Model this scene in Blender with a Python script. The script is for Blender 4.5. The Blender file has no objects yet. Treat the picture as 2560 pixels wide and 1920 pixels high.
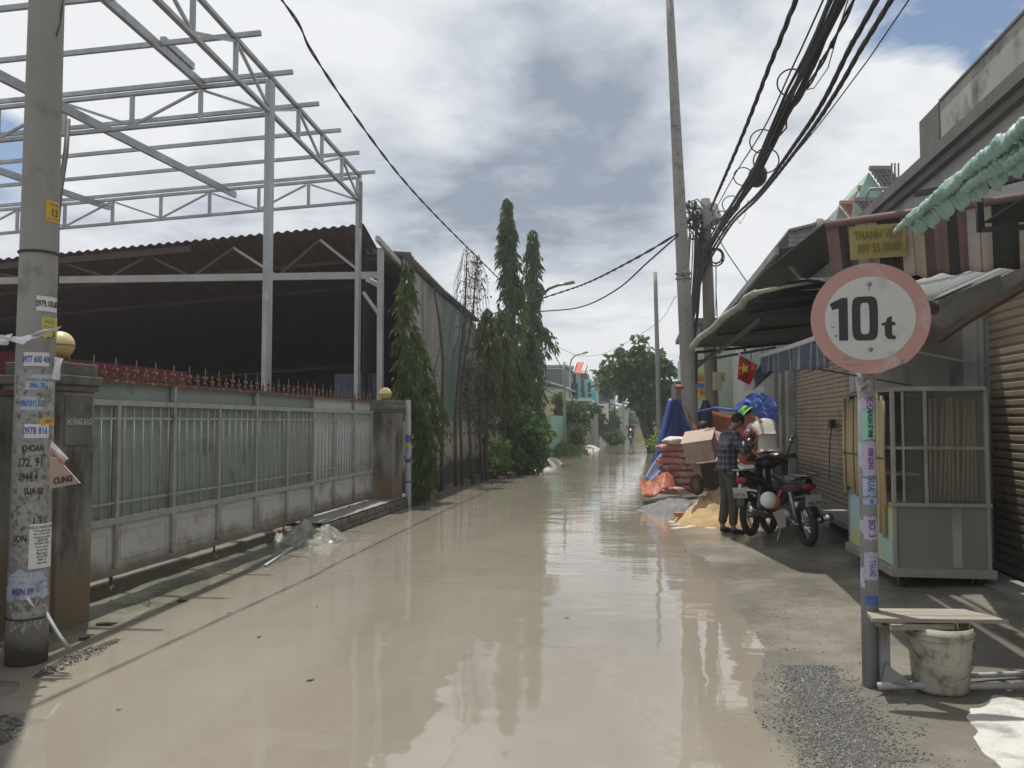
import bpy, bmesh, math, random
from mathutils import Vector, Matrix, noise as NZ
R = math.radians
random.seed(7)
scene = bpy.context.scene
COL = scene.collection

# ---------------------------------------------------------------- camera
FPX = 2070.0                      # focal length in pixels of a 2560 px wide picture
PITCH = math.atan(95 / FPX)
YAW = R(8.5)
cam_d = bpy.data.cameras.new('camera')
cam_d.sensor_width = 36.0
cam_d.lens = 36.0 * FPX / 2560.0
cam_d.clip_start = 0.05
cam_d.clip_end = 3000
cam = bpy.data.objects.new('camera', cam_d)
COL.objects.link(cam)
cam.location = (0, 0, 1.6)
cam.rotation_euler = (R(90) + PITCH, 0, YAW)
scene.camera = cam
CM = cam.rotation_euler.to_matrix()
CO = Vector((0, 0, 1.6))
FWD = Vector((-math.sin(YAW), math.cos(YAW), 0))

def ray(px, py):
    return (CM @ Vector((px - 1280, 960 - py, -FPX))).normalized()
def at(px, py, d):
    r = ray(px, py); return CO + r * (d / r.dot(FWD))
def onx(px, py, X):
    r = ray(px, py); return CO + r * (X / r.x)
def ony(px, py, Y):
    r = ray(px, py); return CO + r * (Y / r.y)
def onz(px, py, z=0.0):
    r = ray(px, py); return CO + r * ((z - 1.6) / r.z)
# frame of the steel shed, turned a little from the road
LU = Vector((-0.065, 0.998, 0)); LV = Vector((-0.998, -0.065, 0)); LO = Vector((-5.0, 10.7, 0))
def LF(u, v, z):
    return LO + LU * u + LV * v + Vector((0, 0, z))

# ---------------------------------------------------------------- sun, sky
SUN = Vector((-0.13, 0.20, 1.0)).normalized()      # towards the sun
EL = math.asin(SUN.z)
AZ = math.atan2(SUN.x, SUN.y)
sd = bpy.data.lights.new('sun', 'SUN'); sd.energy = 4.0; sd.angle = R(0.5); sd.color = (1.0, 0.955, 0.88)
so = bpy.data.objects.new('sun', sd); COL.objects.link(so)
so.rotation_euler = (-SUN).to_track_quat('-Z', 'Y').to_euler()

w = bpy.data.worlds.new('World'); scene.world = w; w.use_nodes = True
nt = w.node_tree; nt.nodes.clear()
def N(t, **k):
    n = nt.nodes.new(t)
    for a, b in k.items(): setattr(n, a, b)
    return n
def math_n(op, a, b=None, clamp=False):
    n = N('ShaderNodeMath', operation=op); n.use_clamp = clamp
    for i, v in enumerate((a, b)):
        if v is None: continue
        if hasattr(v, 'links'): nt.links.new(v, n.inputs[i])
        else: n.inputs[i].default_value = v
    return n.outputs[0]
sky = N('ShaderNodeTexSky', sky_type='NISHITA'); sky.sun_disc = False
sky.sun_elevation = EL; sky.sun_rotation = AZ; sky.air_density = 1.0; sky.dust_density = 1.2
bg_sky = N('ShaderNodeBackground'); bg_sky.inputs[1].default_value = 0.10
nt.links.new(sky.outputs[0], bg_sky.inputs[0])
tc = N('ShaderNodeTexCoord')
sep = N('ShaderNodeSeparateXYZ'); nt.links.new(tc.outputs['Generated'], sep.inputs[0])
zz = math_n('ADD', math_n('MAXIMUM', sep.outputs[2], 0.0), 0.16)
comb = N('ShaderNodeCombineXYZ')
nt.links.new(math_n('DIVIDE', sep.outputs[0], zz), comb.inputs[0])
nt.links.new(math_n('DIVIDE', sep.outputs[1], zz), comb.inputs[1])
def fbm(scale, detail, rough, off, dist=0.0):
    m = N('ShaderNodeMapping'); m.inputs['Location'].default_value = off
    nt.links.new(comb.outputs[0], m.inputs[0])
    n = N('ShaderNodeTexNoise'); n.inputs['Scale'].default_value = scale
    n.inputs['Detail'].default_value = detail; n.inputs['Roughness'].default_value = rough
    n.inputs['Distortion'].default_value = dist
    nt.links.new(m.outputs[0], n.inputs[0]); return n.outputs[0]
def blob(px, py, r_in, r_out, amp):
    c = ray(px, py)
    v = N('ShaderNodeVectorMath', operation='DOT_PRODUCT')
    v.inputs[1].default_value = c
    nrm = N('ShaderNodeVectorMath', operation='NORMALIZE'); nt.links.new(tc.outputs['Generated'], nrm.inputs[0])
    nt.links.new(nrm.outputs[0], v.inputs[0])
    m = N('ShaderNodeMapRange', interpolation_type='SMOOTHSTEP')
    m.inputs[1].default_value = math.cos(R(r_out)); m.inputs[2].default_value = math.cos(R(r_in))
    m.inputs[3].default_value = 0.0; m.inputs[4].default_value = amp
    nt.links.new(v.outputs['Value'], m.inputs[0]); return m.outputs[0]
def total(items):
    s = items[0]
    for i in items[1:]: s = math_n('ADD', s, i)
    return s
n1 = fbm(1.15, 8, 0.56, (3.1, 1.7, 0), 0.35)
n2 = fbm(3.2, 6, 0.6, (8.1, 4.7, 0), 0.2)
n4 = fbm(9, 5, 0.6, (2.1, 3.7, 0), 0.4)
dark = total([math_n('MULTIPLY', math_n('SUBTRACT', n1, 0.5), 3.0), math_n('MULTIPLY', math_n('SUBTRACT', n2, 0.5), 1.5), math_n('MULTIPLY', math_n('SUBTRACT', n4, 0.5), 0.45),
              blob(1230, 120, 0, 7, 0.45), blob(1450, 200, 0, 6, 0.25), blob(1480, 480, 0, 11, 0.50), blob(1100, 400, 0, 8, 0.30), blob(1560, 640, 0, 7, 0.22),
              blob(1750, 500, 1, 6, 0.1), blob(560, 330, 2, 14, 0.15), blob(1000, 600, 2, 9, 0.15), blob(1150, 300, 0, 3.5, -0.2), blob(1750, 90, 0, 5, .25), blob(1330, 330, 0, 4, -.18),
              blob(1480, 880, 1, 6, -0.4), blob(1300, 560, 1, 4, 0.1), blob(1780, 640, 1, 7, -0.35), blob(330, 60, 1, 9, -0.5),
              blob(2350, 300, 1, 8, -0.3), blob(1930, 480, 2, 8, -0.2), blob(1770, 260, 1, 5, -0.35), blob(1650, 820, 1, 6, -0.25),
              blob(820, 620, 2, 7, -0.15), blob(1950, 150, 2, 8, 0.1)])
dark = math_n('MULTIPLY_ADD' if False else 'ADD', math_n('MULTIPLY', dark, 0.80), 0.25, True)
ramp = N('ShaderNodeValToRGB')
e = ramp.color_ramp.elements
e[0].position = 0.0; e[0].color = (0.80, 0.815, 0.835, 1)
e[1].position = 1.0; e[1].color = (0.275, 0.32, 0.395, 1)
x = e.new(0.35); x.color = (0.66, 0.69, 0.735, 1)
x = e.new(0.68); x.color = (0.455, 0.50, 0.57, 1)
nt.links.new(dark, ramp.inputs[0])
bg_cl = N('ShaderNodeBackground'); bg_cl.inputs[1].default_value = 1.0
nt.links.new(ramp.outputs[0], bg_cl.inputs[0])
n3 = fbm(1.9, 8, 0.58, (1.2, 9.3, 0), 0.4)
hole = total([math_n('MULTIPLY', math_n('SUBTRACT', n3, 0.5), 4.0), blob(2400, 60, 0, 8, .85), blob(20, 420, 0, 5, 1.5), blob(2230, 170, 0.5, 3, 0.3),
              blob(2260, 290, 0.5, 5, -1.4), blob(500, 520, 2, 14, -.8), blob(100, 620, 1, 6, -.5), blob(700, 100, 4, 20, -.8)])
hole = math_n('MULTIPLY', math_n('SUBTRACT', hole, 0.55), 1.6, True)
mix = N('ShaderNodeMixShader'); nt.links.new(hole, mix.inputs[0])
nt.links.new(bg_cl.outputs[0], mix.inputs[1]); nt.links.new(bg_sky.outputs[0], mix.inputs[2])
wo = N('ShaderNodeOutputWorld'); nt.links.new(mix.outputs[0], wo.inputs[0])
scene.view_settings.view_transform = 'Standard'; scene.view_settings.look = 'None'
scene.view_settings.exposure = 0.12; scene.view_settings.gamma = 1.0
scene.view_settings.use_curve_mapping = False

# ---------------------------------------------------------------- materials
def pm(name, c1, c2=None, scale=4.0, rough=0.8, bump=0.0, metal=0.0, stretch=(1, 1, 1), dirt=None, dirt_scale=1.5,
       dirt_amt=0.5, dirt_stretch=(1, 1, 1), bscale=None, rvar=0.0, spec=0.4, alpha=1.0, trans=0.0, coat=0.0, low=None):
    m = bpy.data.materials.new(name); m.use_nodes = True
    t = m.node_tree; nd = t.nodes; lk = t.links
    b = nd['Principled BSDF']; out = nd['Material Output']
    b.inputs['Roughness'].default_value = rough; b.inputs['Metallic'].default_value = metal
    b.inputs['Specular IOR Level'].default_value = spec
    b.inputs['Coat Weight'].default_value = coat
    tcn = nd.new('ShaderNodeTexCoord')
    def noise_n(sc, st, det=5, off=0.0):
        mp = nd.new('ShaderNodeMapping'); mp.inputs['Scale'].default_value = st; mp.inputs['Location'].default_value = (off, off * .7, off * .3)
        lk.new(tcn.outputs['Object'], mp.inputs[0])
        n = nd.new('ShaderNodeTexNoise'); n.inputs['Scale'].default_value = sc; n.inputs['Detail'].default_value = det
        n.inputs['Roughness'].default_value = 0.62
        lk.new(mp.outputs[0], n.inputs[0]); return n.outputs[0]
    def ramp_n(f, a, c):
        r = nd.new('ShaderNodeMapRange'); r.inputs[1].default_value = a; r.inputs[2].default_value = c
        lk.new(f, r.inputs[0]); return r.outputs[0]
    def mixc(f, a, c):
        x = nd.new('ShaderNodeMix'); x.data_type = 'RGBA'
        lk.new(f, x.inputs[0])
        for i, v in ((6, a), (7, c)):
            if hasattr(v, 'links'): lk.new(v, x.inputs[i])
            else: x.inputs[i].default_value = (*v, 1)
        return x.outputs[2]
    if c2 is None: c2 = tuple(v * 0.75 for v in c1)
    nf = noise_n(scale, stretch)
    col = mixc(ramp_n(nf, 0.3, 0.7), c1, c2)
    if dirt is not None:
        df = noise_n(dirt_scale, dirt_stretch, 7, 5.3)
        f = ramp_n(df, 0.62 - 0.3 * dirt_amt, 0.72 - 0.15 * dirt_amt)
        col = mixc(f, col, dirt)
    if low is not None:              # (colour, top height): a tide mark of dirt from splashes at the foot
        s = nd.new('ShaderNodeSeparateXYZ'); lk.new(tcn.outputs['Object'], s.inputs[0])
        wv = noise_n(3.0, (1, 1, 0.5), 5, 2.2)
        ad = nd.new('ShaderNodeMath'); ad.operation = 'MULTIPLY_ADD'; lk.new(wv, ad.inputs[0])
        ad.inputs[1].default_value = -low[1] * 1.4; lk.new(s.outputs[2], ad.inputs[2])
        f = nd.new('ShaderNodeMapRange'); f.inputs[1].default_value = low[1] * 0.5; f.inputs[2].default_value = low[1] * 0.1
        lk.new(ad.outputs[0], f.inputs[0]); col = mixc(f.outputs[0], col, low[0])
    lk.new(col, b.inputs['Base Color'])
    if rvar:
        rr = nd.new('ShaderNodeMapRange'); rr.inputs[1].default_value = .35; rr.inputs[2].default_value = .65
        rr.inputs[3].default_value = max(0.02, rough - rvar); rr.inputs[4].default_value = min(1, rough + rvar)
        lk.new(noise_n(scale * 0.7, stretch, 4, 3.1), rr.inputs[0]); lk.new(rr.outputs[0], b.inputs['Roughness'])
    if bump:
        bn = nd.new('ShaderNodeBump'); bn.inputs['Strength'].default_value = min(1, bump); bn.inputs['Distance'].default_value = 0.02
        lk.new(noise_n(bscale or scale * 4, stretch, 6, 1.1), bn.inputs['Height']); lk.new(bn.outputs[0], b.inputs['Normal'])
    if trans:
        tr = nd.new('ShaderNodeBsdfTranslucent'); lk.new(col, tr.inputs[0])
        mx = nd.new('ShaderNodeMixShader'); mx.inputs[0].default_value = trans
        lk.new(b.outputs[0], mx.inputs[1]); lk.new(tr.outputs[0], mx.inputs[2]); lk.new(mx.outputs[0], out.inputs[0])
    return m
def flat(name, c, rough=0.6, metal=0.0):
    return pm(name, c, tuple(v * 0.85 for v in c), 12, rough, 0, metal)

M = {}
M['concrete'] = pm('concrete', (0.27, 0.26, 0.24), (0.20, 0.195, 0.18), 2.5, 0.85, 0.35, dirt=(0.10, 0.095, 0.085), dirt_scale=2, dirt_amt=0.3, bscale=40)
M['pole_concrete'] = pm('pole_concrete', (0.30, 0.295, 0.275), (0.21, 0.205, 0.19), 1.6, 0.88, 0.35, stretch=(1, 1, 0.35), dirt=(0.13, 0.125, 0.115), dirt_scale=2.2, dirt_amt=0.25, bscale=30, low=((0.10, 0.09, 0.075), 0.2))
M['old_pole'] = pm('old_pole', (0.20, 0.175, 0.145), (0.13, 0.115, 0.10), 2.0, 0.9, 0.4, stretch=(1, 1, 0.3), bscale=30)
M['pillar'] = pm('pillar_plaster', (0.25, 0.235, 0.20), (0.15, 0.145, 0.13), 2.2, 0.9, 0.4, dirt=(0.055, 0.05, 0.045), dirt_scale=2.4, dirt_amt=0.55, dirt_stretch=(1, 1, .5), bscale=30, low=((0.16, 0.12, 0.075), 0.7))
M['pillar_dark'] = pm('pillar_cap', (0.075, 0.072, 0.066), (0.16, 0.155, 0.14), 3.5, 0.95, 0.4, bscale=30)
M['base_wall'] = pm('base_wall', (0.50, 0.455, 0.385), (0.38, 0.345, 0.29), 1.2, 0.92, 0.3, dirt=(0.13, 0.12, 0.10), dirt_scale=0.9, dirt_amt=0.4, dirt_stretch=(1, 1, .6), bscale=20, low=((0.08, 0.075, 0.06), 0.6))
M['galv'] = pm('galvanised_steel', (0.38, 0.395, 0.41), (0.26, 0.275, 0.29), 5.0, 0.45, 0.0, metal=0.4, dirt=(0.45, 0.45, 0.44), dirt_scale=6, dirt_amt=.15, stretch=(1, 1, .3), rvar=.12)
M['galv_old'] = pm('painted_grey_steel', (0.28, 0.29, 0.30), (0.20, 0.20, 0.21), 3.0, 0.6, 0.0, metal=0.2, dirt=(0.16, 0.10, 0.07), dirt_amt=.15)
M['shed_white'] = pm('shed_beam_paint', (0.44, 0.43, 0.42), (0.33, 0.32, 0.31), 3.0, 0.6)
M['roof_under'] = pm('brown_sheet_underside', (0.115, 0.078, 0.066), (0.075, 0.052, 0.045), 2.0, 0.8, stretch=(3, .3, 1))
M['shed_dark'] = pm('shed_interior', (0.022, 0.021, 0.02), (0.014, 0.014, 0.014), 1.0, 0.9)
M['cladding_grey'] = pm('cladding_grey', (0.30, 0.285, 0.26), (0.22, 0.21, 0.195), 0.8, 0.7, stretch=(1, 1, .25), dirt=(0.13, 0.12, 0.10), dirt_scale=1.2, dirt_amt=.35, dirt_stretch=(1, 2, .2))
M['cladding_green'] = pm('cladding_green', (0.19, 0.27, 0.235), (0.14, 0.20, 0.175), 0.9, 0.7, stretch=(1, 1, .25), dirt=(0.13, 0.14, 0.12), dirt_amt=.3, dirt_stretch=(1, 2, .2))
M['blue_roof'] = pm('blue_roof', (0.16, 0.28, 0.44), (0.13, 0.22, 0.36), 1.5, 0.5)
M['gate_frame'] = pm('gate_frame_paint', (0.33, 0.335, 0.31), (0.245, 0.255, 0.24), 4, 0.6, 0.1, dirt=(0.19, 0.115, 0.065), dirt_scale=5, dirt_amt=.14, dirt_stretch=(1, 1, .35), low=((0.17, 0.145, 0.11), 0.35))
M['gate_sheet'] = pm('gate_green_sheet', (0.24, 0.29, 0.26), (0.195, 0.24, 0.215), 1.6, 0.65, 0.05, dirt=(0.13, 0.16, 0.14), dirt_scale=2.5, dirt_amt=.2)
M['gate_sheet_b'] = pm('gate_pale_sheet', (0.48, 0.51, 0.52), (0.42, 0.45, 0.47), 1.6, 0.6, 0.05)
M['gate_panel'] = pm('gate_lower_panel', (0.47, 0.475, 0.46), (0.39, 0.39, 0.38), 1.4, 0.6, 0.05, dirt=(0.27, 0.24, 0.20), dirt_scale=2.6, dirt_amt=.3, low=((0.24, 0.215, 0.175), 0.36))
M['rust'] = pm('rusty_iron', (0.15, 0.065, 0.04), (0.085, 0.04, 0.03), 12, 0.7, 0.2, dirt=(0.36, 0.29, 0.22), dirt_scale=14, dirt_amt=.25)
M['tip'] = pm('spear_tip_steel', (0.42, 0.37, 0.30), (0.3, 0.25, 0.2), 12, 0.5, metal=.5)
M['red_trim'] = pm('red_trim', (0.16, 0.02, 0.03), (0.10, 0.02, 0.025), 5, 0.6)
M['globe'] = pm('globe_lamp_cover', (0.62, 0.50, 0.26), (0.55, 0.44, 0.22), 4, 0.35, spec=.5)
M['globe_low'] = pm('globe_lamp_lower_half', (0.50, 0.37, 0.15), (0.44, 0.32, 0.13), 4, 0.4)
M['black'] = pm('black_plastic', (0.018, 0.018, 0.02), (0.012, 0.012, 0.013), 6, 0.35, spec=.5)
M['rubber'] = pm('tyre_rubber', (0.025, 0.024, 0.023), (0.04, 0.036, 0.03), 8, 0.85)
M['cable'] = pm('cable_rubber', (0.03, 0.03, 0.032), (0.045, 0.045, 0.045), 4, 0.7)
M['chrome'] = pm('chrome', (0.7, 0.7, 0.7), (0.6, 0.6, 0.6), 4, 0.18, metal=1)
M['steel'] = pm('dull_steel', (0.34, 0.34, 0.34), (0.25, 0.25, 0.25), 8, 0.45, metal=.8)
M['mirror'] = pm('mirror_glass', (0.9, 0.92, 0.95), (0.9, 0.92, 0.95), 1, 0.08, metal=1)
M['white_plastic'] = pm('white_plastic', (0.70, 0.70, 0.68), (0.64, 0.64, 0.62), 3, 0.35)
M['red_plastic'] = pm('red_plastic', (0.40, 0.02, 0.03), (0.32, 0.02, 0.02), 3, 0.3)
M['orange_plastic'] = pm('orange_plastic', (0.60, 0.14, 0.04), (0.5, 0.12, 0.04), 3, 0.45)
M['plate'] = pm('number_plate', (0.45, 0.45, 0.44), (0.36, 0.36, 0.35), 8, 0.5)
M['ink'] = pm('black_ink', (0.03, 0.03, 0.032), (0.045, 0.045, 0.045), 20, 0.7)
M['ink_blue'] = pm('blue_ink', (0.05, 0.11, 0.34), (0.09, 0.16, 0.40), 30, 0.8)
M['ink_purple'] = pm('purple_ink', (0.10, 0.06, 0.24), (0.13, 0.08, 0.28), 30, 0.8)
M['ink_red'] = pm('red_ink', (0.40, 0.06, 0.04), (0.3, 0.06, 0.04), 30, 0.8)
M['paper'] = pm('weathered_paper', (0.50, 0.49, 0.47), (0.40, 0.39, 0.37), 9, 0.9, dirt=(0.22, 0.21, 0.2), dirt_scale=12, dirt_amt=.3)
M['paper_white'] = pm('white_paper', (0.66, 0.65, 0.66), (0.6, 0.6, 0.6), 9, 0.9)
M['paper_blue'] = pm('pale_blue_sticker', (0.33, 0.42, 0.58), (0.42, 0.46, 0.52), 12, 0.8, dirt=(0.25, 0.25, 0.26), dirt_scale=16, dirt_amt=.35)
M['paper_lilac'] = pm('lilac_sticker', (0.45, 0.38, 0.50), (0.40, 0.36, 0.44), 12, 0.8)
M['paper_mint'] = pm('mint_sticker', (0.25, 0.52, 0.40), (0.30, 0.50, 0.42), 12, 0.8)
M['paper_yellow'] = pm('yellow_sticker', (0.50, 0.46, 0.10), (0.42, 0.40, 0.12), 12, 0.8)
M['tag_orange'] = pm('orange_tag', (0.62, 0.36, 0.04), (0.52, 0.30, 0.05), 12, 0.6)
M['remnant'] = pm('torn_poster_remains', (0.38, 0.375, 0.36), (0.24, 0.235, 0.22), 18, 0.9, 0.2, dirt=(0.09, 0.09, 0.09), dirt_scale=22, dirt_amt=.45)
M['sign_white'] = pm('sign_white', (0.56, 0.57, 0.54), (0.50, 0.51, 0.48), 3, 0.5, dirt=(0.42, 0.42, 0.38), dirt_scale=6, dirt_amt=.2)
M['sign_red'] = pm('faded_red', (0.47, 0.24, 0.21), (0.44, 0.28, 0.255), 5, 0.5, dirt=(0.50, 0.39, 0.36), dirt_scale=6, dirt_amt=.25)
M['shop_wall'] = pm('shop_wall', (0.40, 0.40, 0.385), (0.34, 0.34, 0.33), 1.2, 0.85, 0.15, dirt=(0.22, 0.22, 0.21), dirt_scale=1.0, dirt_amt=.3, bscale=30)
M['shop_trim'] = pm('shop_trim', (0.20, 0.195, 0.185), (0.14, 0.135, 0.13), 2, 0.85, 0.2, bscale=20)
M['parapet'] = pm('parapet', (0.48, 0.47, 0.44), (0.36, 0.35, 0.33), 1.0, 0.85, 0.1, dirt=(0.09, 0.085, 0.08), dirt_scale=1.3, dirt_amt=.4, dirt_stretch=(1, 1.2, 1))
M['shutter'] = pm('shutter_cream', (0.36, 0.30, 0.215), (0.28, 0.23, 0.165), 2.0, 0.55, stretch=(1, 1, 3), dirt=(0.18, 0.15, 0.11), dirt_scale=1.6, dirt_amt=.3, low=((0.15, 0.13, 0.10), .7))
M['shutter_b'] = pm('shutter_brown', (0.38, 0.30, 0.215), (0.30, 0.235, 0.17), 2.0, 0.55, stretch=(1, 1, 3), dirt=(0.2, 0.16, 0.12), dirt_scale=1.6, dirt_amt=.25, low=((0.16, 0.14, 0.11), .7))
M['alu'] = pm('cart_aluminium', (0.42, 0.41, 0.38), (0.34, 0.33, 0.31), 5, 0.45, metal=.5, dirt=(0.22, .2, .17), dirt_amt=.2)
M['cart_panel'] = pm('cart_panel', (0.26, 0.255, 0.235), (0.20, 0.195, 0.18), 2, 0.6, metal=0.1, dirt=(0.2, .18, .15), dirt_amt=.3)
M['wood'] = pm('weathered_wood', (0.36, 0.33, 0.28), (0.22, 0.20, 0.17), 6, 0.85, 0.3, stretch=(.3, 4, 4), bscale=20)
M['bucket'] = pm('dirty_bucket', (0.46, 0.43, 0.35), (0.38, 0.355, 0.29), 6, 0.55, 0.1, dirt=(0.17, 0.15, 0.115), dirt_scale=9, dirt_amt=.45)
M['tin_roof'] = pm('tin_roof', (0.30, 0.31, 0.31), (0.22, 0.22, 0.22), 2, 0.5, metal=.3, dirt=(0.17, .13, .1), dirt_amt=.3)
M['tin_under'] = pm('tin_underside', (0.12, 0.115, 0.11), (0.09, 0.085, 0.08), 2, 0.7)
M['clear_sheet'] = pm('pale_roof_sheet', (0.70, 0.72, 0.72), (0.62, 0.63, 0.64), 2, 0.4, trans=.6)
M['brown_trim'] = pm('brown_trim', (0.10, 0.06, 0.045), (0.075, 0.05, 0.04), 2, 0.7)
M['mint'] = pm('mint_fabric', (0.33, 0.49, 0.43), (0.24, 0.38, 0.33), 8, 0.35, trans=.15, coat=.3)
M['dark_canvas'] = pm('dark_canvas', (0.035, 0.042, 0.042), (0.025, 0.03, 0.03), 3, 0.7)
M['canopy_green'] = pm('old_green_canvas', (0.36, 0.40, 0.31), (0.24, 0.28, 0.22), 5, 0.8, 0.2, dirt=(0.11, .12, .1), dirt_amt=.4)
M['blue_tarp'] = pm('blue_tarp', (0.06, 0.12, 0.40), (0.045, 0.085, 0.29), 3, 0.42, 0.15, trans=.12, bscale=10)
M['orange_tarp'] = pm('orange_tarp', (0.42, 0.14, 0.075), (0.28, 0.085, 0.05), 3, 0.5, 0.15, trans=.1, bscale=10)
M['orange_shaded'] = pm('shaded_orange_tarp', (0.26, 0.07, 0.04), (0.16, 0.045, 0.03), 3, 0.6, 0.15, bscale=10)  # orange tarp with its shade put into the colour
M['bag_pink'] = pm('cement_bag_pink', (0.50, 0.24, 0.20), (0.38, 0.17, 0.145), 7, 0.75, 0.4, dirt=(0.5, .42, .37), dirt_scale=5, dirt_amt=.4)
M['bag_white'] = pm('cement_bag_white', (0.62, 0.58, 0.53), (0.52, 0.48, 0.44), 4, 0.7, 0.2, dirt=(0.6, .22, .18), dirt_scale=3, dirt_amt=.2)
M['card'] = pm('cardboard', (0.42, 0.325, 0.27), (0.34, 0.26, 0.215), 3, 0.8, dirt=(0.30, 0.22, 0.17), dirt_scale=2.5, dirt_amt=.3)
M['sand'] = pm('building_sand', (0.52, 0.37, 0.20), (0.40, 0.27, 0.14), 14, 0.95, 0.5, bscale=50)
M['grey_mix'] = pm('wet_mortar', (0.17, 0.165, 0.155), (0.11, 0.105, 0.10), 6, 0.55, 0.5, bscale=25, rvar=.25)
M['gravel'] = pm('gravel_stone', (0.16, 0.158, 0.15), (0.08, 0.079, 0.077), 60, 0.55, 0.1, rvar=.25)
M['stone'] = pm('wet_stone', (0.115, 0.10, 0.085), (0.06, 0.053, 0.047), 14, 0.4, 0.2, rvar=.2)
M['brick'] = pm('muddy_brick', (0.17, 0.15, 0.12), (0.11, 0.10, 0.085), 7, 0.8, 0.4)
M['skin'] = pm('skin', (0.33, 0.19, 0.13), (0.29, 0.165, 0.11), 6, 0.55)
M['hair'] = pm('hair', (0.012, 0.011, 0.011), (0.02, 0.018, 0.017), 20, 0.6)
M['white_shirt'] = pm('white_shirt', (0.58, 0.54, 0.50), (0.50, 0.46, 0.43), 5, 0.9, 0.2)
M['dark_trousers'] = pm('dark_trousers', (0.045, 0.045, 0.05), (0.03, 0.03, 0.033), 5, 0.9, 0.2)
M['olive_trousers'] = pm('olive_trousers', (0.085, 0.08, 0.06), (0.06, 0.056, 0.045), 5, 0.9, 0.2)
M['green_hat'] = pm('green_hat', (0.13, 0.42, 0.10), (0.10, 0.34, 0.08), 6, 0.8)
M['glass'] = pm('window_glass', (0.05, 0.07, 0.075), (0.04, 0.05, 0.055), 2, 0.12, spec=.6)
M['glass_green'] = pm('green_window_glass', (0.10, 0.17, 0.14), (0.08, 0.14, 0.115), 2, 0.2, spec=.6)
M['bark'] = pm('bark', (0.085, 0.07, 0.055), (0.05, 0.042, 0.034), 8, 0.9, 0.3, stretch=(1, 1, .4))
M['vine_wood'] = pm('dry_stem', (0.10, 0.085, 0.07), (0.065, 0.055, 0.045), 8, 0.9)
M['bamboo'] = pm('bamboo', (0.50, 0.40, 0.24), (0.40, 0.31, 0.18), 4, 0.6, stretch=(4, 4, .6))
M['house_grey'] = pm('house_grey_plaster', (0.30, 0.30, 0.29), (0.23, 0.23, 0.225), 1, 0.9)
M['house_white'] = pm('house_white_plaster', (0.58, 0.60, 0.62), (0.50, 0.52, 0.54), 1, 0.85)
M['house_green'] = pm('house_green_plaster', (0.38, 0.45, 0.36), (0.32, 0.39, 0.31), 1, 0.85)
M['house_mint'] = pm('house_mint_plaster', (0.30, 0.50, 0.40), (0.26, 0.44, 0.35), 1, 0.85)
M['house_teal'] = pm('house_turquoise_paint', (0.18, 0.50, 0.52), (0.15, 0.43, 0.46), 1, 0.8)
M['house_yellow'] = pm('house_yellow_plaster', (0.50, 0.44, 0.24), (0.44, 0.38, 0.2), 1, 0.85, dirt=(.3, .28, .2))
M['mint_roof'] = pm('mint_roof_sheet', (0.42, 0.66, 0.56), (0.38, 0.6, 0.5), 1, 0.5)
M['red_roof'] = pm('red_roof_tiles', (0.48, 0.12, 0.08), (0.40, 0.10, 0.07), 6, 0.7)
M['terra'] = pm('faded_terracotta', (0.46, 0.22, 0.15), (0.36, 0.17, 0.12), 6, 0.8)
M['dark_tile'] = pm('dark_grey_tiles', (0.10, 0.095, 0.09), (0.07, 0.065, 0.065), 6, 0.35, spec=.6)
M['brown_wall'] = pm('brown_wall', (0.22, 0.16, 0.115), (0.17, 0.125, 0.09), 2, 0.85)
M['meter_box'] = pm('meter_box', (0.50, 0.42, 0.27), (0.42, 0.35, 0.23), 3, 0.5)
M['mud'] = pm('mud_heap', (0.46, 0.42, 0.36), (0.32, 0.29, 0.25), 5, 0.7, 0.5, bscale=20)

def leafmat(name, a, b, c, sc=1.6):
    m = pm(name, a, b, sc, 0.5, 0, dirt=c, dirt_scale=sc * 2.2, dirt_amt=.4, trans=.32, spec=.35); return m
M['leaf_ashoka'] = leafmat('ashoka_leaves', (0.085, 0.13, 0.028), (0.045, 0.08, 0.02), (0.16, 0.19, 0.035))
M['leaf_ashoka_b'] = leafmat('tall_ashoka_leaves', (0.085, 0.135, 0.035), (0.05, 0.088, 0.026), (0.14, 0.185, 0.05), .8)
M['leaf_yellow'] = leafmat('yellowing_leaves', (0.085, 0.115, 0.03), (0.055, 0.08, 0.024), (0.20, 0.18, 0.035), 1.6)
M['leaf_bush'] = leafmat('bush_leaves', (0.10, 0.19, 0.045), (0.06, 0.12, 0.03), (0.16, 0.26, 0.06), 1.4)
M['leaf_broad'] = leafmat('broad_leaves', (0.105, 0.19, 0.06), (0.055, 0.11, 0.04), (0.17, 0.26, 0.08), .7)
M['leaf_far'] = leafmat('far_leaves', (0.075, 0.13, 0.035), (0.04, 0.08, 0.025), (0.15, 0.20, 0.04), .5)
M['leaf_dry'] = leafmat('dry_vine_leaves', (0.11, 0.095, 0.06), (0.07, 0.075, 0.035), (0.15, 0.13, 0.08), 2)
M['leaf_lime'] = leafmat('lime_leaves', (0.26, 0.36, 0.04), (0.2, 0.3, 0.04), (0.3, 0.4, 0.05), 2)

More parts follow.
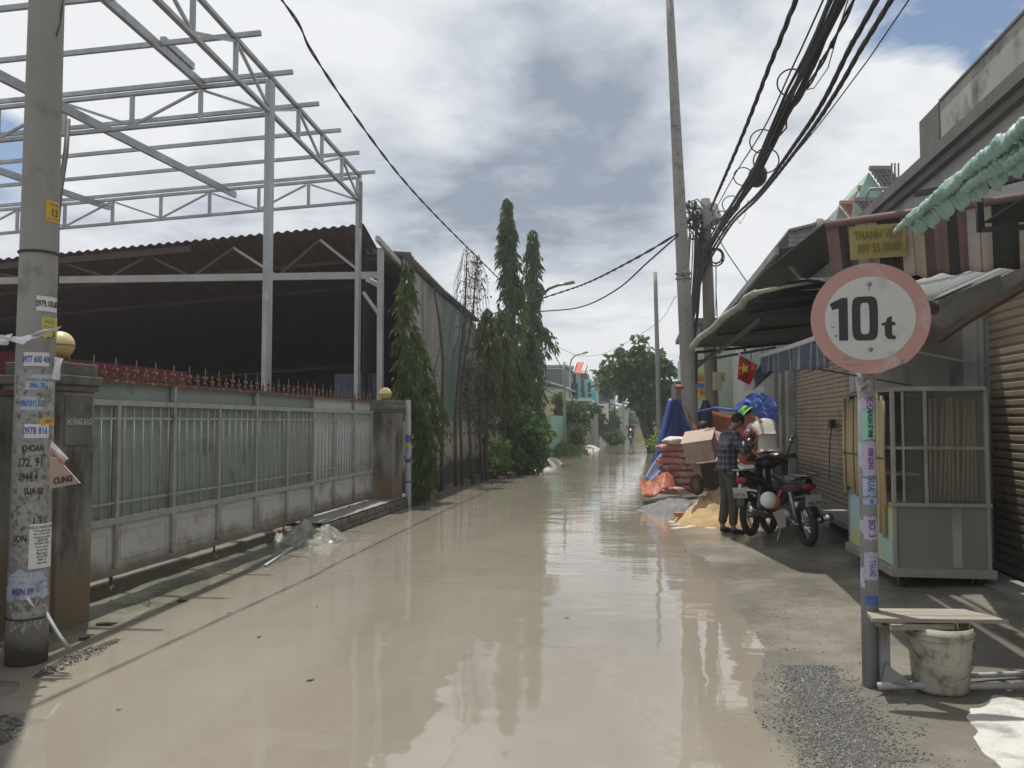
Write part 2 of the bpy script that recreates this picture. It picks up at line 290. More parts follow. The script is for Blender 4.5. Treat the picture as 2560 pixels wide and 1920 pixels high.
# ---------------------------------------------------------------- mesh builder
def tag(o, label=None, cat=None, group=None, kind=None):
    if label: o['label'] = label
    if cat: o['category'] = cat
    if group: o['group'] = group
    if kind: o['kind'] = kind
    return o
def thing(name, label, cat, loc=(0, 0, 0), rz=0.0, group=None):
    o = bpy.data.objects.new(name, None); COL.objects.link(o)
    o.empty_display_size = 0.2
    o.location = loc; o.rotation_euler = (0, 0, rz); tag(o, label, cat, group); return o
WM = {}
def wmat(o):
    m = Matrix.Translation(o.location) @ o.rotation_euler.to_matrix().to_4x4()
    return (wmat(o.parent) @ m) if o.parent else m
def islands(mb):
    par = list(range(len(mb.v)))
    def find(a):
        while par[a] != a: par[a] = par[par[a]]; a = par[a]
        return a
    for f in mb.f:
        for b in f[1:]:
            ra, rb = find(f[0]), find(b)
            if ra != rb: par[rb] = ra
    grp = {}
    for i, f in enumerate(mb.f): grp.setdefault(find(f[0]), []).append(i)
    out = []
    for fs in grp.values():
        m = MB(); mp = {}
        for i in fs:
            ff = []
            for v in mb.f[i]:
                if v not in mp: mp[v] = len(m.v); m.v.append(mb.v[v])
                ff.append(mp[v])
            m.f.append(tuple(ff)); m.mi.append(mb.mi[i])
        out.append(m)
    return out
class MB:
    def __init__(s): s.v = []; s.f = []; s.mi = []; s.cur = 0
    def quad(s, *p):
        n = len(s.v); s.v += [Vector(q) for q in p]; s.f.append(tuple(range(n, n + len(p)))); s.mi.append(s.cur); return s
    def box(s, c, size, rz=0.0, rot=None):
        c = Vector(c); hx, hy, hz = size[0] / 2, size[1] / 2, size[2] / 2
        m = rot if rot is not None else Matrix.Rotation(rz, 3, 'Z')
        n = len(s.v)
        for x in (-hx, hx):
            for y in (-hy, hy):
                for z in (-hz, hz): s.v.append(c + m @ Vector((x, y, z)))
        for f in ((0, 1, 3, 2), (4, 6, 7, 5), (0, 4, 5, 1), (2, 3, 7, 6), (0, 2, 6, 4), (1, 5, 7, 3)):
            s.f.append(tuple(n + i for i in f)); s.mi.append(s.cur)
        return s
    def mm(s, a, b):
        a = Vector(a); b = Vector(b); return s.box((a + b) / 2, [abs(b[i] - a[i]) for i in range(3)])
    def bar(s, a, b, w, h=None, up=(0, 0, 1)):
        a = Vector(a); b = Vector(b); d = b - a; L = d.length
        if L < 1e-6: return s
        d.normalize(); up = Vector(up)
        if abs(d.dot(up)) > .98: up = Vector((0, 1, 0))
        x = d.cross(up).normalized(); y = x.cross(d)
        m = Matrix((x, d, y)).transposed()
        return s.box((a + b) / 2, (w, L, h or w), rot=m)
    def tube(s, pts, r, n=8, cap=True):
        pts = [Vector(p) for p in pts]; rs = r if isinstance(r, (list, tuple)) else [r] * len(pts)
        base = len(s.v); prev = None
        for i, p in enumerate(pts):
            t = (pts[min(i + 1, len(pts) - 1)] - pts[max(i - 1, 0)]).normalized()
            if prev is None:
                a = Vector((0, 0, 1)) if abs(t.z) < .9 else Vector((1, 0, 0))
                u = t.cross(a).normalized()
            else:
                u = (prev - t * prev.dot(t)).normalized()
            prev = u; v = t.cross(u)
            for k in range(n):
                an = 2 * math.pi * k / n
                s.v.append(p + (u * math.cos(an) + v * math.sin(an)) * rs[i])
        for i in range(len(pts) - 1):
            for k in range(n):
                a = base + i * n + k; b = base + i * n + (k + 1) % n
                s.f.append((a, b, b + n, a + n)); s.mi.append(s.cur)
        if cap:
            s.f.append(tuple(base + k for k in range(n))[::-1]); s.mi.append(s.cur)
            e = base + (len(pts) - 1) * n
            s.f.append(tuple(e + k for k in range(n))); s.mi.append(s.cur)
        return s
    def lathe(s, c, prof, n=20, axis='Z', rot=None):
        c = Vector(c); base = len(s.v)
        for (r, z) in prof:
            for k in range(n):
                an = 2 * math.pi * k / n
                p = Vector((r * math.cos(an), r * math.sin(an), z))
                if axis == 'X': p = Vector((p.z, p.x, p.y))
                if axis == 'Y': p = Vector((p.x, p.z, p.y))
                if rot is not None: p = rot @ p
                s.v.append(c + p)
        for i in range(len(prof) - 1):
            for k in range(n):
                a = base + i * n + k; b = base + i * n + (k + 1) % n
                s.f.append((a, b, b + n, a + n)); s.mi.append(s.cur)
        return s
    def ball(s, c, r, n=14, m=9, sq=(1, 1, 1), rot=None):
        prof = [(max(1e-4, math.sin(math.pi * i / m)) * r, -math.cos(math.pi * i / m) * r) for i in range(m + 1)]
        b0 = len(s.v); s.lathe((0, 0, 0), prof, n)
        for i in range(b0, len(s.v)):
            q = Vector((s.v[i].x * sq[0], s.v[i].y * sq[1], s.v[i].z * sq[2]))
            if rot is not None: q = rot @ q
            s.v[i] = q + Vector(c)
        return s
    def grid(s, fn, nu, nv):
        b = len(s.v)
        for i in range(nu + 1):
            for j in range(nv + 1): s.v.append(Vector(fn(i / nu, j / nv)))
        for i in range(nu):
            for j in range(nv):
                a = b + i * (nv + 1) + j
                s.f.append((a, a + nv + 1, a + nv + 2, a + 1)); s.mi.append(s.cur)
        return s
    def prism(s, poly, ext):
        """closed polygon (world points) extruded by vector ext"""
        n = len(poly); b = len(s.v); ext = Vector(ext)
        s.v += [Vector(p) for p in poly] + [Vector(p) + ext for p in poly]
        s.f.append(tuple(range(b, b + n))); s.f.append(tuple(range(b + 2 * n - 1, b + n - 1, -1)))
        s.mi += [s.cur, s.cur]
        for i in range(n):
            j = (i + 1) % n; s.f.append((b + i, b + n + i, b + n + j, b + j)); s.mi.append(s.cur)
        return s
    def each(s, name, mat, parent, **k):
        return [m.build(name, mat, parent, **k) for m in islands(s)]
    def build(s, name, mat, parent=None, smooth=False, label=None, cat=None, group=None, kind=None, solid=0.0, bevel=0.0):
        me = bpy.data.meshes.new(name)
        vs = s.v
        if parent is None:
            n = len(vs); o0 = Vector((sum(v.x for v in vs) / n, sum(v.y for v in vs) / n, min(v.z for v in vs)))
            if kind == 'structure': o0 = Vector((0, 0, 0))
            vl = [v - o0 for v in vs]
        else:
            im = wmat(parent).inverted(); vl = [im @ v for v in vs]; o0 = Vector((0, 0, 0))
        me.from_pydata([tuple(v) for v in vl], [], s.f)
        mats = mat if isinstance(mat, (list, tuple)) else [mat]
        for m in mats: me.materials.append(M[m] if isinstance(m, str) else m)
        if len(mats) > 1: me.polygons.foreach_set('material_index', s.mi)
        bm = bmesh.new(); bm.from_mesh(me)
        if len(bm.faces) < 60000: bmesh.ops.recalc_face_normals(bm, faces=bm.faces)
        bm.to_mesh(me); bm.free()
        if smooth: me.polygons.foreach_set('use_smooth', [True] * len(me.polygons))
        o = bpy.data.objects.new(name, me); COL.objects.link(o)
        if parent is not None: o.parent = parent
        else: o.location = o0
        if solid:
            md = o.modifiers.new('thick', 'SOLIDIFY'); md.thickness = solid; md.offset = 0
        if bevel:
            md = o.modifiers.new('bevel', 'BEVEL'); md.width = bevel; md.segments = 2; md.limit_method = 'ANGLE'; md.angle_limit = R(40)
        tag(o, label, cat, group, kind); return o
def copy_tree(o, parent=None):
    c = o.copy(); COL.objects.link(c); c.parent = parent
    for ch in [x for x in o.children]: copy_tree(ch, c)
    return c
def text2d(s, size=1.0, off=0.0, squeeze=1.0):
    """returns (verts2d, faces) of flat lettering centred on the origin"""
    cu = bpy.data.curves.new('lettering', 'FONT'); cu.body = s; cu.size = size; cu.offset = off
    cu.align_x = 'CENTER'; cu.align_y = 'CENTER'; cu.resolution_u = 3
    ob = bpy.data.objects.new('lettering', cu); COL.objects.link(ob)
    dg = bpy.context.evaluated_depsgraph_get(); ev = ob.evaluated_get(dg); me = ev.to_mesh()
    vs = [(v.co.x * squeeze, v.co.y) for v in me.vertices]; fs = [tuple(p.vertices) for p in me.polygons]
    ev.to_mesh_clear(); bpy.data.objects.remove(ob); bpy.data.curves.remove(cu)
    return vs, fs
def put_text(mb, s, c, ux, uy, size, off=0.0, squeeze=1.0):
    vs, fs = text2d(s, size, off, squeeze); b = len(mb.v); c = Vector(c); ux = Vector(ux); uy = Vector(uy)
    mb.v += [c + ux * x + uy * y for x, y in vs]
    for f in fs: mb.f.append(tuple(b + i for i in f)); mb.mi.append(mb.cur)
    return mb
class Cyl:
    """surface of a (leaning, tapering) round pole, for wrapping paper on it. angle 0 faces the camera"""
    def __init__(s, base, top, r0, r1):
        s.b = Vector(base); s.t = Vector(top); s.r0 = r0; s.r1 = r1
        d = (CO - s.b); d.z = 0; s.fr = d.normalized(); s.rt = Vector((0, 0, 1)).cross(s.fr) 
    def p(s, ang, z, lift=0.002):
        k = (z - s.b.z) / (s.t.z - s.b.z); c = s.b.lerp(s.t, k); r = s.r0 + (s.r1 - s.r0) * k + lift
        return c + (s.fr * math.cos(ang) + s.rt * math.sin(ang)) * r
    def rad(s, z): return s.r0 + (s.r1 - s.r0) * (z - s.b.z) / (s.t.z - s.b.z)
    def patch(s, mb, a0, a1, z0, z1, lift=0.003, ragged=0.0, seg=8, thick=False):
        rnd = random.Random(int(z0 * 1000) + int(a0 * 100))
        nv = 6 if ragged else 1
        jl = [rnd.uniform(-1, 1) * ragged for _ in range(nv + 1)]; jr = [rnd.uniform(-1, 1) * ragged for _ in range(nv + 1)]
        jb = [rnd.uniform(-1, 1) * ragged * .15 for _ in range(seg + 1)]
        def fn(u, v):
            i = int(round(v * nv)); A0 = a0 + jl[i]; A1 = a1 + jr[i]
            z = z0 + (z1 - z0) * v + (jb[int(round(u * seg))] if v in (0, 1) else 0)
            return s.p(A0 + (A1 - A0) * u, z, lift)
        mb.grid(fn, seg, nv)
    def text(s, mb, st, ang, z, size, off=0.0, squeeze=1.0, lift=0.0045, vertical=False):
        vs, fs = text2d(st, size, off, squeeze); b = len(mb.v); r = s.rad(z)
        for x, y in vs:
            if vertical: x, y = y, -x
            mb.v.append(s.p(ang + x / r, z + y, lift))
        for f in fs: mb.f.append(tuple(b + i for i in f)); mb.mi.append(mb.cur)
def corrugate(mb, a, b, c, d, pitch=0.15, amp=0.02, nv=1, nrm=None):
    """sheet a-b (across the ribs) to d-c, ribs run from a to d"""
    a, b, c, d = map(Vector, (a, b, c, d)); L = (b - a).length; n = max(4, int(L / pitch * 4))
    nn = (b - a).cross(d - a).normalized() if nrm is None else Vector(nrm)
    def fn(u, v):
        p = (a.lerp(b, u)).lerp(d.lerp(c, u), v); ph = u * L / pitch
        return p + nn * amp * math.sin(ph * 2 * math.pi)
    return mb.grid(fn, n, nv)
# ================================================================ ground and water
def sstep(a, b, x):
    t = max(0.0, min(1.0, (x - a) / (b - a))); return t * t * (3 - 2 * t)
def shore_r(Y):
    base = 0.78 + 0.10 * math.sin(Y * 0.9 + 1) + .06 * math.sin(Y * 2.3)
    return base - 0.38 * sstep(9, 16, Y) + 0.35 * sstep(22, 36, Y)
def gh(X, Y):
    nz = NZ.fractal(Vector((X * 0.9, Y * 0.9, 3.0)), 0.9, 2.0, 5)
    fine = NZ.fractal(Vector((X * 5, Y * 5, 7.0)), 1.0, 2.0, 4)
    z = -0.11
    xr = shore_r(Y)
    zr = (X - xr) * (0.05 if X > xr else 0.14)
    z = max(z, min(zr, 0.11))
    if X > xr - .2: z += nz * 0.013 * sstep(xr - .2, xr + .3, X) + fine * .003
    # left bank
    xl = -4.02 - 0.05 * math.sin(Y * 1.1)
    if Y < 5.6: xl = -4.0
    if Y > 11: xl = -4.35
    if Y > 30: xl = -3.9 + .8 * sstep(30, 50, Y)
    zl = (xl - X) * (0.055 if X < xl else 0.25)
    z = max(z, min(zl, 0.07) + (nz * 0.022 + fine * .004) * sstep(xl + .5, xl - .1, X))
    # mud ridge and gravel bar in the near left corner
    for (cx, cy, ax, ay, ang, h) in ((-3.75, 5.2, 0.085, 0.5, R(2), .045), (-3.42, 3.70, 0.36, 0.42, R(-10), .05), (-3.78, 4.45, .16, .3, R(10), .045)):
        dx = X - cx; dy = Y - cy; u = dx * math.cos(ang) + dy * math.sin(ang); v = -dx * math.sin(ang) + dy * math.cos(ang)
        q = (u / ax) ** 2 + (v / ay) ** 2
        if q < 4: z = max(z, -0.03 + h * math.exp(-q * .7) * 1.25 + fine * .016)
    # far road rises out of the flood
    z = z + 0.06 * sstep(60, 75, Y) * (1 if z < 0 else 0)
    return z
def steps(lst):
    out = []
    for a, b, s in lst:
        n = max(1, int(round((b - a) / s))); out += [a + (b - a) * i / n for i in range(n)]
    out.append(lst[-1][1]); return out
gx = steps([(-1500, -200, 300), (-200, -20, 30), (-20, -6, 2), (-6, -4.8, .12), (-4.8, -2.9, .05), (-2.9, 0.2, .5), (0.2, 3.4, .07), (3.4, 7, .6), (7, 20, 3), (20, 200, 30), (200, 1500, 300)])
gy = steps([(-300, -10, 60), (-10, 1.5, 1.5), (1.5, 9, .07), (9, 16, .14), (16, 30, .4), (30, 80, 1.5), (80, 200, 20), (200, 2400, 300)])
mb = MB()
for yv in gy:
    for xv in gx: mb.v.append(Vector((xv, yv, gh(xv, yv))))
nx = len(gx)
for j in range(len(gy) - 1):
    for i in range(nx - 1):
        a = j * nx + i; mb.f.append((a, a + 1, a + nx + 1, a + nx)); mb.mi.append(0)
gm = pm('wet_ground', (0.19, 0.175, 0.145), (0.13, 0.122, 0.105), 1.1, 0.30, 0.3, dirt=(0.235, 0.215, 0.18), dirt_scale=1.6, dirt_amt=.45, bscale=22, rvar=.26)
for k_, f_ in enumerate(mb.f):
    c_ = mb.v[f_[0]]
    if -9 < c_.x < -4.0 and 5.4 < c_.y < 16: mb.mi[k_] = 1
am = pm('wet_apron', (0.165, 0.165, 0.125), (0.10, 0.10, 0.08), 1.4, 0.22, 0.5, dirt=(0.22, 0.21, 0.165), dirt_scale=2.2, dirt_amt=.4, bscale=16, rvar=.18)
mb.build('ground', [gm, am], smooth=True, kind='structure')

wm = bpy.data.materials.new('flood_water'); wm.use_nodes = True
t = wm.node_tree; b = t.nodes['Principled BSDF']; lk = t.links
b.inputs['Roughness'].default_value = 0.035; b.inputs['IOR'].default_value = 1.5
tcn = t.nodes.new('ShaderNodeTexCoord')
def wn(scale, st, det, rough=.5):
    mp = t.nodes.new('ShaderNodeMapping'); mp.inputs['Scale'].default_value = st; lk.new(tcn.outputs['Object'], mp.inputs[0])
    n = t.nodes.new('ShaderNodeTexNoise'); n.inputs['Scale'].default_value = scale; n.inputs['Detail'].default_value = det; n.inputs['Roughness'].default_value = rough
    lk.new(mp.outputs[0], n.inputs[0]); return n.outputs[0]
mx = t.nodes.new('ShaderNodeMix'); mx.data_type = 'RGBA'
mx.inputs[6].default_value = (0.215, 0.193, 0.156, 1); mx.inputs[7].default_value = (0.265, 0.238, 0.193, 1)
mr = t.nodes.new('ShaderNodeMapRange'); mr.inputs[1].default_value = .35; mr.inputs[2].default_value = .65
lk.new(wn(0.55, (1.6, .6, 1), 5, .6), mr.inputs[0]); lk.new(mr.outputs[0], mx.inputs[0]); lk.new(mx.outputs[2], b.inputs['Base Color'])
def wbump(h, dist, prev=None):
    bn = t.nodes.new('ShaderNodeBump'); bn.inputs['Strength'].default_value = 1; bn.inputs['Distance'].default_value = dist
    lk.new(h, bn.inputs['Height'])
    if prev: lk.new(prev, bn.inputs['Normal'])
    return bn.outputs[0]
# wind ripples are stronger down the street than near the camera
sp = t.nodes.new('ShaderNodeSeparateXYZ'); lk.new(tcn.outputs['Object'], sp.inputs[0])
rr = t.nodes.new('ShaderNodeMapRange'); rr.inputs[1].default_value = 6; rr.inputs[2].default_value = 16; rr.inputs[3].default_value = .25; rr.inputs[4].default_value = 1.0
lk.new(sp.outputs[1], rr.inputs[0])
patch = t.nodes.new('ShaderNodeMapRange'); patch.inputs[1].default_value = .40; patch.inputs[2].default_value = .62; patch.inputs[3].default_value = .35
lk.new(wn(0.16, (1.2, 1, 1), 3), patch.inputs[0])
mm1 = t.nodes.new('ShaderNodeMath'); mm1.operation = 'MULTIPLY'; lk.new(rr.outputs[0], mm1.inputs[0]); lk.new(patch.outputs[0], mm1.inputs[1])
mm2 = t.nodes.new('ShaderNodeMath'); mm2.operation = 'MULTIPLY'; lk.new(mm1.outputs[0], mm2.inputs[0]); lk.new(wn(5.5, (.5, 1.6, 1), 3), mm2.inputs[1])
n0 = wbump(wn(1.3, (.6, 1.2, 1), 2), 0.009)
lk.new(wbump(mm2.outputs[0], 0.0045, n0), b.inputs['Normal'])
M['water'] = wm
mb = MB(); mb.quad((-30, -8, 0), (6, -8, 0), (6, 78, 0), (-30, 78, 0)); mb.build('water', 'water', kind='structure')

def stones(name, region, count, smin, smax, mat, label, seed, zoff=-.35):
    rnd = random.Random(seed); mb = MB()
    for _ in range(count):
        x, y = region(rnd); s = rnd.uniform(smin, smax) * (1 if rnd.random() < .9 else 1.6)
        rot = Matrix.Rotation(rnd.uniform(0, 6.28), 3, 'Z') @ Matrix.Rotation(rnd.uniform(-.6, .6), 3, 'X')
        c = Vector((x, y, gh(x, y) + s * .25)); b0 = len(mb.v)
        for (ax, ay, az) in ((1, 0, 0), (0, 1, 0), (-1, 0, 0), (0, -1, 0), (0.2, .1, 1), (0, 0, -1)):
            mb.v.append(c + rot @ Vector((ax * s * rnd.uniform(.7, 1.2), ay * s * rnd.uniform(.7, 1.2), az * s * rnd.uniform(.5, .8))))
        for f in ((0, 1, 4), (1, 2, 4), (2, 3, 4), (3, 0, 4), (1, 0, 5), (2, 1, 5), (3, 2, 5), (0, 3, 5)):
            mb.f.append(tuple(b0 + i for i in f)); mb.mi.append(0)
    return mb.build(name, mat, kind='stuff', label=label)
def reg_r(rnd):
    while True:
        u = rnd.gauss(0, .5); v = rnd.uniform(-1, 1)
        y = 4.55 + v * 1.15; x = 1.02 + (y - 4.55) * .05 + u * .26 * (1.15 - .6 * abs(v))
        if .62 < x < 1.5: return x, y
def reg_r2(rnd):
    y = rnd.uniform(2.8, 7.5); return .95 + rnd.gauss(0, .35), y
def reg_l(rnd):
    a = rnd.uniform(0, 6.28); r = math.sqrt(rnd.random()); return -3.42 + .33 * r * math.cos(a), 3.70 + .42 * r * math.sin(a)
def reg_l2(rnd):
    v = rnd.uniform(-1, 1); return -3.75 + .06 * rnd.gauss(0, .6) * (1.3 - abs(v)) - v * .03, 5.2 + v * .48
stones('gravel', reg_r, 13000, .0028, .0085, 'gravel', 'patch of grey gravel at the water edge by the sign post', 3)
stones('gravel', reg_r2, 900, .003, .007, 'gravel', 'loose grey stones scattered along the wet shoulder', 4)
stones('gravel', reg_l, 2600, .004, .010, 'stone', 'dark gravel bar in the near left corner of the flood', 5)
stones('gravel', reg_l2, 1100, .003, .010, 'stone', 'narrow ridge of muddy stones beside the leaning pole', 6)

# ================================================================ left: pole with papers
def solid_pole(name, base, top, r0, r1, label, mat='pole_concrete', cat='utility pole', parts=None, n=28, group=None):
    t = thing(name, label, cat, base, group=group); m = MB(); base = Vector(base); top = Vector(top)
    m.tube([base.lerp(top, k / 8) for k in range(9)], [r0 + (r1 - r0) * k / 8 for k in range(9)], n)
    m.build('shaft', mat, t, smooth=False)
    for o in t.children:
        o.data.polygons.foreach_set('use_smooth', [len(p.vertices) == 4 for p in o.data.polygons])
    return t
pb = onz(66, 1640, -0.03); pb = at(66, 1640, 5.6); pb.z = -0.06
ptop = at(117, 0, 5.62); k = 8.4 / (ptop.z - pb.z); ptop = pb + (ptop - pb) * k
lp = solid_pole('utility_pole', pb, ptop, 0.128, 0.095, 'thick concrete pole plastered with torn adverts in the left foreground')
C1 = Cyl(pb, ptop, 0.128, 0.095)
def zat(py, d=5.62): return at(100, py, d).z
def sticker(parent, cyl, name, mat, a0, a1, z0, z1, lines=(), ragged=0, lift=.003, mb_extra=None):
    m = MB(); cyl.patch(m, a0, a1, z0, z1, lift, ragged); o = m.build(name, mat, parent)
    if lines:
        ink = lines[0]; mt = MB()
        for (s, ang, z, size, off, sq) in lines[1:]: cyl.text(mt, s, ang, z, size, off, sq, lift + .0012)
        mt.build('lettering', ink, o)
    return o
sticker(lp, C1, 'number_tag', 'tag_orange', .28, 1.35, zat(560), zat(507), ['ink', ('13', .80, zat(537), .075, .002, .8), ('TRU DIEN', .80, zat(517), .022, 0, .9), ('KV 2 - TUYEN', .80, zat(553), .018, 0, .9)])
sticker(lp, C1, 'phone_stencil', 'paper_white', -.05, 1.3, zat(782), zat(745), ['ink', ('0979.100.687', .62, zat(764), .058, .002, .52)], lift=.002)
sticker(lp, C1, 'yellow_poster', 'paper_yellow', .25, 1.5, zat(846), zat(795), ['ink', ('NUOC', .75, zat(808), .03, 0, .9), ('TU VAN', .75, zat(822), .03, 0, .9), ('_S', .85, zat(835), .07, .002, .9)], ragged=.04)
sticker(lp, C1, 'blue_sticker', 'paper_white', -.6, .7, zat(918), zat(884), ['ink_blue', ('0977 600 400', .05, zat(902), .060, .0022, .52)])
sticker(lp, C1, 'blue_sticker', 'paper_blue', -.5, .95, zat(948), zat(938))
sticker(lp, C1, 'blue_sticker', 'paper_blue', -.45, 1.1, zat(976), zat(956), ['ink_blue', ('0961.77.1', .2, zat(966), .045, .002, .6)])
sticker(lp, C1, 'blue_sticker', 'paper_blue', -.7, .45, zat(1026), zat(993), ['ink_blue', ('0967.011.337', -.1, zat(1010), .052, .002, .5)])
sticker(lp, C1, 'blue_sticker', 'remnant', .45, 1.2, zat(1035), zat(965), ragged=.12)
sticker(lp, C1, 'orange_poster', 'tag_orange', .3, 1.3, zat(1062), zat(1044), ['ink', ('GIAY', .8, zat(1053), .03, 0, .9)], ragged=.05)
sticker(lp, C1, 'blue_sticker', 'paper_white', -.45, .8, zat(1094), zat(1060), ['ink_blue', ('0978 816', .1, zat(1077), .065, .0022, .6)])
sticker(lp, C1, 'torn_posters', 'remnant', -1.1, 1.3, zat(1098), zat(925), ragged=.14, lift=.0015)
sticker(lp, C1, 'torn_posters', 'remnant', -.9, 1.2, zat(1560), zat(1405), ragged=.2, lift=.0012)
sticker(lp, C1, 'torn_posters', 'remnant', -1.0, 1.2, zat(1245), zat(1100), ['ink', ('KHOAN', 0, zat(1120), .06, .002, .6), ('172. 91', -.1, zat(1155), .075, .002, .7), ('0944.4', -.2, zat(1190), .07, .002, .6), ('SUA 03', .1, zat(1225), .06, .002, .6)], ragged=.12, lift=.002)
sticker(lp, C1, 'torn_posters', 'remnant', -1.1, 1.0, zat(1400), zat(1252), ['ink', ('.1.3', .25, zat(1300), .07, .002, .7), ('SON', -.5, zat(1340), .06, .002, .7)], ragged=.16, lift=.002)
o = sticker(lp, C1, 'notice_sheet', 'paper_white', -.05, 1.25, zat(1415), zat(1305), lift=.006)
mt = MB()
for i, sline in enumerate(('XKLD NHAT BAN', 'Tuyen gap lao dong', 'nam nu tuoi 18-35', 'luong cao on dinh', 'LIEN HE', 'THANH TOAN', 'ho tro vay von', 'chi phi thap', 'Bao an o', 'phong 0988', '0906 113 xxx'[:8], 'tham khao')):
    C1.text(mt, sline, .6, zat(1314 + i * 8), .019 if i % 4 else .026, .0003, .8, .0075)
mt.build('lettering', 'ink', o)
sticker(lp, C1, 'blue_sticker', 'paper_blue', -1.2, .9, zat(1450), zat(1420), ragged=.2, lift=.002)
sticker(lp, C1, 'blue_sticker', 'paper_blue', -1.3, 1.0, zat(1490), zat(1452), ['ink_purple', ('MIEN 09', -.3, zat(1470), .06, .002, .6)], ragged=.12)
# bands
for py in (635, 1538):
    m = MB(); z = zat(py); m.tube([C1.p(a * .1, z, .004) for a in range(-32, 32)], .006 if py > 1000 else .009, 5); m.build('tie_wire', 'cable', lp, smooth=True)
# torn sheets fluttering from the pole
def ragsheet(mb, pts, nu=8, nv=6, amp=.012, seed=1):
    rnd = random.Random(seed); a, b, c, d = [Vector(p) for p in pts]
    nn = (b - a).cross(d - a).normalized()
    def fn(u, v):
        p = a.lerp(b, u).lerp(d.lerp(c, u), v)
        return p + nn * amp * (math.sin(u * 7 + seed) + math.sin(v * 5 + u * 3)) + Vector((0, 0, 1)) * NZ.noise(Vector((u * 9, v * 9, seed))) * amp
    return mb.grid(fn, nu, nv)
d0 = 5.5
m = MB(); ragsheet(m, [at(133, 892, d0), at(157, 896, d0), at(146, 950, d0), at(131, 948, d0)], amp=.01, seed=2); m.build('torn_plastic', 'paper_white', lp, solid=.002)
m = MB(); ragsheet(m, [at(0, 845, d0 - .05), at(90, 835, d0 - .18), at(152, 815, d0 - .1), at(60, 862, d0 - .15)], amp=.012, seed=3, nu=14); m.build('torn_plastic', 'paper_white', lp, solid=.002)
m = MB(); ragsheet(m, [at(0, 838, d0), at(34, 834, d0), at(20, 862, d0), at(0, 862, d0)], amp=.01, seed=4); m.build('torn_plastic', 'paper_white', lp, solid=.002)
m = MB(); ragsheet(m, [at(126, 1108, d0), at(171, 1148, d0), at(156, 1165, d0), at(126, 1125, d0)], amp=.008, seed=5); m.build('red_paper', 'sign_red', lp, solid=.003)
m = MB(); ragsheet(m, [at(128, 1102, d0 - .02), at(172, 1146, d0 - .02), at(160, 1148, d0 - .02), at(127, 1118, d0 - .02)], amp=.003, seed=6); m.build('torn_plastic', 'paper_white', lp, solid=.002)
m = MB()
m.prism([at(124, 1142, d0), at(142, 1145, d0), at(200, 1208, d0), at(124, 1222, d0)], FWD * .012); o = m.build('carton_flap', 'card', lp)
m = MB(); put_text(m, 'CUNG', at(157, 1200, d0 - .006), (at(200, 1190, d0) - at(124, 1202, d0)).normalized(), Vector((0, 0, 1)), .055, .002, .8); m.build('lettering', 'ink', o)
m = MB(); ragsheet(m, [at(50, 1473, d0), at(68, 1473, d0), at(86, 1524, d0 - .02), at(70, 1500, d0)], amp=.006, seed=8); m.build('torn_plastic', 'paper_white', lp, solid=.002)
tag(MB().tube([at(158, 0, 5.6), at(150, 60, 5.6), at(141, 90, 5.55)], .005, 5).tube([at(171, 300, 7.2), at(165, 380, 7.0), at(150, 480, 6.8), at(143, 560, 6.6), at(142, 720, 6.5)], [.02, .022, .022, .02, .016], 7).build('hanging_cable', 'cable', smooth=True),
    'black cable dangling from the steel truss beside the poster covered pole', 'cable')
tag(MB().tube([onz(112, 1530, .35) if False else at(115, 1533, 5.5), at(135, 1568, 5.45), at(150, 1592, 5.42), at(172, 1622, 5.38)], .014, 7).build('bent_pipe', 'galv_old', smooth=True),
    'thin bent grey pipe leaning against the foot of the poster covered pole', 'pipe')

# ================================================================ left: pillars, boundary wall, globes
GX = -4.6
def pillar(y0, y1, x0, x1, z0, z1, label, group):
    t = thing('gate_pillar', label, 'pillar', ((x0 + x1) / 2, (y0 + y1) / 2, z0), group=group); m = MB()
    m.mm((x0, y0, z0), (x1, y1, z1 - .22)); m.build('shaft', 'pillar', t, bevel=.012)
    m = MB(); m.mm((x0 - .02, y0 - .02, z1 - .22), (x1 + .02, y1 + .02, z1 - .17)).mm((x0 - .045, y0 - .045, z1 - .17), (x1 + .045, y1 + .045, z1 - .10)).mm((x0 - .015, y0 - .015, z1 - .10), (x1 + .015, y1 + .015, z1))
    m.build('cap', 'pillar_dark', t, bevel=.008); return t
plL = pillar(5.72, 6.13, -4.78, -4.33, -.12, 2.06, 'stained concrete gate pillar with a name plate behind the poster covered pole', 'pillars of the sliding gate')
m = MB(); m.mm((-4.333, 5.77, 1.42), (-4.322, 6.09, 1.80)); o = m.build('name_plate', 'pillar_dark', plL)
m = MB(); put_text(m, 'HOÀNG BẢO', (-4.3205, 5.94, 1.60), (0, 1, 0), (0, 0, 1), .068, .0012, .72); m.build('lettering', 'paper', o)
plR = pillar(14.45, 15.1, -4.80, -4.33, -.1, 2.0, 'dark stained gate pillar beside the tree with drooping leaves', 'pillars of the sliding gate')
def globe(px, py, d, r, pz, label):
    c = at(px, py, d); t = thing('globe_lamp', label, 'lamp', (c.x, c.y, pz), group='globe lamps on the gate pillars')
    m = MB(); n = 9; m.lathe(c, [(max(.0001, r * math.sin(math.pi * .5 * i / n)), r * math.cos(math.pi * .5 * i / n)) for i in range(n + 1)], 28); m.build('upper_half', 'globe', t, smooth=True)
    m = MB(); m.lathe(c, [(r * 1.012, 0.004), (r * 1.012, -.004)] + [(max(.0001, r * math.cos(math.pi * .5 * i / n)), -r * math.sin(math.pi * .5 * i / n)) for i in range(n + 1)], 28); m.build('lower_half', 'globe_low', t, smooth=True)
    m = MB(); m.lathe((c.x, c.y, 0), [(.06, pz), (.06, pz + .02), (.03, pz + .03), (.03, c.z - r * .97)], 14); m.build('stem', 'black', t, smooth=True)
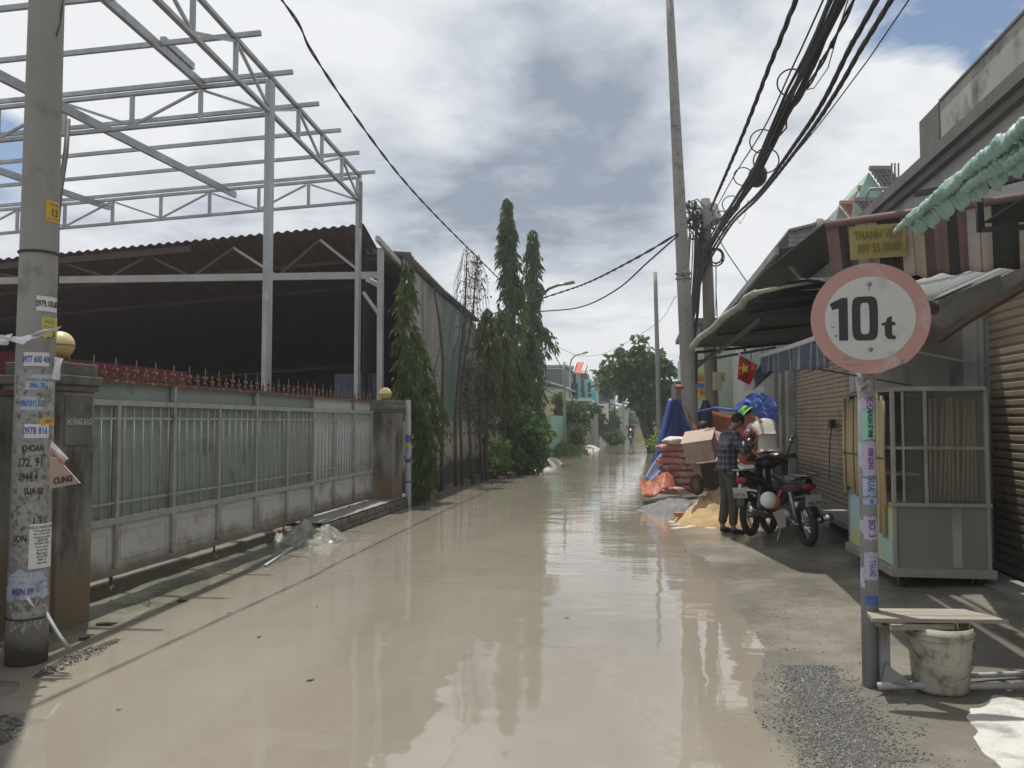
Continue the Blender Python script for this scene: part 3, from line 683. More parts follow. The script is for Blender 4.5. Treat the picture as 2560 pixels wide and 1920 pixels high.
globe(150, 862, 6.55, .108, 2.055, 'cream globe lamp on the near gate pillar, partly behind the poster covered pole')
globe(963, 985, 15.05, .118, 1.995, 'small cream globe lamp on the far dark gate pillar')
# boundary wall towards the camera
t = thing('boundary_wall', 'weathered concrete wall at the left edge behind the poster covered pole', 'wall', (-4.7, 3.5, 0))
m = MB(); m.mm((-4.85, 1.0, -.15), (-4.66, 5.68, 1.80)); m.build('wall', 'pillar', t, bevel=.01)
m = MB(); m.mm((-4.87, 1.0, 1.80), (-4.64, 5.68, 1.84)); m.build('coping', 'rust', t)
# ---- sliding gate
def spear_mb(s=1.0):
    m = MB()
    m.tube([(0, 0, 0), (0, 0, .085 * s), (0, 0, .105 * s), (0, 0, .20 * s)], [.007, .008, .010, .0015], 6)
    for sg in (-1, 1):
        m.tube([(0, .045 * sg, 0), (0, .020 * sg, .030 * s), (0, .012 * sg, .065 * s), (0, .030 * sg, .10 * s), (0, .042 * sg, .092 * s), (0, .040 * sg, .078 * s)], .0065, 5)
    return m
gate = thing('sliding_gate', 'long green and grey steel gate with rusty spear tops across the left forecourt', 'gate', (GX, 10, 0))
GB = [onx(p, 1100, GX).y for p in (294, 432, 547, 639, 719, 782)]
y_start = 5.6
bay = (GB[-1] - GB[1]) / 4
print('gate bays', [round(v, 2) for v in GB])
ZB, ZL, ZM, ZT = 0.24, 0.72, 1.77, 1.95
def leaf(y0, y1, nb, sheet, x, first=False):
    fr = MB(); w = .05
    ys = [y0 + (y1 - y0) * i / nb for i in range(nb + 1)] if not isinstance(nb, list) else nb
    fr.mm((x - .025, ys[0], ZB), (x + .025, ys[-1], ZB + .06)).mm((x - .025, ys[0], ZL - .03), (x + .025, ys[-1], ZL + .03)).mm((x - .025, ys[0], ZM - .025), (x + .025, ys[-1], ZM + .025))
    for i, yv in enumerate(ys):
        fr.mm((x - .022, yv - .022, ZB + .06), (x + .028, yv + .022, ZT if i % 2 == 0 else ZM + .02))
    fr.build('frame', 'gate_frame', gate, bevel=.004)
    m = MB(); m.mm((x - .03, ys[0], ZT), (x + .03, ys[-1], ZT + .03)); m.build('top_rail', 'rust', gate)
    m = MB(); m.mm((x - .035, ys[0], ZL + .03), (x - .028, ys[-1], ZT)); m.build('sheet', sheet, gate)
    for i in range(len(ys) - 1):
        a, b = ys[i] + .025, ys[i + 1] - .025
        m = MB(); m.mm((x - .012, a, ZB + .06), (x - .004, b, ZL - .03))
        for q in ((a + .07, b - .07, ZB + .13, ZL - .10),):   # pressed rectangle
            for (p0, p1) in (((q[0], q[2]), (q[1], q[2])), ((q[1], q[2]), (q[1], q[3])), ((q[1], q[3]), (q[0], q[3])), ((q[0], q[3]), (q[0], q[2]))):
                m.bar((x - .004, p0[0], p0[1]), (x - .004, p1[0], p1[1]), .014, .014)
        m.build('lower_panel', 'gate_panel', gate)
        nbar = max(3, int(round((b - a) / .135)))
        for k in range(nbar):
            yy = a + (b - a) * (k + .5) / nbar
            MB().tube([(x + .008, yy, ZL + .03), (x + .008, yy, ZM - .02)], .0085, 6).build('bar', 'gate_frame', gate, smooth=True)
        m = MB(); m.mm((x + .002, a, ZL + .15), (x + .012, b, ZL + .172)).mm((x + .002, a, ZM - .15), (x + .012, b, ZM - .128)); m.each('cross_rail', 'gate_frame', gate)
    n = int((ys[-1] - ys[0]) / .155)
    for k in range(n):
        yy = ys[0] + (k + .5) * (ys[-1] - ys[0]) / n
        src = SPB if k % 2 else SPS
        o = src.copy(); COL.objects.link(o); o.parent = gate; o.location = Vector((x, yy, ZT + .03)) - gate.location
        o.rotation_euler = (random.uniform(-.06, .06), 0, 0)
def tmpmesh(mb, name, mat):
    o = mb.build(name, mat, gate, smooth=True); 
    for v in o.data.vertices: v.co += gate.location
    return o
SPB = tmpmesh(spear_mb(1.0), 'spear_top', 'rust'); SPS = tmpmesh(spear_mb(.62), 'spear_top', 'rust')
ys = [GB[1] - 2 * bay + .02, GB[1] - bay] + [GB[1] + bay * i for i in range(5)]
leaf(0, 0, ys, 'gate_sheet', GX)
y2 = ys[-1] + .03; YE = onx(928, 1100, GX - .09).y
leaf(0, 0, [y2, y2 + (YE - y2) * .36, y2 + (YE - y2) * .68, YE], 'gate_sheet_b', GX - .09)
SPB.location = Vector((GX, ys[0] - .08, ZT + .03)) - gate.location; SPS.location = Vector((GX, ys[0] - .02, ZT + .03)) - gate.location
for yv in (ys[1], ys[3], ys[5], y2 + 1.6, YE - .5):
    c = (GX, yv, .12); MB().lathe(c, [(.0001, -.012), (.045, -.012), (.045, .012), (.0001, .012)], 16, 'X').mm((GX - .03, yv - .02, .1), (GX - .022, yv + .02, ZB)).build('wheel', 'rust', gate)
tag(MB().mm((-5.0, 4.2, 1.93), (-4.96, 8.6, 2.16)).build('red_board', 'red_trim'), 'dark red board standing behind the near end of the sliding gate', 'board')
# spear tops on near wall
for i in range(5): pass
m = MB(); m.mm((GX - .26, 6.2, -.1), (GX - .12, 14.3, .155)); tag(m.build('gap_shade_sill', 'brick', bevel=.02), 'added dark sill standing in for shade in the gap under the sliding gate', 'sill')  # added dark sill, closes the gap so it reads as shade under the gate
# ---- brick ledge
t = thing('brick_ledge', 'low muddy brick ledge holding back water in front of the dark gate pillar', 'ledge', (-4.6, 13, 0))
m = MB(); rnd = random.Random(5)
for c in range(3):
    y = 11.05 + (c % 2) * .1
    while y < 15.9:
        L = .2 + rnd.uniform(-.01, .01); m.box((-4.31 + rnd.uniform(-.012, .008), y + L / 2, -.035 + c * .085), (.1, L - .014, .074), rz=rnd.uniform(-.03, .03)); y += L
m.build('bricks', 'brick', t)
m = MB(); m.grid(lambda u, v: (-4.27 - 1.2 * u, 11.0 + 4.9 * v, .205 + .012 * NZ.noise(Vector((u * 6, v * 20, 1)))), 12, 50)
m.grid(lambda u, v: (-4.30, 11.0 + 4.9 * v, -.1 + .3 * u), 2, 10); m.build('concrete_top', 'concrete', t, smooth=True)
# water pouring off the ledge
m = MB()
def spill(u, v):
    x = -4.62 + .5 * v + .06 * math.sin(u * 9); y = 10.9 - .55 * sstep(0, 1, v) * (1 - u * .3) - .30 * u * (0.4 + v) ; z = .19 * (1 - sstep(.1, .95, v)) + .012 + .012 * NZ.noise(Vector((u * 12, v * 14, 3)))
    return (x, y, z)
def spill(u, v):
    x = (u - .5) * 2; y = (v - .5) * 2; q = math.sqrt(x * x + y * y); k = max(0, 1 - q); nz = NZ.fractal(Vector((x * 3, y * 3, 9)), 1, 2, 4)
    return (-4.42 + x * .55, 10.80 + y * .62, max(-.03, .24 * (k ** .8) * (1 + .4 * nz) + .03 * nz - (.05 if k <= 0 else 0)))
m.grid(spill, 50, 50)
sm = pm('spilling_water', (0.24, 0.235, 0.19), (0.16, 0.16, 0.13), 9, 0.10, 1.0, bscale=30, spec=.9); M['spill'] = sm
tag(m.build('water_spill', 'spill', smooth=True, kind='stuff'), 'muddy water gushing off the end of the brick ledge')
tag(MB().bar((-4.05, 8.7, .02), (-4.25, 9.9, .035), .03, .02).build('batten', 'paper', ), 'pale thin batten lying in the wet under the gate', 'batten')
# ================================================================ new steel frame
sf = thing('steel_frame', 'galvanised open steel roof frame rising behind the gate', 'steel frame', (-5, 10.7, 0))
def ls(v): return -.065 * v          # the whole roof falls away from the road
zb0, zt0 = 5.9, 6.40
def cbar(name, a, b, w, h=None, mat='galv'):
    return MB().bar(a, b, w, h or w).build(name, mat, sf)
for (px, uu) in ((None, -4.86), (None, 0.0), (None, 4.61)):
    m = MB()
    a = LF(uu, 0, -.1); 
    for dy in (-.045, .045):
        m.bar(a + LU * dy, a + LU * dy + Vector((0, 0, zt0 + .1 - .06)), .075, .09)
    m.build('column', 'galv', sf, bevel=.006)
nsp = 4.61 / 4
# road-side truss
cbar('chord', LF(-8.5, 0, zb0), LF(4.72, 0, zb0), .06, .05)
cbar('chord', LF(-8.5, 0, zt0), LF(4.72, 0, zt0), .06, .05)
for kk in range(-7, 5):
    u = kk * nsp
    if kk not in (0,): cbar('post', LF(u, 0, zb0 + .03), LF(u, 0, zt0 - .03), .05)
    if kk < 4:
        a, b_ = (zt0 - .03, zb0 + .03) if kk % 2 else (zt0 - .03, zb0 + .03)
        cbar('brace', LF(u + .03, .0, zb0 + .04 if kk % 2 == 0 else zt0 - .04), LF(u + nsp - .03, 0, zt0 - .04 if kk % 2 == 0 else zb0 + .04), .035)
for u in (0.0, 4.61, -4.86):
    vend = 13
    cbar('chord', LF(u, .05, zb0 - .03), LF(u, vend, zb0 - .03 + ls(vend)), .06, .05)
    cbar('chord', LF(u, .05, zt0 - .05), LF(u, vend, zt0 - .05 + ls(vend)), .06, .05)
    nn = 13
    for k in range(1, nn):
        v = k * 1.0
        cbar('post', LF(u, v, zb0 + ls(v)), LF(u, v, zt0 - .08 + ls(v)), .05)
    for k in range(0, nn - 1):
        v = k * 1.0
        z0, z1 = (zt0 - .1, zb0 + .02) if k % 2 else (zb0 + .02, zt0 - .1)
        cbar('brace', LF(u, v + .05, z0 + ls(v)), LF(u, v + .95, z1 + ls(v + 1)), .032)
for k in range(-5, 5):
    u = k * nsp
    cbar('purlin', LF(u, -.32, zt0 + .06), LF(u, 13.5, zt0 + .06 + ls(13.8)), .045, .06)
for (v, u0, u1, z0, z1, w) in ((1.0, -8, .1, 6.34, 6.34, .11), (2.65, -3, 5.0, 5.70, 6.18, .12), (5.3, -1.5, 5.0, 5.55, 5.98, .11), (8.6, -1.5, 5.0, 5.5, 5.8, .10)):
    cbar('rafter', LF(u0, v, z0 - .02), LF(u1, v, z1), .06, w)
cbar('rafter', LF(-1.1, .985, 6.45), LF(-.3, .985, 6.45), .075, .09)
m = MB(); a = LF(4.61, 0, 5.35); m.bar(a + Vector((.06, -.05, 0)), a + Vector((.06, -.05, .9)), .05, .05); m.build('bracket', 'galv_old', sf)

# ================================================================ old shed
sh = thing('warehouse', 'old open fronted warehouse with a corrugated roof and dark interior behind the gate', 'warehouse', (-8, 20, 0))
SU = 5.0
def SF(v, z, u=SU): return LF(u, v, z)
RC = LF(4.95, -.02, 5.53)
def rz_(v): return 5.53 - .075 * v
m = MB()
A0 = LF(SU, 0, rz_(0)); B0 = LF(SU, 16, rz_(16))
def roofz(u, v):
    return rz_(v) - (0.32 * min(u, 1.3) / 1.0 if u < 1.3 else .416 + .085 * (u - 1.3))
nu_ = 16 / .19
def rf(a, b):
    v = a * 16; u = [0, .65, 1.3, 4.5, 10, 16][int(round(b * 5))]
    p = LF(SU + u, v, roofz(u, v)); p.z += .022 * math.sin(v / .19 * 2 * math.pi)
    if v < 1.5: p.x += (1 - v / 1.5) * .055 * u * .9
    return p
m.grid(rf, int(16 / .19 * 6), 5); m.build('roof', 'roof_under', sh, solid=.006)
# front beam and its truss
m = MB(); m.bar(LF(SU + .15, -.35, 4.53), LF(SU + .15, 16, 4.53), .06, .14); m.build('beam', 'shed_white', sh)
m = MB()
for v in [1.8 * i for i in range(0, 9)]:
    m = MB(); m.bar(LF(SU + .2, v + .1, 4.6), LF(SU + .2, v + .95, roofz(.2, v + .9) - .12), .05, .05); m.build('brace', 'roof_under' if v > 2 else 'shed_white', sh)
    m = MB(); m.bar(LF(SU + .2, v + 1.75, 4.6), LF(SU + .2, v + .95, roofz(.2, v + .9) - .12), .05, .05); m.build('brace', 'roof_under', sh)
m = MB(); m.bar(LF(SU + .12, 3.6, roofz(0, 4) - .1), LF(SU + .12, 16, roofz(0, 16) - .1), .07, .13); m.build('beam', 'roof_under', sh)
for uu in (1.2, 3.2):
    m = MB(); m.bar(LF(SU + uu, -.02, roofz(uu, 0) - .07), LF(SU + uu, 16, roofz(uu, 16) - .07), .05, .08); m.build('purlin', 'roof_under', sh)
# corner post by the road and its little brackets
pc = onx(952, 900, -4.93)
m = MB(); m.bar((pc.x, pc.y, .1), (pc.x - .02, pc.y, 5.02), .11, .11); m.build('post', 'shed_white', sh, bevel=.005)
m = MB(); m.bar(Vector((pc.x + .02, pc.y - .05, 4.25)), LF(SU + .1, -.05, 4.45), .07, .09); m.bar(Vector((pc.x, pc.y, 3.65)), LF(SU + .2, .05, 4.2), .05, .05); m.build('bracket', 'shed_white', sh)
m = MB(); m.bar(Vector((pc.x + .05, pc.y - .45, 5.12)), Vector((pc.x + .10, pc.y + 2.3, 4.72)), .07, .10); m.build('edge_beam', 'shed_white', sh)
# interior shell
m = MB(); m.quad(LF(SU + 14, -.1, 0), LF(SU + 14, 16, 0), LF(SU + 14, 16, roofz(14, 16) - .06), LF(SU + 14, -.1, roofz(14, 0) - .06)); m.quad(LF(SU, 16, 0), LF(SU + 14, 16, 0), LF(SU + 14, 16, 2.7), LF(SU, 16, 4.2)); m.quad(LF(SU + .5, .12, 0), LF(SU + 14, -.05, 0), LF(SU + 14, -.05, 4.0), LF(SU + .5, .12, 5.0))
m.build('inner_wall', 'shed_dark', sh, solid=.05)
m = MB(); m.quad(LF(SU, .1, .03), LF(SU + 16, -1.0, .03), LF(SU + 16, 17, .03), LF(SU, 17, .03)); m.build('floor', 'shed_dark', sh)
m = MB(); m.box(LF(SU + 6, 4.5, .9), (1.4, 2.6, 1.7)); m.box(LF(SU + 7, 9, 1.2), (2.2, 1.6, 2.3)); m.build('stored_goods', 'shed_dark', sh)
# blue tinted screen near the post
m = MB(); corrugate(m, Vector((-5.15, 16.4, 0.3)), Vector((-6.2, 16.5, .3)), Vector((-6.2, 16.5, 2.6)), Vector((-5.15, 16.4, 2.6)), .12, .012); m.build('screen', pm('navy_sheet', (.06, .07, .11), (.05, .055, .08), 3, .6), sh, solid=.004)

# ---- road-side wall of the warehouses
WX = -4.78
def wtop(y):
    pts = [(15.9, 5.3), (16.9, 5.05), (20.2, 4.80), (30, 4.42), (36, 4.2)]
    for (a, za), (b, zb) in zip(pts, pts[1:]):
        if y <= b: return za + (zb - za) * (y - a) / (b - a)
    return 4.2
def wallseg(name, y0, y1, mat, label, topmat, dz=0.0):
    t = thing(name, label, 'wall', (WX, (y0 + y1) / 2, 0))
    m = MB(); m.mm((WX - .12, y0, -.2), (WX + .03, y1, 1.62)); m.build('base', 'base_wall', t)
    m = MB(); n = int((y1 - y0) / .28) + 1
    pr = []
    for i in range(n * 4):
        y = y0 + (y1 - y0) * i / (n * 4 - 1); pr.append((y, WX + (.018 if i % 4 in (1, 2) else 0)))
    for (ya, xa), (yb, xb) in zip(pr, pr[1:]):
        m.quad((xa, ya, 1.58), (xb, yb, 1.58), (xb, yb, wtop(yb) - .1 + dz), (xa, ya, wtop(ya) - .1 + dz))
    m.build('cladding', mat, t)
    if topmat:
        m = MB(); m.grid(lambda u, v: (WX + .16 - 1.6 * u, y0 + (y1 - y0) * v, wtop(y0 + (y1 - y0) * v) + .0 + .16 * u + dz + .02 * math.sin(v * (y1 - y0) / .2 * 6.28)), 3, int((y1 - y0) * 16)); m.build('roof_edge', topmat, t, solid=.02)
    m = MB(); m.mm((WX - (6 if y0 > 24 else .1), max(y0, 30.5 if y0 > 24 else y0) + .02, 0), (WX - .04, y1 - .02, wtop(y1) - .4)); m.build('body', 'shed_dark', t)
    return t
wa = wallseg('warehouse_wall', 16.6, 20.0, 'cladding_grey', 'grey metal clad warehouse wall right behind the near drooping tree', 'cladding_grey')
wb = wallseg('warehouse_wall', 20.02, 24.6, 'cladding_green', 'green metal clad warehouse wall with a blue roof edge behind bare stems', 'blue_roof', .02)
wc = wallseg('warehouse_wall', 24.62, 34.5, 'cladding_grey', 'far grey metal clad wall running on behind the tall narrow trees', 'tin_under', -.25)
# flue box and rag of paper on the near base wall
tag(MB().box((-4.42, 15.95, 1.62), (.02, .42, .40)).build('notice_board', 'paper_blue'), 'small pale blue notices stuck on the wall next to the slim post', 'notice')
pp = onz(1021, 1264, .02); mp = thing('marker_post', 'slim white post covered with small stickers beside the drooping tree', 'post', (pp.x, pp.y, 0))
MB().tube([(pp.x, pp.y, -.1), (pp.x - .015, pp.y, 2.02)], .052, 14).build('shaft', 'paper', mp, smooth=False)
C2 = Cyl((pp.x, pp.y, 0), (pp.x - .015, pp.y, 2.02), .052, .052)
z = 1.35
for i, (mat, h) in enumerate((('ink_blue', .16), ('paper_yellow', .08), ('paper_blue', .14), ('paper_mint', .06), ('ink_purple', .10), ('paper_blue', .20), ('paper_lilac', .12), ('ink_blue', .06), ('paper_blue', .15))):
    mm_ = MB(); C2.patch(mm_, -1.2, 1.3, z - h + .02, z, .003); mm_.build('sticker', mat, mp); z -= h

# ================================================================ foliage
def leaf_q(mb, p, d, L, W, nrm, droop=.25):
    """one leaf of two faces folded in the middle"""
    s = d.cross(nrm)
    if s.length < 1e-4: s = d.cross(Vector((1, 0, 0)))
    s.normalize(); mid = p + d * L * .5; tip = p + d * L + Vector((0, 0, -L * droop)); up = s.cross(d) * W * .25
    b = len(mb.v); mb.v += [p, mid + s * W * .5 + up, tip, mid - s * W * .5 + up]
    mb.f += [(b, b + 1, b + 2), (b, b + 2, b + 3)]; mb.mi += [mb.cur, mb.cur]
def rdir(rnd, zlo=-1, zhi=1):
    z = rnd.uniform(zlo, zhi); a = rnd.uniform(0, 2 * math.pi); r = math.sqrt(max(0, 1 - z * z)); return Vector((r * math.cos(a), r * math.sin(a), z))
def ashoka(name, label, base, spine, branches, leaves, L, W, mat, seed, group, cat='tree', trunk_r=.06):
    """spine: list of (x, y, z, crown radius, leafiness); drooping branches with hanging leaves"""
    rnd = random.Random(seed); t = thing(name, label, cat, base, group=group); B = Vector(base)
    S = [(B + Vector(s[:3]), s[3], s[4]) for s in spine]
    zt = S[-1][0].z
    def sp(k):
        x = k * (len(S) - 1); i = min(int(x), len(S) - 2); f = x - i
        return S[i][0].lerp(S[i + 1][0], f), S[i][1] + (S[i + 1][1] - S[i][1]) * f, S[i][2] + (S[i + 1][2] - S[i][2]) * f
    MB().tube([B + Vector((0, 0, -.1))] + [s[0] for s in S], [trunk_r] + [trunk_r * (1 - .85 * i / len(S)) for i in range(len(S))], 7).build('trunk', 'bark', t, smooth=True)
    mb = MB(); tw = MB(); per = max(1, leaves // branches)
    for i in range(branches):
        k = rnd.random(); p, r, lf = sp(k)
        if rnd.random() > lf: continue
        a = rnd.uniform(0, 6.283); rr = r * rnd.uniform(.45, 1.15); o = Vector((math.cos(a), math.sin(a), 0))
        p1 = p + o * rr * .55 + Vector((0, 0, .10 * r)); p2 = p + o * rr + Vector((0, 0, -.45 * r - rnd.uniform(0, .5) * r))
        if i % 2 == 0: tw.tube([p, p1, p2], [.010, .006, .003], 4, cap=False)
        for j in range(per):
            f = rnd.uniform(.15, 1.1); q = p.lerp(p1, min(1, f * 2)) if f < .5 else p1.lerp(p2, f * 2 - 1)
            d = (o * rnd.uniform(.1, .7) + rdir(rnd) * .45 + Vector((0, 0, -1.0))).normalized()
            leaf_q(mb, q + rdir(rnd) * .05, d, L * rnd.uniform(.6, 1.15), W * rnd.uniform(.7, 1.2), rdir(rnd), .1)
    if tw.f: tw.build('branches', 'bark', t)
    mb.build('crown', mat, t); return t
def crown_pts(rnd, c, rad, n, hollow=.35):
    out = []
    for _ in range(n):
        d = rdir(rnd); k = (hollow + (1 - hollow) * rnd.random()) ; out.append(Vector(c) + Vector((d.x * rad[0], d.y * rad[1], d.z * rad[2])) * k)
    return out
def bushy(name, label, base, blobs, clusters, per, L, W, mat, seed, group=None, cat='tree', trunk=None, cl_r=.22, up=.3, stems=True):
    rnd = random.Random(seed); t = thing(name, label, cat, base, group=group); B = Vector(base); mb = MB(); tw = MB()
    root = B
    if trunk:
        pts = [B + Vector(p) for p in trunk[0]]
        MB().tube(pts, trunk[1], 9).build('trunk', 'bark', t, smooth=True); root = pts[-1]
    vol = [b[3] * b[4] * b[5] for b in blobs]; tot = sum(vol)
    for bl, vv in zip(blobs, vol):
        for p in crown_pts(rnd, B + Vector(bl[:3]), bl[3:], max(1, int(clusters * vv / tot))):
            if stems and rnd.random() < .4:
                rt = root if trunk else B + Vector((rnd.uniform(-.1, .1), rnd.uniform(-.1, .1), 0))
                mid = rt.lerp(p, .5) + Vector((0, 0, .08)); tw.tube([rt, mid, p], [.03 if trunk else .012, .014 if trunk else .008, .004], 4, cap=False)
            ax = (p - (B + Vector(bl[:3]))).normalized()
            for _ in range(per):
                d = (rdir(rnd) + ax * .6 + Vector((0, 0, up))).normalized()
                leaf_q(mb, p + rdir(rnd) * cl_r * rnd.random(), d, L * rnd.uniform(.6, 1.2), W * rnd.uniform(.7, 1.2), rdir(rnd, .2, 1), .25)
    if tw.f: tw.build('branches', 'bark', t)
    mb.build('crown', mat, t); return t
GT = 'narrow trees growing along the warehouse wall'
b1 = onz(1042, 1262, 0); b1.z = 0
ashoka('drooping_tree', 'drooping narrow tree with long glossy leaves next to the slim post', b1,
       [(.06, 0, .25, .16, .9), (.14, 0, .8, .22, 1), (.14, 0, 1.2, .20, .6), (-.0, 0, 1.75, .27, 1), (-.15, 0, 2.3, .30, 1), (-.22, 0, 2.9, .30, 1), (-.28, 0, 3.5, .20, .35), (-.25, 0, 4.0, .28, 1), (-.22, 0, 4.75, .03, 1)], 230, 5200, .17, .034, 'leaf_ashoka', 11, GT)
ashoka('drooping_tree', 'shorter drooping tree leaning right against the grey clad wall', b1 + Vector((-.42, .55, 0)),
       [(.3, 0, .5, .2, .4), (.45, 0, 1.2, .32, .8), (.62, 0, 1.8, .38, 1), (.38, 0, 2.6, .30, 1), (.12, 0, 3.62, .05, 1)], 150, 3000, .17, .034, 'leaf_ashoka', 12, GT)
# bare stems
def stem(name, label, base, pts, r, twigs, seed, group='bare stems along the warehouse wall', droop=.8, tl=.5, leaves=0, mat='leaf_dry'):
    rnd = random.Random(seed); t = thing(name, label, 'tree', base, group=group); B = Vector(base); P = [B + Vector(p) for p in pts]
    MB().tube(P, [r * (1 - .75 * i / (len(P) - 1)) for i in range(len(P))], 7).build('trunk', 'vine_wood', t, smooth=True)
    tw = MB(); lf = MB()
    for i in range(twigs):
        k = .35 + .65 * rnd.random() ** .7; x = k * (len(P) - 1); j = min(int(x), len(P) - 2); p = P[j].lerp(P[j + 1], x - j)
        a = rnd.uniform(0, 6.28); o = Vector((math.cos(a), math.sin(a), 0)); l = tl * rnd.uniform(.4, 1)
        q = [p, p + o * l * .3 + Vector((0, 0, l * .15)), p + o * l * .55 + Vector((0, 0, -l * droop * .4)), p + o * l * .65 + Vector((0, 0, -l * droop * 1.2))]
        tw.tube(q, [.007, .005, .004, .002], 4, cap=False)
        for _ in range(leaves):
            leaf_q(lf, q[rnd.randrange(4)] + rdir(rnd) * .08, (rdir(rnd) + Vector((0, 0, -.6))).normalized(), .09, .05, rdir(rnd))
    tw.build('twigs', 'vine_wood', t)
    if lf.f: lf.build('leaves', mat, t)
    return t
s1 = onz(1095, 1232, 0); s1.z = 0
def rel(px, py, base, X=None):
    d = (Vector(base) - CO).dot(FWD); p = at(px, py, d); return p - Vector(base)
stem('bare_tree', 'thin bare stem with few twigs in front of the grey clad wall', s1, [(0, 0, 0), rel(1082, 1060, s1), rel(1090, 980, s1), rel(1085, 930, s1), rel(1100, 870, s1)], .035, 6, 21)
s2 = onz(1104, 1228, 0); s2.z = 0
stem('bare_tree', 'tall bare stem reaching the roof edge of the grey wall', s2, [(0, 0, 0), rel(1106, 1060, s2), rel(1108, 900, s2), rel(1098, 800, s2), rel(1085, 720, s2), rel(1072, 705, s2)], .05, 22, 22, tl=.45)
s3 = onz(1140, 1215, 0); s3.z = 0
stem('bare_tree', 'bare weeping tree with a forked top against the green clad wall', s3, [(0, 0, 0), rel(1138, 1050, s3), rel(1150, 900, s3), rel(1162, 800, s3), rel(1165, 700, s3), rel(1168, 625, s3)], .05, 80, 23, tl=.75, droop=1.3, leaves=0)
s4 = s3 + Vector((.1, .3, 0))
stem('bare_tree', 'bare weeping stem with creeper leaves just right of the forked one', s4, [(0, 0, 0), rel(1150, 1020, s4), rel(1162, 900, s4), rel(1182, 790, s4), rel(1188, 700, s4), rel(1196, 640, s4)], .045, 70, 24, tl=.7, droop=1.2, leaves=3)
for i, (px, py, lab) in enumerate(((1182, 1210, 'stem wrapped in dry creepers at the foot of the green wall'), (1208, 1205, 'creeper covered stem under the yellowing tree'))):
    s = onz(px, py, 0); s.z = 0
    t = stem('creeper_stem', lab, s, [(0, 0, 0), rel(px - 8, 1080, s), rel(px - 14, 980, s), rel(px - 4, 900, s)], .06, 70, 30 + i, tl=.45, droop=1.0, leaves=5, group='creeper covered stems')
s5 = onz(1214, 1200, 0); s5.z = 0
ashoka('drooping_tree', 'yellowing narrow tree with a rounded tip before the blue roof edge', s5,
       [(0, 0, 1.0, .25, .08), (.05, 0, 2.0, .32, .35), (.05, 0, 2.8, .40, .9), (.05, 0, 3.6, .42, 1), (.03, 0, 4.2, .36, 1), (.05, 0, 4.75, .05, 1)], 210, 3800, .17, .045, 'leaf_yellow', 13, GT)
s6 = onz(1262, 1190, 0); s6.z = 0
ashoka('drooping_tree', 'small dark tree between the yellowing tree and the tall ones', s6,
       [(0, 0, 1.6, .3, .4), (0, 0, 2.6, .36, .9), (0, 0, 3.6, .28, 1), (0, 0, 4.3, .05, 1)], 100, 1700, .18, .05, 'leaf_ashoka', 14, GT)
def ash_side(): pass
def ash_tall(name, label, px, X, pytop, prof, br, lv, seed, mat='leaf_ashoka_b', L=.26, W=.07):
    top = onx(px, pytop, X); base = Vector((X, top.y, 0)); H = top.z
    ashoka(name, label, base, [(dx, 0, H * k, r, lf) for k, r, lf, dx in prof], br, lv, L, W, mat, seed, GT, trunk_r=.12)
ash_tall('tall_ashoka_tree', 'tallest of the slim columnar trees, left of the street lamp', 1268, -4.25, 497,
         [(.18, .4, .6, .3), (.32, .50, .9, .3), (.45, .48, .9, .2), (.6, .50, 1, .22), (.70, .40, .9, .18), (.80, .36, 1, .02), (.86, .22, 1, .0), (.90, .27, 1, .0), (1.0, .04, 1, 0)], 380, 7200, 41)
ash_tall('tall_ashoka_tree', 'slim columnar tree directly beside the street lamp, second in height', 1332, -3.9, 575,
         [(.20, .6, .8, .1), (.35, .60, .9, .0), (.5, .58, .9, -.05), (.56, .85, .9, .25), (.62, .5, .9, -.12), (.70, .30, .8, -.05), (.76, .42, 1, 0), (.86, .36, 1, 0), (.95, .2, 1, 0), (1.0, .04, 1, 0)], 380, 6600, 42)
ash_tall('tall_ashoka_tree', 'lower light green branch topped tree left of the tall columnar pair', 1248, -4.2, 770,
         [(.3, .3, .5, .2), (.55, .45, .9, .2), (.75, .5, .9, .1), (.9, .42, 1, 0), (1.0, .08, 1, 0)], 130, 2200, 43)
ash_tall('tall_ashoka_tree', 'lower dark columnar tree in front of the tall pair, above the leafy bush', 1322, -3.75, 815,
         [(.1, .4, .8, 0), (.3, .6, 1, 0), (.5, .65, .9, 0), (.7, .5, 1, 0), (.88, .32, 1, 0), (1.0, .05, 1, 0)], 210, 4000, 44)
bb = onz(1305, 1185, 0); bb.z = 0
bushy('leafy_bush', 'bright green broad leaved bush at the waterline below the tall trees', bb,
      [(-.15, .1, 1.35, .65, .6, .65), (.35, .3, 1.0, .6, .6, .7), (-.35, -.3, .6, .55, .5, .55), (.25, 0, .45, .6, .5, .45), (.0, .2, 1.75, .35, .35, .35)], 520, 8, .16, .10, 'leaf_bush', 51, cat='bush', cl_r=.13)
b2 = onz(1235, 1196, 0); b2.z = 0
bushy('leafy_bush', 'small pale leaved bush on the left flank of the bright green bush', b2,
      [(0, 0, .4, .5, .4, .4), (.2, .2, .8, .3, .3, .4)], 150, 7, .12, .07, 'leaf_bush', 52, cat='bush', cl_r=.12)
tag(MB().grid(lambda u, v: (-3.75 + 1.0 * u, 27 + 6.5 * v, -.06 + .42 * math.sin(math.pi * u) * math.sin(math.pi * v) + .05 * NZ.noise(Vector((u * 4, v * 6, 1)))), 12, 20).build('mud_heap', 'mud', smooth=True), 'pale heap of dredged mud at the waterline past the bush', 'mud heap')
tag(MB().grid(lambda u, v: (-3.4 + 1.4 * u, 44 + 9 * v, -.06 + .3 * math.sin(math.pi * u) * math.sin(math.pi * v) + .05 * NZ.noise(Vector((u * 4, v * 6, 2)))), 12, 16).build('mud_heap', 'mud', smooth=True), 'low pale mud heap farther along the left bank', 'mud heap')
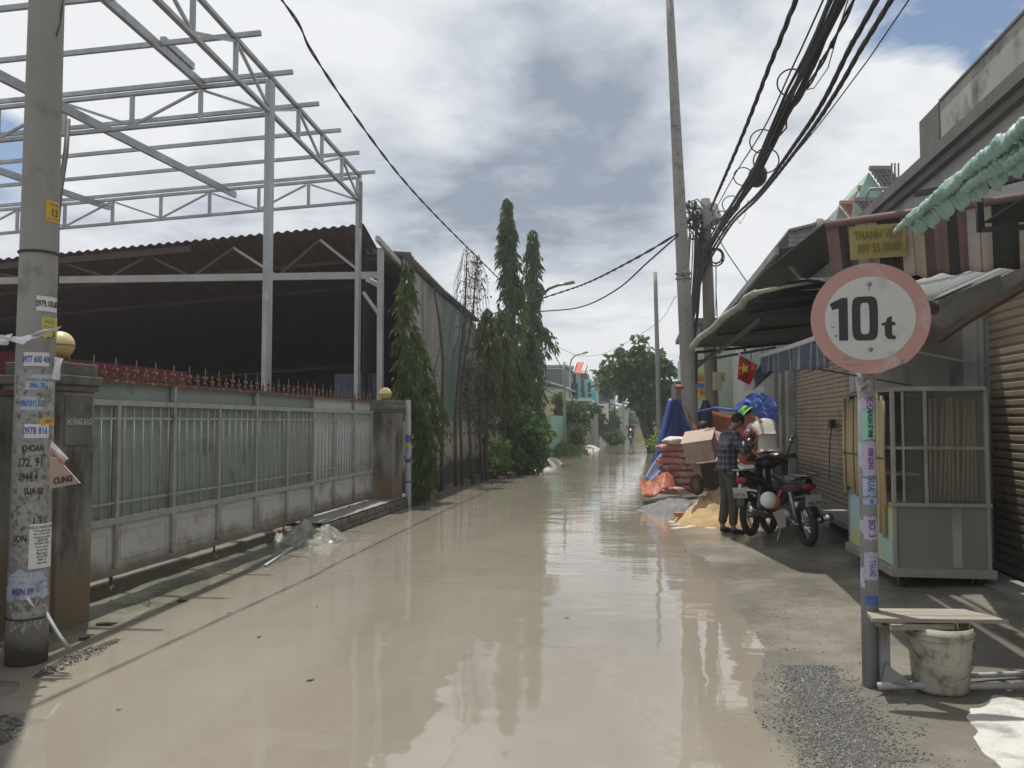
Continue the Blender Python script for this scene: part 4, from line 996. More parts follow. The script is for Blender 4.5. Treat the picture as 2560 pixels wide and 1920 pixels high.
# ================================================================ far end of the street
def house(name, label, x0, x1, y0, y1, z, mat, roof=None, roofmat='tin_roof', wins=(), cat='house', over=.2, group=None, frontwins=()):
    """box house; wins: (y centre, z centre, w, h) on the +x face; frontwins: (x, z, w, h) on the -y face"""
    t = thing(name, label, cat, ((x0 + x1) / 2, (y0 + y1) / 2, 0), group=group)
    m = MB(); m.mm((x0, y0, -.1), (x1, y1, z)); m.build('wall', mat, t)
    if roof == 'flat': m = MB(); m.mm((x0 - over, y0 - over, z + .002), (x1 + over, y1 + over, z + .16)); m.build('roof', roofmat, t)
    if roof == 'lean': m = MB(); m.prism([(x0 - over, y0 - over, z + .7), (x1 + over, y0 - over, z + .05), (x1 + over, y0 - over, z + .12), (x0 - over, y0 - over, z + .78)], (0, y1 - y0 + 2 * over, 0)); m.build('roof', roofmat, t)
    if roof == 'gable':
        xm = (x0 + x1) / 2; h = (x1 - x0) * .35
        m = MB(); m.prism([(x0 - over, y0 - over, z), (xm, y0 - over, z + h), (x1 + over, y0 - over, z), (x1 + over, y0 - over, z + .1), (xm, y0 - over, z + h + .12), (x0 - over, y0 - over, z + .1)], (0, y1 - y0 + 2 * over, 0)); m.build('roof', roofmat, t)
        m = MB(); m.prism([(x0, y0, z), (x1, y0, z), (xm, y0, z + h)], (0, y1 - y0, 0)); m.build('gable', mat, t)
    for (yc, zc, w_, h_) in wins:
        m = MB(); m.mm((x1 - .01, yc - w_ / 2, zc - h_ / 2), (x1 + .04, yc + w_ / 2, zc + h_ / 2)); o = m.build('window', 'house_white', t)
        m = MB(); m.mm((x1 + .03, yc - w_ / 2 + .07, zc - h_ / 2 + .07), (x1 + .05, yc + w_ / 2 - .07, zc + h_ / 2 - .07)); m.build('pane', 'glass', o)
    for (xc, zc, w_, h_) in frontwins:
        m = MB(); m.mm((xc - w_ / 2, y0 - .04, zc - h_ / 2), (xc + w_ / 2, y0 + .01, zc + h_ / 2)); o = m.build('window', 'house_white', t)
        m = MB(); m.mm((xc - w_ / 2 + .07, y0 - .05, zc - h_ / 2 + .07), (xc + w_ / 2 - .07, y0 - .03, zc + h_ / 2 - .07)); m.build('pane', 'glass', o)
    return t
def X_at(px, Y):     # x of the point at distance Y along the street seen at column px
    return ony(px, 1055, Y).x
def Z_at(py, px, Y): return ony(px, py, Y).z
# left far houses
Y = 62
house('house', 'grey two storey house with a dark upper balcony at the far left bend', X_at(1345, Y), X_at(1412, Y), Y, Y + 9, Z_at(918, 1380, Y), 'house_grey', 'flat', 'house_grey', frontwins=[(X_at(1385, Y), Z_at(945, 1385, Y), 1.5, 1.5)])
house('house', 'long grey concrete upper storey behind the pole and lamp', X_at(1400, 70), X_at(1447, 70), 70, 72, Z_at(920, 1430, 70), 'house_grey', 'flat', 'house_grey', frontwins=[(X_at(1424, 70), Z_at(948, 1424, 70), 1.3, 1.0)])
Y = 54
house('house', 'pale green house under a mint coloured metal roof behind the thin pole', X_at(1350, Y), X_at(1408, Y), Y, Y + 8, Z_at(972, 1400, Y), 'house_green', 'lean', 'mint_roof', over=.25)
house('house', 'low cream shed with rusty roof behind the creeper covered tree', X_at(1360, 50), X_at(1385, 50), 50, 53, Z_at(995, 1370, 50), 'house_yellow', 'lean', 'brown_trim')
house('house', 'white two storey house half hidden beside the turquoise house', X_at(1412, 67), X_at(1444, 67), 67, 68.5, Z_at(962, 1430, 66), 'house_grey', 'flat', 'tin_under', frontwins=[(X_at(1430, 67), Z_at(978, 1430, 67), 1.1, .9)])
t = thing('house', 'turquoise tower house with a red sloping roof', 'house', (X_at(1465, 62), 65, 0))
Y = 62
m = MB(); m.mm((X_at(1447, Y), Y, 0), (X_at(1478, Y), Y + 6, Z_at(948, 1460, Y))); m.mm((X_at(1478, Y), Y + .5, 0), (X_at(1490, Y), Y + 5, Z_at(975, 1480, Y))); m.build('wall', 'house_teal', t)
m = MB(); m.mm((X_at(1450, Y), Y + .4, Z_at(948, 1460, Y)), (X_at(1467, Y), Y + 4, Z_at(932, 1460, Y))); m.build('loggia', 'brown_wall', t)
for (pa, pb_, pc_, pd_) in (((1442, 908), (1464, 908), (1456, 932), (1434, 932)), ((1468, 915), (1475, 915), (1468, 932), (1461, 932))):
    P = [ony(q[0], q[1], Y - .6 + (0 if q[1] > 920 else 1.5)) for q in (pa, pb_, pc_, pd_)]
    m = MB(); m.prism(P, (0, .25, .1)); m.build('roof', 'red_roof', t)
    m = MB(); m.bar(P[1] + Vector((0, -.1, .12)), P[2] + Vector((0, -.1, .10)), .11, .10); m.bar(P[0] + Vector((0, -.1, .10)), P[3] + Vector((0, -.1, .10)), .08, .08); m.build('barge_board', 'house_white', t)
for px, py, w_, h_ in ((1456, 965, .9, 2.0), (1473, 968, .7, 1.6), (1458, 992, .8, 1.6), (1474, 995, .8, 1.4)):
    m = MB(); c = ony(px, py, Y - .03); m.box(c, (w_ * .32, .06, h_ * .45)); m.build('window', 'glass', t)
m = MB(); c = ony(1470, 1004, Y); m.mm((X_at(1447, Y), Y - .9, c.z - .25), (X_at(1480, Y), Y, c.z - .1)); m.mm((X_at(1447, Y), Y - .92, c.z - .1), (X_at(1480, Y), Y - .86, c.z + .3)); m.build('balcony', 'house_teal', t)
house('house', 'salmon fronted house to the right of the turquoise tower', X_at(1486, 78), X_at(1494, 78), 78, 84, Z_at(945, 1490, 78), 'terra', 'flat', 'house_white')
house('house', 'tall white house with narrow blue windows near the end of the street', X_at(1492, 82), X_at(1535, 82), 82, 90, Z_at(962, 1510, 82), 'house_white', 'flat', 'house_white', frontwins=[(X_at(1512, 82), Z_at(990, 1512, 82), 1.2, 2.6), (X_at(1527, 82), Z_at(985, 1527, 82), .9, 1.2)])
house('house', 'low white house with tin awning at the end of the street', X_at(1500, 76), X_at(1570, 76), 76, 80, Z_at(1022, 1530, 76), 'house_green', 'lean', 'tin_roof')
house('house', 'orange roofed house seen behind the broad leaved tree', X_at(1545, 95), X_at(1600, 95), 95, 104, Z_at(1018, 1560, 95), 'house_grey', 'lean', 'terra')
house('house', 'yellow walled compound closing the view down the street', X_at(1535, 92), X_at(1575, 92), 92, 94, Z_at(1035, 1550, 92), 'house_yellow', 'flat', 'house_white', cat='wall')
house('house', 'yellow garden wall on the right bank beyond the tree trunk', X_at(1588, 70), X_at(1650, 70), 70, 71, Z_at(1065, 1600, 70), 'house_yellow', 'flat', 'house_grey', cat='wall')
house('house', 'flat grey porch roof above the round trees on the left', X_at(1420, 52), X_at(1462, 52), 52, 56, Z_at(1003, 1440, 52), 'house_grey', 'flat', 'house_white', over=.4)
t = thing('garden_wall', 'pale mint garden wall at the left bank just past the bush', 'wall', (X_at(1368, 37), 37, 0))
m = MB(); m.mm((X_at(1352, 36), 36, -.1), (X_at(1378, 36), 36.2, 1.9)); m.mm((X_at(1378, 36) - .2, 36.2, -.1), (X_at(1378, 36), 42, 1.9)); m.build('wall', 'house_mint', t)
t = thing('garden_gate', 'grey gate posts under a small white canopy between the round trees', 'gate', (X_at(1470, 50), 50, 0))
m = MB(); 
for px in (1455, 1490): m.mm((X_at(px, 50) - .12, 50, -.1), (X_at(px, 50) + .12, 50.25, 2.1))
m.each('post', 'house_grey', t); m = MB(); m.mm((X_at(1453, 50), 49.5, Z_at(1033, 1470, 50)), (X_at(1474, 50), 50.4, Z_at(1029, 1470, 50))); m.build('canopy', 'house_white', t)
m = MB(); m.mm((X_at(1456, 50), 50.1, 0), (X_at(1489, 50), 50.14, 1.8)); m.build('leaf', 'house_grey', t)
tag(MB().box(ony(1508, 1034, 58), (.75, .06, 1.4)).build('street_sign', 'paper_white'), 'plain white board on the far left side of the street', 'sign')
# far trees
FT = 'round garden trees at the far left'
def far_tree(label, px, py_base_d, pyt, wpx, seed, mat='leaf_far', n=170, zlo=.3, L=.35):
    d = py_base_d; base = ony(px, 1100, d); base.z = 0; ztop = Z_at(pyt, px, d); r = wpx / 2 / 2070 * d
    bushy('garden_tree', label, base, [(0, 0, ztop - r * .8, r, r, r * .85), (-r * .3, 0, ztop * .45, r * .8, r * .8, ztop * .33), (r * .35, .2, ztop * .6, r * .7, r * .7, ztop * .3)], n, 9, L, L * .55, mat, seed, FT, trunk=([(0, 0, -.1), (.05, 0, ztop * .25), (0, 0, ztop * .5)], [.14, .10, .06]), cl_r=L * .9)
far_tree('round trimmed garden tree just right of the thin pole at the far left', 1438, 47, 1010, 58, 61)
far_tree('second round garden tree, over the grey gate posts', 1480, 52, 1018, 54, 62)
far_tree('small dark garden tree before the yellow wall', 1525, 62, 1028, 40, 63, n=120)
far_tree('creeper covered tree stump left of the thin pole', 1394, 42, 985, 32, 64, mat='leaf_yellow', n=130, L=.22)
far_tree('low pale shrub in front of the first round tree', 1440, 41, 1062, 40, 65, mat='leaf_bush', n=80, L=.2)
far_tree('low rounded shrub at the far waterline', 1535, 58, 1075, 50, 66, n=80, L=.25)
far_tree('distant trees in front of the orange roof', 1560, 85, 1030, 60, 67, n=90, L=.45)
rnd = random.Random(9); m = MB()
for _ in range(2200):
    px = rnd.gauss(1415, 22); d = rnd.uniform(36, 44); p = ony(px, 1100, d); p.z = rnd.uniform(0, .55) * max(0.1, 1 - abs(px - 1412) / 60)
    leaf_q(m, p, (rdir(rnd) * .6 + Vector((0, 0, 1))).normalized(), .28, .04, rdir(rnd), 0)
tag(m.build('grass', 'leaf_far', kind='stuff'), 'tuft of tall grass at the foot of the thin pole on the left bank')
# broad leaved tree on the right bank
tb = onz(1640, 1132, 0); tb = ony(1640, 1100, 43.5); tb.z = 0
def tr(px, py, dy=0): 
    p = ony(px, py, tb.y + dy); return (p.x - tb.x, dy, p.z)
blobs = []
for (px, py, rr, rz, dy) in ((1605, 880, .5, .6, 0), (1560, 905, .75, .6, -.3), (1530, 935, .75, .55, .2), (1600, 930, .9, .7, .5), (1640, 905, .6, .5, -.3), (1660, 940, .7, .6, 0), (1575, 970, .9, .6, .4), (1640, 985, 1.0, .8, .3), (1610, 1010, .8, .6, 0), (1650, 1035, .75, .6, -.2), (1516, 960, .45, .45, 0), (1590, 855 + 12, .3, .35, 0), (1670, 1000, .6, .7, .2)):
    q = tr(px, py, dy); blobs.append((q[0], q[1], q[2], rr, rr, rz))
bt = bushy('broadleaf_tree', 'broad leaved tree leaning over the right bank, left of the tall bare pole', tb, blobs, 430, 8, .42, .26, 'leaf_broad', 71,
      trunk=([(0, 0, -.1), tr(1630, 1105), tr(1612, 1060), tr(1598, 1010), tr(1590, 960)], [.42, .36, .28, .22, .12]), cl_r=.30)
d = ony(1645, 1090, 27); d.z = .35
bushy('seedling', 'lime green seedling at the foot of the blue tarpaulin', ony(1644, 1150, 26), [(0, 0, .5, .3, .2, .4)], 22, 7, .16, .10, 'leaf_lime', 72, cat='plant')

# ---- poles in the far street, lamps
def simple_pole(name, px, pytop, Y, r, label, mat='pole_concrete', pxb=None, cat='utility pole', group=None):
    top = ony(px, pytop, Y); b = Vector((ony(pxb, 1100, Y).x if pxb else top.x, Y, -.1))
    return solid_pole(name, b, top, r * 1.3, r, label, mat, cat, group=group, n=14)
simple_pole('utility_pole', 1411, 905, 40, .065, 'thin dark pole on the left bank before the mint roofed house')
simple_pole('utility_pole', 1638, 680, 36, .085, 'slender bare pole rising out of the broad leaved tree', pxb=1650)
simple_pole('utility_pole', 1621, 865, 60, .10, 'short distant pole top just above the broad leaved tree')
simple_pole('utility_pole', 1558, 985, 75, .10, 'thin distant pole at the end of the street')
simple_pole('utility_pole', 1492, 960, 66, .13, 'rusty brown distant pole beside the turquoise house', mat='old_pole')
def lamp(px, pyt, Y, arm, label):
    top = ony(px, pyt, Y); t = thing('street_lamp', label, 'street lamp', (top.x, Y, 0), group='curved arm street lamps')
    P = [Vector((top.x, Y, 0)), top] + [ony(a, b, Y - .2 * i) for i, (a, b) in enumerate(arm[:-1])]
    MB().tube([Vector((top.x, Y, 0)), Vector((top.x, Y, top.z))] + P[2:], .055, 8).build('pole', 'steel', t, smooth=True)
    a, b = P[-1], ony(arm[-1][0], arm[-1][1], Y - .9)
    MB().bar(a, b, .22, .10).build('lamp_head', 'galv_old', t, bevel=.03)
lamp(1348, 790, 32, [(1349, 760), (1356, 738), (1372, 722), (1395, 713), (1413, 710), (1436, 705)], 'street lamp with a long curved arm rising from the slim columnar trees')
lamp(1425, 915, 58, [(1428, 900), (1436, 890), (1450, 885), (1457, 884), (1468, 880)], 'smaller distant street lamp behind the thin dark pole')

# ================================================================ right: poles and wires
tp0 = ony(1735, 1235, 19.9); tp0.z = 0.05; tpt = ony(1674, 0, 19.9)
kk = 12.6 / tpt.z; tpt = tp0 + (tpt - tp0) * kk
tp = solid_pole('utility_pole', tp0, tpt, .205, .085, 'very tall pale concrete pole at the right edge of the flood', n=32)
C3 = Cyl(tp0, tpt, .205, .085)
def zt_(py): return ony(1700, py, 19.9).z
m = MB()
for py in (684, 697):
    m.tube([C3.p(a * .2, zt_(py), .012) for a in range(-16, 17)], .025, 6)
for sgn in (-.25, .25): m.tube([C3.p(sgn, zt_(690), .02), C3.p(sgn, zt_(690), .08)], .03, 6)
m.build('clamp_band', 'steel', tp, smooth=True)
m = MB()
for i in range(26):
    z = 3.2 + i * .34
    m.tube([C3.p(0.15, z, .0), C3.p(.15, z, .003)], .017, 6)
m.each('step_hole', 'black', tp)
op0 = ony(1786, 1235, 22.3); op0.z = .05; opt = ony(1763, 498, 22.3)
op = solid_pole('utility_pole', op0, opt, .20, .125, 'older brown pole hung with a mass of cables and coils', mat='old_pole', n=20)
op['group'] = tp['group'] = 'two roadside poles on the right'
PY = 22.3
def PP(px, py, dy=0): return ony(px, py, PY + dy)
# hardware between the two poles
rnd = random.Random(31)
m = MB(); m.bar(PP(1768, 520, -.15), PP(1783, 560, -.3), .25, .5); m.build('junction_box', 'galv_old', op, bevel=.02)
m = MB()
for (py, x0, x1) in ((520, 1716, 1764), (545, 1712, 1768), (568, 1712, 1790), (597, 1728, 1772)): m.bar(PP(x0, py), PP(x1, py + 3), .05, .05)
m.build('cross_arm', 'galv_old', op)
m = MB()
for i in range(26):
    a = (rnd.uniform(1712, 1735), rnd.uniform(500, 575)); b_ = (rnd.uniform(1750, 1772), rnd.uniform(520, 610)); c = ((a[0] + b_[0]) / 2 + rnd.uniform(-8, 8), max(a[1], b_[1]) + rnd.uniform(-40, 25))
    m.tube([PP(*a, rnd.uniform(-.2, .1)), PP(*c, -.3), PP(*b_, -.1)], .018, 5)
for i in range(14):
    a = rnd.uniform(1722, 1760); m.tube([PP(a, rnd.uniform(560, 600), -.1), PP(a - 4 + rnd.uniform(-3, 3), 680, -.15), PP(a - 10, 780, -.1), PP(a - 22 + rnd.uniform(-6, 6), rnd.uniform(800, 900))], rnd.uniform(.012, .03), 5)
m.build('jumper_wires', 'cable', op, smooth=True)
m = MB()
for i in range(14):
    c = PP(rnd.uniform(1715, 1745), rnd.uniform(500, 570), rnd.uniform(-.25, 0)); m.ball(c, rnd.uniform(.035, .06), 8, 6, (1, 1, 1.6))
m.each('insulator', 'black', op, smooth=True)
m = MB()
for i, (px, py, r) in enumerate(((1790, 640, .17), (1791, 643, .20), (1789, 645, .185), (1790, 641, .15), (1796, 560, .18), (1805, 545, .16))):
    c = PP(px, py, -.4); m.tube([c + Vector((math.cos(a * .35) * r, .03 * math.sin(a + i), math.sin(a * .35) * r * 1.15)) for a in range(19)], .016, 5)
m.tube([PP(1790, 660, -.4), PP(1790, 720, -.4), PP(1790, 790, -.4)], .015, 5); m.tube([PP(1800, 1000 - 100, -.6), PP(1790, 720, -.5)], .008, 4)
m.each('cable_coil', 'cable', op, smooth=True)
m = MB(); m.box(PP(1793, 953, -.25), (.22, .18, .48)); m.box(PP(1802, 943, -.22), (.2, .16, .25)); m.build('meter_box', 'meter_box', op, bevel=.015)
m = MB(); m.tube([PP(1793, 975, -.25), PP(1794, 1010, -.2), PP(1790, 1060, 0)], .02, 6); m.build('conduit', 'galv_old', op)
# cable bundles running over the right hand side
def cab(pts, r, name, label, n=7, twist=0, wob=0.0, cat='cable', group='overhead cables on the right'):
    P = [Vector(p) for p in pts]
    # catmull-rom
    out = []
    Q = [P[0] * 2 - P[1]] + P + [P[-1] * 2 - P[-2]]
    for i in range(1, len(Q) - 2):
        for k in range(10):
            t_ = k / 10; a, b_, c, d_ = Q[i - 1:i + 3]
            out.append(.5 * ((2 * b_) + (c - a) * t_ + (2 * a - 5 * b_ + 4 * c - d_) * t_ ** 2 + (3 * b_ - a - 3 * c + d_) * t_ ** 3))
    out.append(P[-1]); m = MB()
    if twist:
        n_ = len(out); dense = []
        for i in range(n_ - 1):
            for k in range(8): dense.append(out[i].lerp(out[i + 1], k / 8))
        for s in range(twist):
            ph0 = s * 2 * math.pi / twist; L = 0; prev = dense[0]; pp_ = []
            for p in dense:
                L += (p - prev).length; prev = p; ph = ph0 + L * 5.0
                pp_.append(p + Vector((math.cos(ph), 0, math.sin(ph))) * r * .62)
            m.tube(pp_, r * .62, 5)
    else: m.tube(out, r, n)
    o = m.build(name, 'cable', smooth=True); tag(o, label, cat, group); return o
def cx(X, *pp): return [onx(a, b, X) for a, b in pp]
end = PP(1770, 560)
def ext(P):     # carry the wire on behind the camera
    d = (P[0] - P[1]).normalized(); return [P[0] + d * 9 + Vector((0, 0, .1))] + P
cab(ext(cx(1.55, (1990, 0), (1930, 150), (1860, 330), (1800, 470)) + [PP(1776, 525, -.3)]), .024, 'overhead_cable', 'leftmost twisted overhead cable falling to the old brown pole', twist=3)
cab(ext(cx(1.75, (2058, 0), (1985, 160), (1910, 320), (1835, 440)) + [PP(1780, 540, -.3)]), .010, 'overhead_cable', 'thin support wire with small clamps beside the thick bundle')
main = cx(1.9, (2095, 0), (2030, 150), (1985, 240), (1930, 350), (1885, 440), (1835, 520), (1800, 570)) + [PP(1770, 625, -.2), PP(1745, 700, -.2), PP(1728, 790, -.1), PP(1712, 880, 0)]
bun = thing('cable_bundle', 'thick sagging black bundle of many cables on the right', 'cable', main[3], group='overhead cables on the right')
rnd = random.Random(77)
Mx = ext(main)
for i in range(13):
    ox, oz = rnd.uniform(-.055, .055), rnd.uniform(-.075, .075); m = MB(); ph = rnd.uniform(0, 6)
    P = [p + Vector((ox + .02 * math.sin(j * 1.3 + ph), 0, oz + .02 * math.cos(j * 1.7 + ph))) for j, p in enumerate(Mx)]
    fine = []
    for a, b_ in zip(P, P[1:]):
        for k in range(6): fine.append(a.lerp(b_, k / 6))
    fine.append(P[-1]); m.tube(fine, rnd.uniform(.012, .022), 6); m.build('strand', 'cable', bun, smooth=True)
c = onx(1886, 441, 1.95)
m = MB(); m.ball(c + Vector((.05, 0, 0)), .19, 14, 10, (.8, 1.6, .9)); m.build('splice_box', 'cable', bun, smooth=True)
m = MB()
for (px, py, r) in ((1980, 205, .16), (1906, 352, .17), (1858, 440, .15), (1916, 400, .17), (1828, 510, .16)):
    c = onx(px, py, 1.78); m.tube([c + Vector((math.cos(a * .35) * r, .02, math.sin(a * .35) * r)) for a in range(19)], .010, 5)
m.tube([c for c in cx(2.0, (1966, 280), (1966, 320), (1950, 338), (1925, 335))], .012, 5)
m.tube([c for c in cx(2.0, (2120, 0), (2095, 80), (2070, 170), (2035, 220), (2000, 228))], .006, 4)
m.tube([c for c in cx(2.0, (2050, 150), (2040, 190), (2010, 210), (1990, 200))], .006, 4)
m.tube([c for c in cx(2.0, (1870, 500), (1862, 540), (1850, 560), (1830, 520))], .005, 4)
m.each('loose_loop', 'cable', bun, smooth=True)
cab(ext(cx(2.05, (2135, 0), (2080, 110), (2020, 215))) + cx(2.0, (1960, 300)), .022, 'overhead_cable', 'short cable joining the thick bundle from the right', twist=2)
cab(ext(cx(2.3, (2192, 0), (2130, 110), (2060, 250), (1995, 350), (1900, 480), (1830, 550))) + [PP(1772, 640, -.2), PP(1740, 720, -.1), PP(1715, 870, .1)], .025, 'overhead_cable', 'left one of the two twisted cables right of the thick bundle', twist=4)
cab(ext(cx(2.5, (2228, 0), (2160, 110), (2085, 240), (2010, 350), (1900, 490), (1830, 560))) + [PP(1775, 650, -.2), PP(1745, 730, -.1), PP(1718, 880, .1)], .025, 'overhead_cable', 'right one of the two twisted cables right of the thick bundle', twist=4)
cab(ext(cx(2.9, (2272, 0), (2140, 190), (2000, 370), (1880, 500))) + [PP(1800, 575, -.1)], .009, 'overhead_cable', 'thin single wire farthest right against the clouds')
cab([PP(1795, 590, -.2), PP(1810, 620, -.6), PP(1840, 665, -2), PP(1873, 713, -4)], .014, 'overhead_cable', 'thin wire dropping from the brown pole to the tin roof')
# wires across the street
cab([C3.p(-.5, zt_(587), .02), ony(1600, 640, 21), ony(1480, 702, 25), ony(1395, 733, 29), ony(1200, 795, 34)], .028, 'overhead_cable', 'upper twisted cable crossing the street from the tall pole', twist=2, group='cables crossing the street')
cab([C3.p(-.5, zt_(592), .02), ony(1620, 655, 21), ony(1540, 725, 24), ony(1450, 768, 28), ony(1350, 779, 32)], .022, 'overhead_cable', 'lower cable crossing the street to the curved street lamp', group='cables crossing the street')
cab([ony(1350, 790, 32), ony(1365, 840, 34), ony(1385, 885, 37), ony(1405, 920, 40)], .02, 'overhead_cable', 'sagging wire from the street lamp down to the thin dark pole', group='cables crossing the street')
cab([ony(1350, 850, 32), ony(1400, 870, 38), ony(1455, 890, 46), ony(1520, 880, 50), ony(1640, 810, 40), ony(1690, 740, 30)], .010, 'overhead_cable', 'faint thin wire over the distant roofs', group='cables crossing the street')
# the long cable on the left
lcab = cab([Vector((-4.3, -3, 7.4)), Vector((-4.25, 5.2, 6.8))] + cx(-4.2, (705, 0), (780, 130), (880, 280), (1000, 440), (1110, 560), (1250, 700)) + [ony(1262, 720, 30)], .018, 'overhead_cable', 'long twisted cable sweeping down from the top left towards the tall trees', twist=2, group='cables crossing the street')

# ================================================================ right: shops
SX = 3.5
def ribs(mb, x, y0, y1, z0, z1, pitch=.085, dep=.022):
    z = z0; k = 0; prof = []
    while z < z1:
        prof += [(z, 0), (z + pitch * .25, -dep), (z + pitch * .75, -dep)]; z += pitch
    prof.append((z1, 0))
    for (za, xa), (zb, xb) in zip(prof, prof[1:]): mb.quad((x + xa, y0, za), (x + xa, y1, za), (x + xb, y1, zb), (x + xb, y0, zb))
    return mb
def shutter(name, label, y0, y1, z0, z1, x, mat, cat='roller shutter'):
    t = thing(name, label, cat, (x, (y0 + y1) / 2, z0), group='roller shutters of the shops')
    ribs(MB(), x, y0, y1, z0, z1).build('curtain', mat, t)
    m = MB(); m.mm((x - .05, y0 - .05, z0), (x + .03, y0, z1)); m.mm((x - .05, y1, z0), (x + .03, y1 + .05, z1)); m.each('guide_rail', 'galv_old', t)
    m = MB(); m.mm((x - .04, y0, z0), (x + .02, y1, z0 + .07)); m.build('bottom_bar', 'steel', t); return t
s1a = onx(2452, 1100, SX).y
B1 = thing('shop_building', 'tall white shop building with a stained parapet at the right edge', 'building', (5, 6, 0))
m = MB()
yd0, yd1 = 5.4, s1a
m.mm((SX, -4, -.1), (SX + .3, yd0, 4.6)); m.mm((SX, yd1, -.1), (SX + .3, 14.0, 4.6)); m.mm((SX, yd0, 2.95), (SX + .3, yd1, 4.6)); m.mm((SX + .3, -4, -.1), (9, 13.9, 4.55)); m.build('wall', 'shop_wall', B1)
m = MB(); m.mm((SX - .14, -4, 4.6), (9.1, 14.05, 4.74)); m.mm((SX - .08, -4, 4.50), (SX, 14.0, 4.597)); m.build('cornice', 'shop_trim', B1)
m = MB(); m.mm((SX - .12, -4, 4.743), (SX + .06, 10.3, 5.16)); m.build('parapet', 'parapet', B1); m = MB(); m.mm((SX - .135, 9.7, 4.745), (SX + .08, 10.33, 5.17)); m.mm((SX - .135, -4, 5.163), (SX + .08, 9.69, 5.19)); m.build('parapet_end', 'shop_trim', B1)
m = MB(); m.mm((SX - .14, yd1 + .02, -.1), (SX - .002, yd1 + .42, 2.9)); m.build('pilaster', 'shop_wall', B1)
m = MB(); m.mm((SX - .35, 5.0, -.1), (SX - .002, yd1 - .05, .13)); m.build('door_step', 'concrete', B1)
m = MB(); m.tube([(SX - .1, 12.6, 4.75), (SX - .14, 12.6, 4.9), (SX - .1, 12.6, 5.0), (SX + .15, 12.6, 5.0)], .025, 6); m.tube([(SX - .05, 12.2, 4.5), (SX - .05, 12.2, 3.3)], .035, 8); m.build('drain_pipe', 'galv_old', B1, smooth=True)
shutter('roller_shutter', 'cream roller shutter at the right edge beyond the food cart', yd0 + .05, yd1 - .05, .13, 2.95, SX + .10, 'shutter')
m = MB()
B2 = thing('shop_building', 'low shop with a brown roller shutter and dark tin eave past the white building', 'building', (5, 17, 0))
m.mm((SX, 14.05, -.1), (SX + .3, 14.35, 4.5)); m.mm((SX, 19.25, -.1), (SX + .3, 21.3, 4.5)); m.mm((SX, 14.35, 2.75), (SX + .3, 19.25, 4.5)); m.mm((SX + .3, 14.05, -.1), (9, 21.3, 4.4)); m.build('wall', 'shop_wall', B2)
m = MB(); m.mm((SX - .12, 19.3, -.1), (SX - .002, 19.62, 4.3)); m.mm((SX - .1, 20.35, -.1), (SX - .002, 20.6, 4.3)); m.build('pilaster', 'shop_wall', B2)
m = MB(); m.mm((SX - .06, 19.65, -.1), (SX - .002, 20.33, 4.3)); m.mm((SX - .09, 20.62, -.1), (SX - .001, 21.28, 4.3)); m.build('dark_door', 'tin_under', B2)
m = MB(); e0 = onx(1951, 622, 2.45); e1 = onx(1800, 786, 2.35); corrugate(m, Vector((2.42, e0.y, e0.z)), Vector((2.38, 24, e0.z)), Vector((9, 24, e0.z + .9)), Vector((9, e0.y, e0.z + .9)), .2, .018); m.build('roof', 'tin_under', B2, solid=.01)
m = MB(); m.mm((2.36, e0.y - .02, e0.z - .10), (2.42, 24, e0.z + .04)); m.build('eave_fascia', 'tin_roof', B2)
m = MB(); m.bar(onx(1958, 645, 2.6), onx(2012, 706, 3.35), .06, .06); m.build('eave_strut', 'galv', B2)
m = MB(); q = [ony(1972, 576, 15.6), ony(2072, 552, 15.6), ony(2072, 640, 15.6), ony(1972, 622, 15.6)]; corrugate(m, q[3], q[0], q[1], q[2], .08, .012); m.build('upper_sheet_wall', 'tin_roof', B2, solid=.01)
m = MB(); m.prism([ony(1972, 572, 15.5), ony(2075, 547, 15.5), ony(2075, 553, 15.5), ony(1972, 578, 15.5)], (0, 3, 0)); m.build('upper_roof', 'tin_roof', B2)
m = MB(); m.tube([ony(2050, 548, 15), ony(2048, 575, 15), ony(2052, 600, 15)], [.06, .10, .06], 8); m.tube([ony(2035, 562, 15), ony(2066, 556, 15)], .05, 7); m.build('cable_knot', 'shop_trim', B2, smooth=True)
shutter('roller_shutter', 'brown roller shutter behind the parked motorbikes', 14.4, 19.2, .08, 2.75, SX + .06, 'shutter_b')
B3 = thing('shop_building', 'grey house front with green tinted upper windows behind the wired pole', 'building', (5, 26, 0))
m = MB(); m.mm((SX, 21.35, -.1), (8, 31, 4.3)); m.build('wall', 'house_grey', B3)
for i, (ya, yb) in enumerate(((21.6, 23.3), (23.4, 25.6), (25.7, 27.8))):
    m = MB(); m.mm((SX - .05, ya, 3.0), (SX - .001, yb, 3.75)); o = m.build('window', 'black', B3)
    m = MB(); m.mm((SX - .06, ya + .06, 3.06), (SX - .051, yb - .06, 3.69)); m.build('pane', 'glass_green', o)
B4 = thing('shop_building', 'pale green balcony house between the two roadside poles', 'building', (3.5, 35, 0))
m = MB(); m.mm((X_at(1722, 32), 32, -.1), (7, 40, Z_at(868, 1740, 32))); m.build('wall', 'house_green', B4)
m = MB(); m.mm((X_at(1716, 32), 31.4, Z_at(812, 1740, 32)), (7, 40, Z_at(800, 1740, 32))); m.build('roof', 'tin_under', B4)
m = MB(); m.mm((X_at(1722, 32), 31.95, Z_at(868, 1740, 32)), (X_at(1780, 32), 32.1, Z_at(860, 1740, 32))); m.mm((X_at(1722, 32), 31.9, Z_at(860, 1740, 32)), (X_at(1726, 32), 31.96, Z_at(812, 1740, 32))); m.build('balcony_rail', 'house_white', B4)
m = MB(); m.mm((X_at(1727, 32), 31.97, Z_at(858, 1740, 32)), (X_at(1755, 32), 32, Z_at(815, 1740, 32))); m.build('window', 'glass_green', B4)
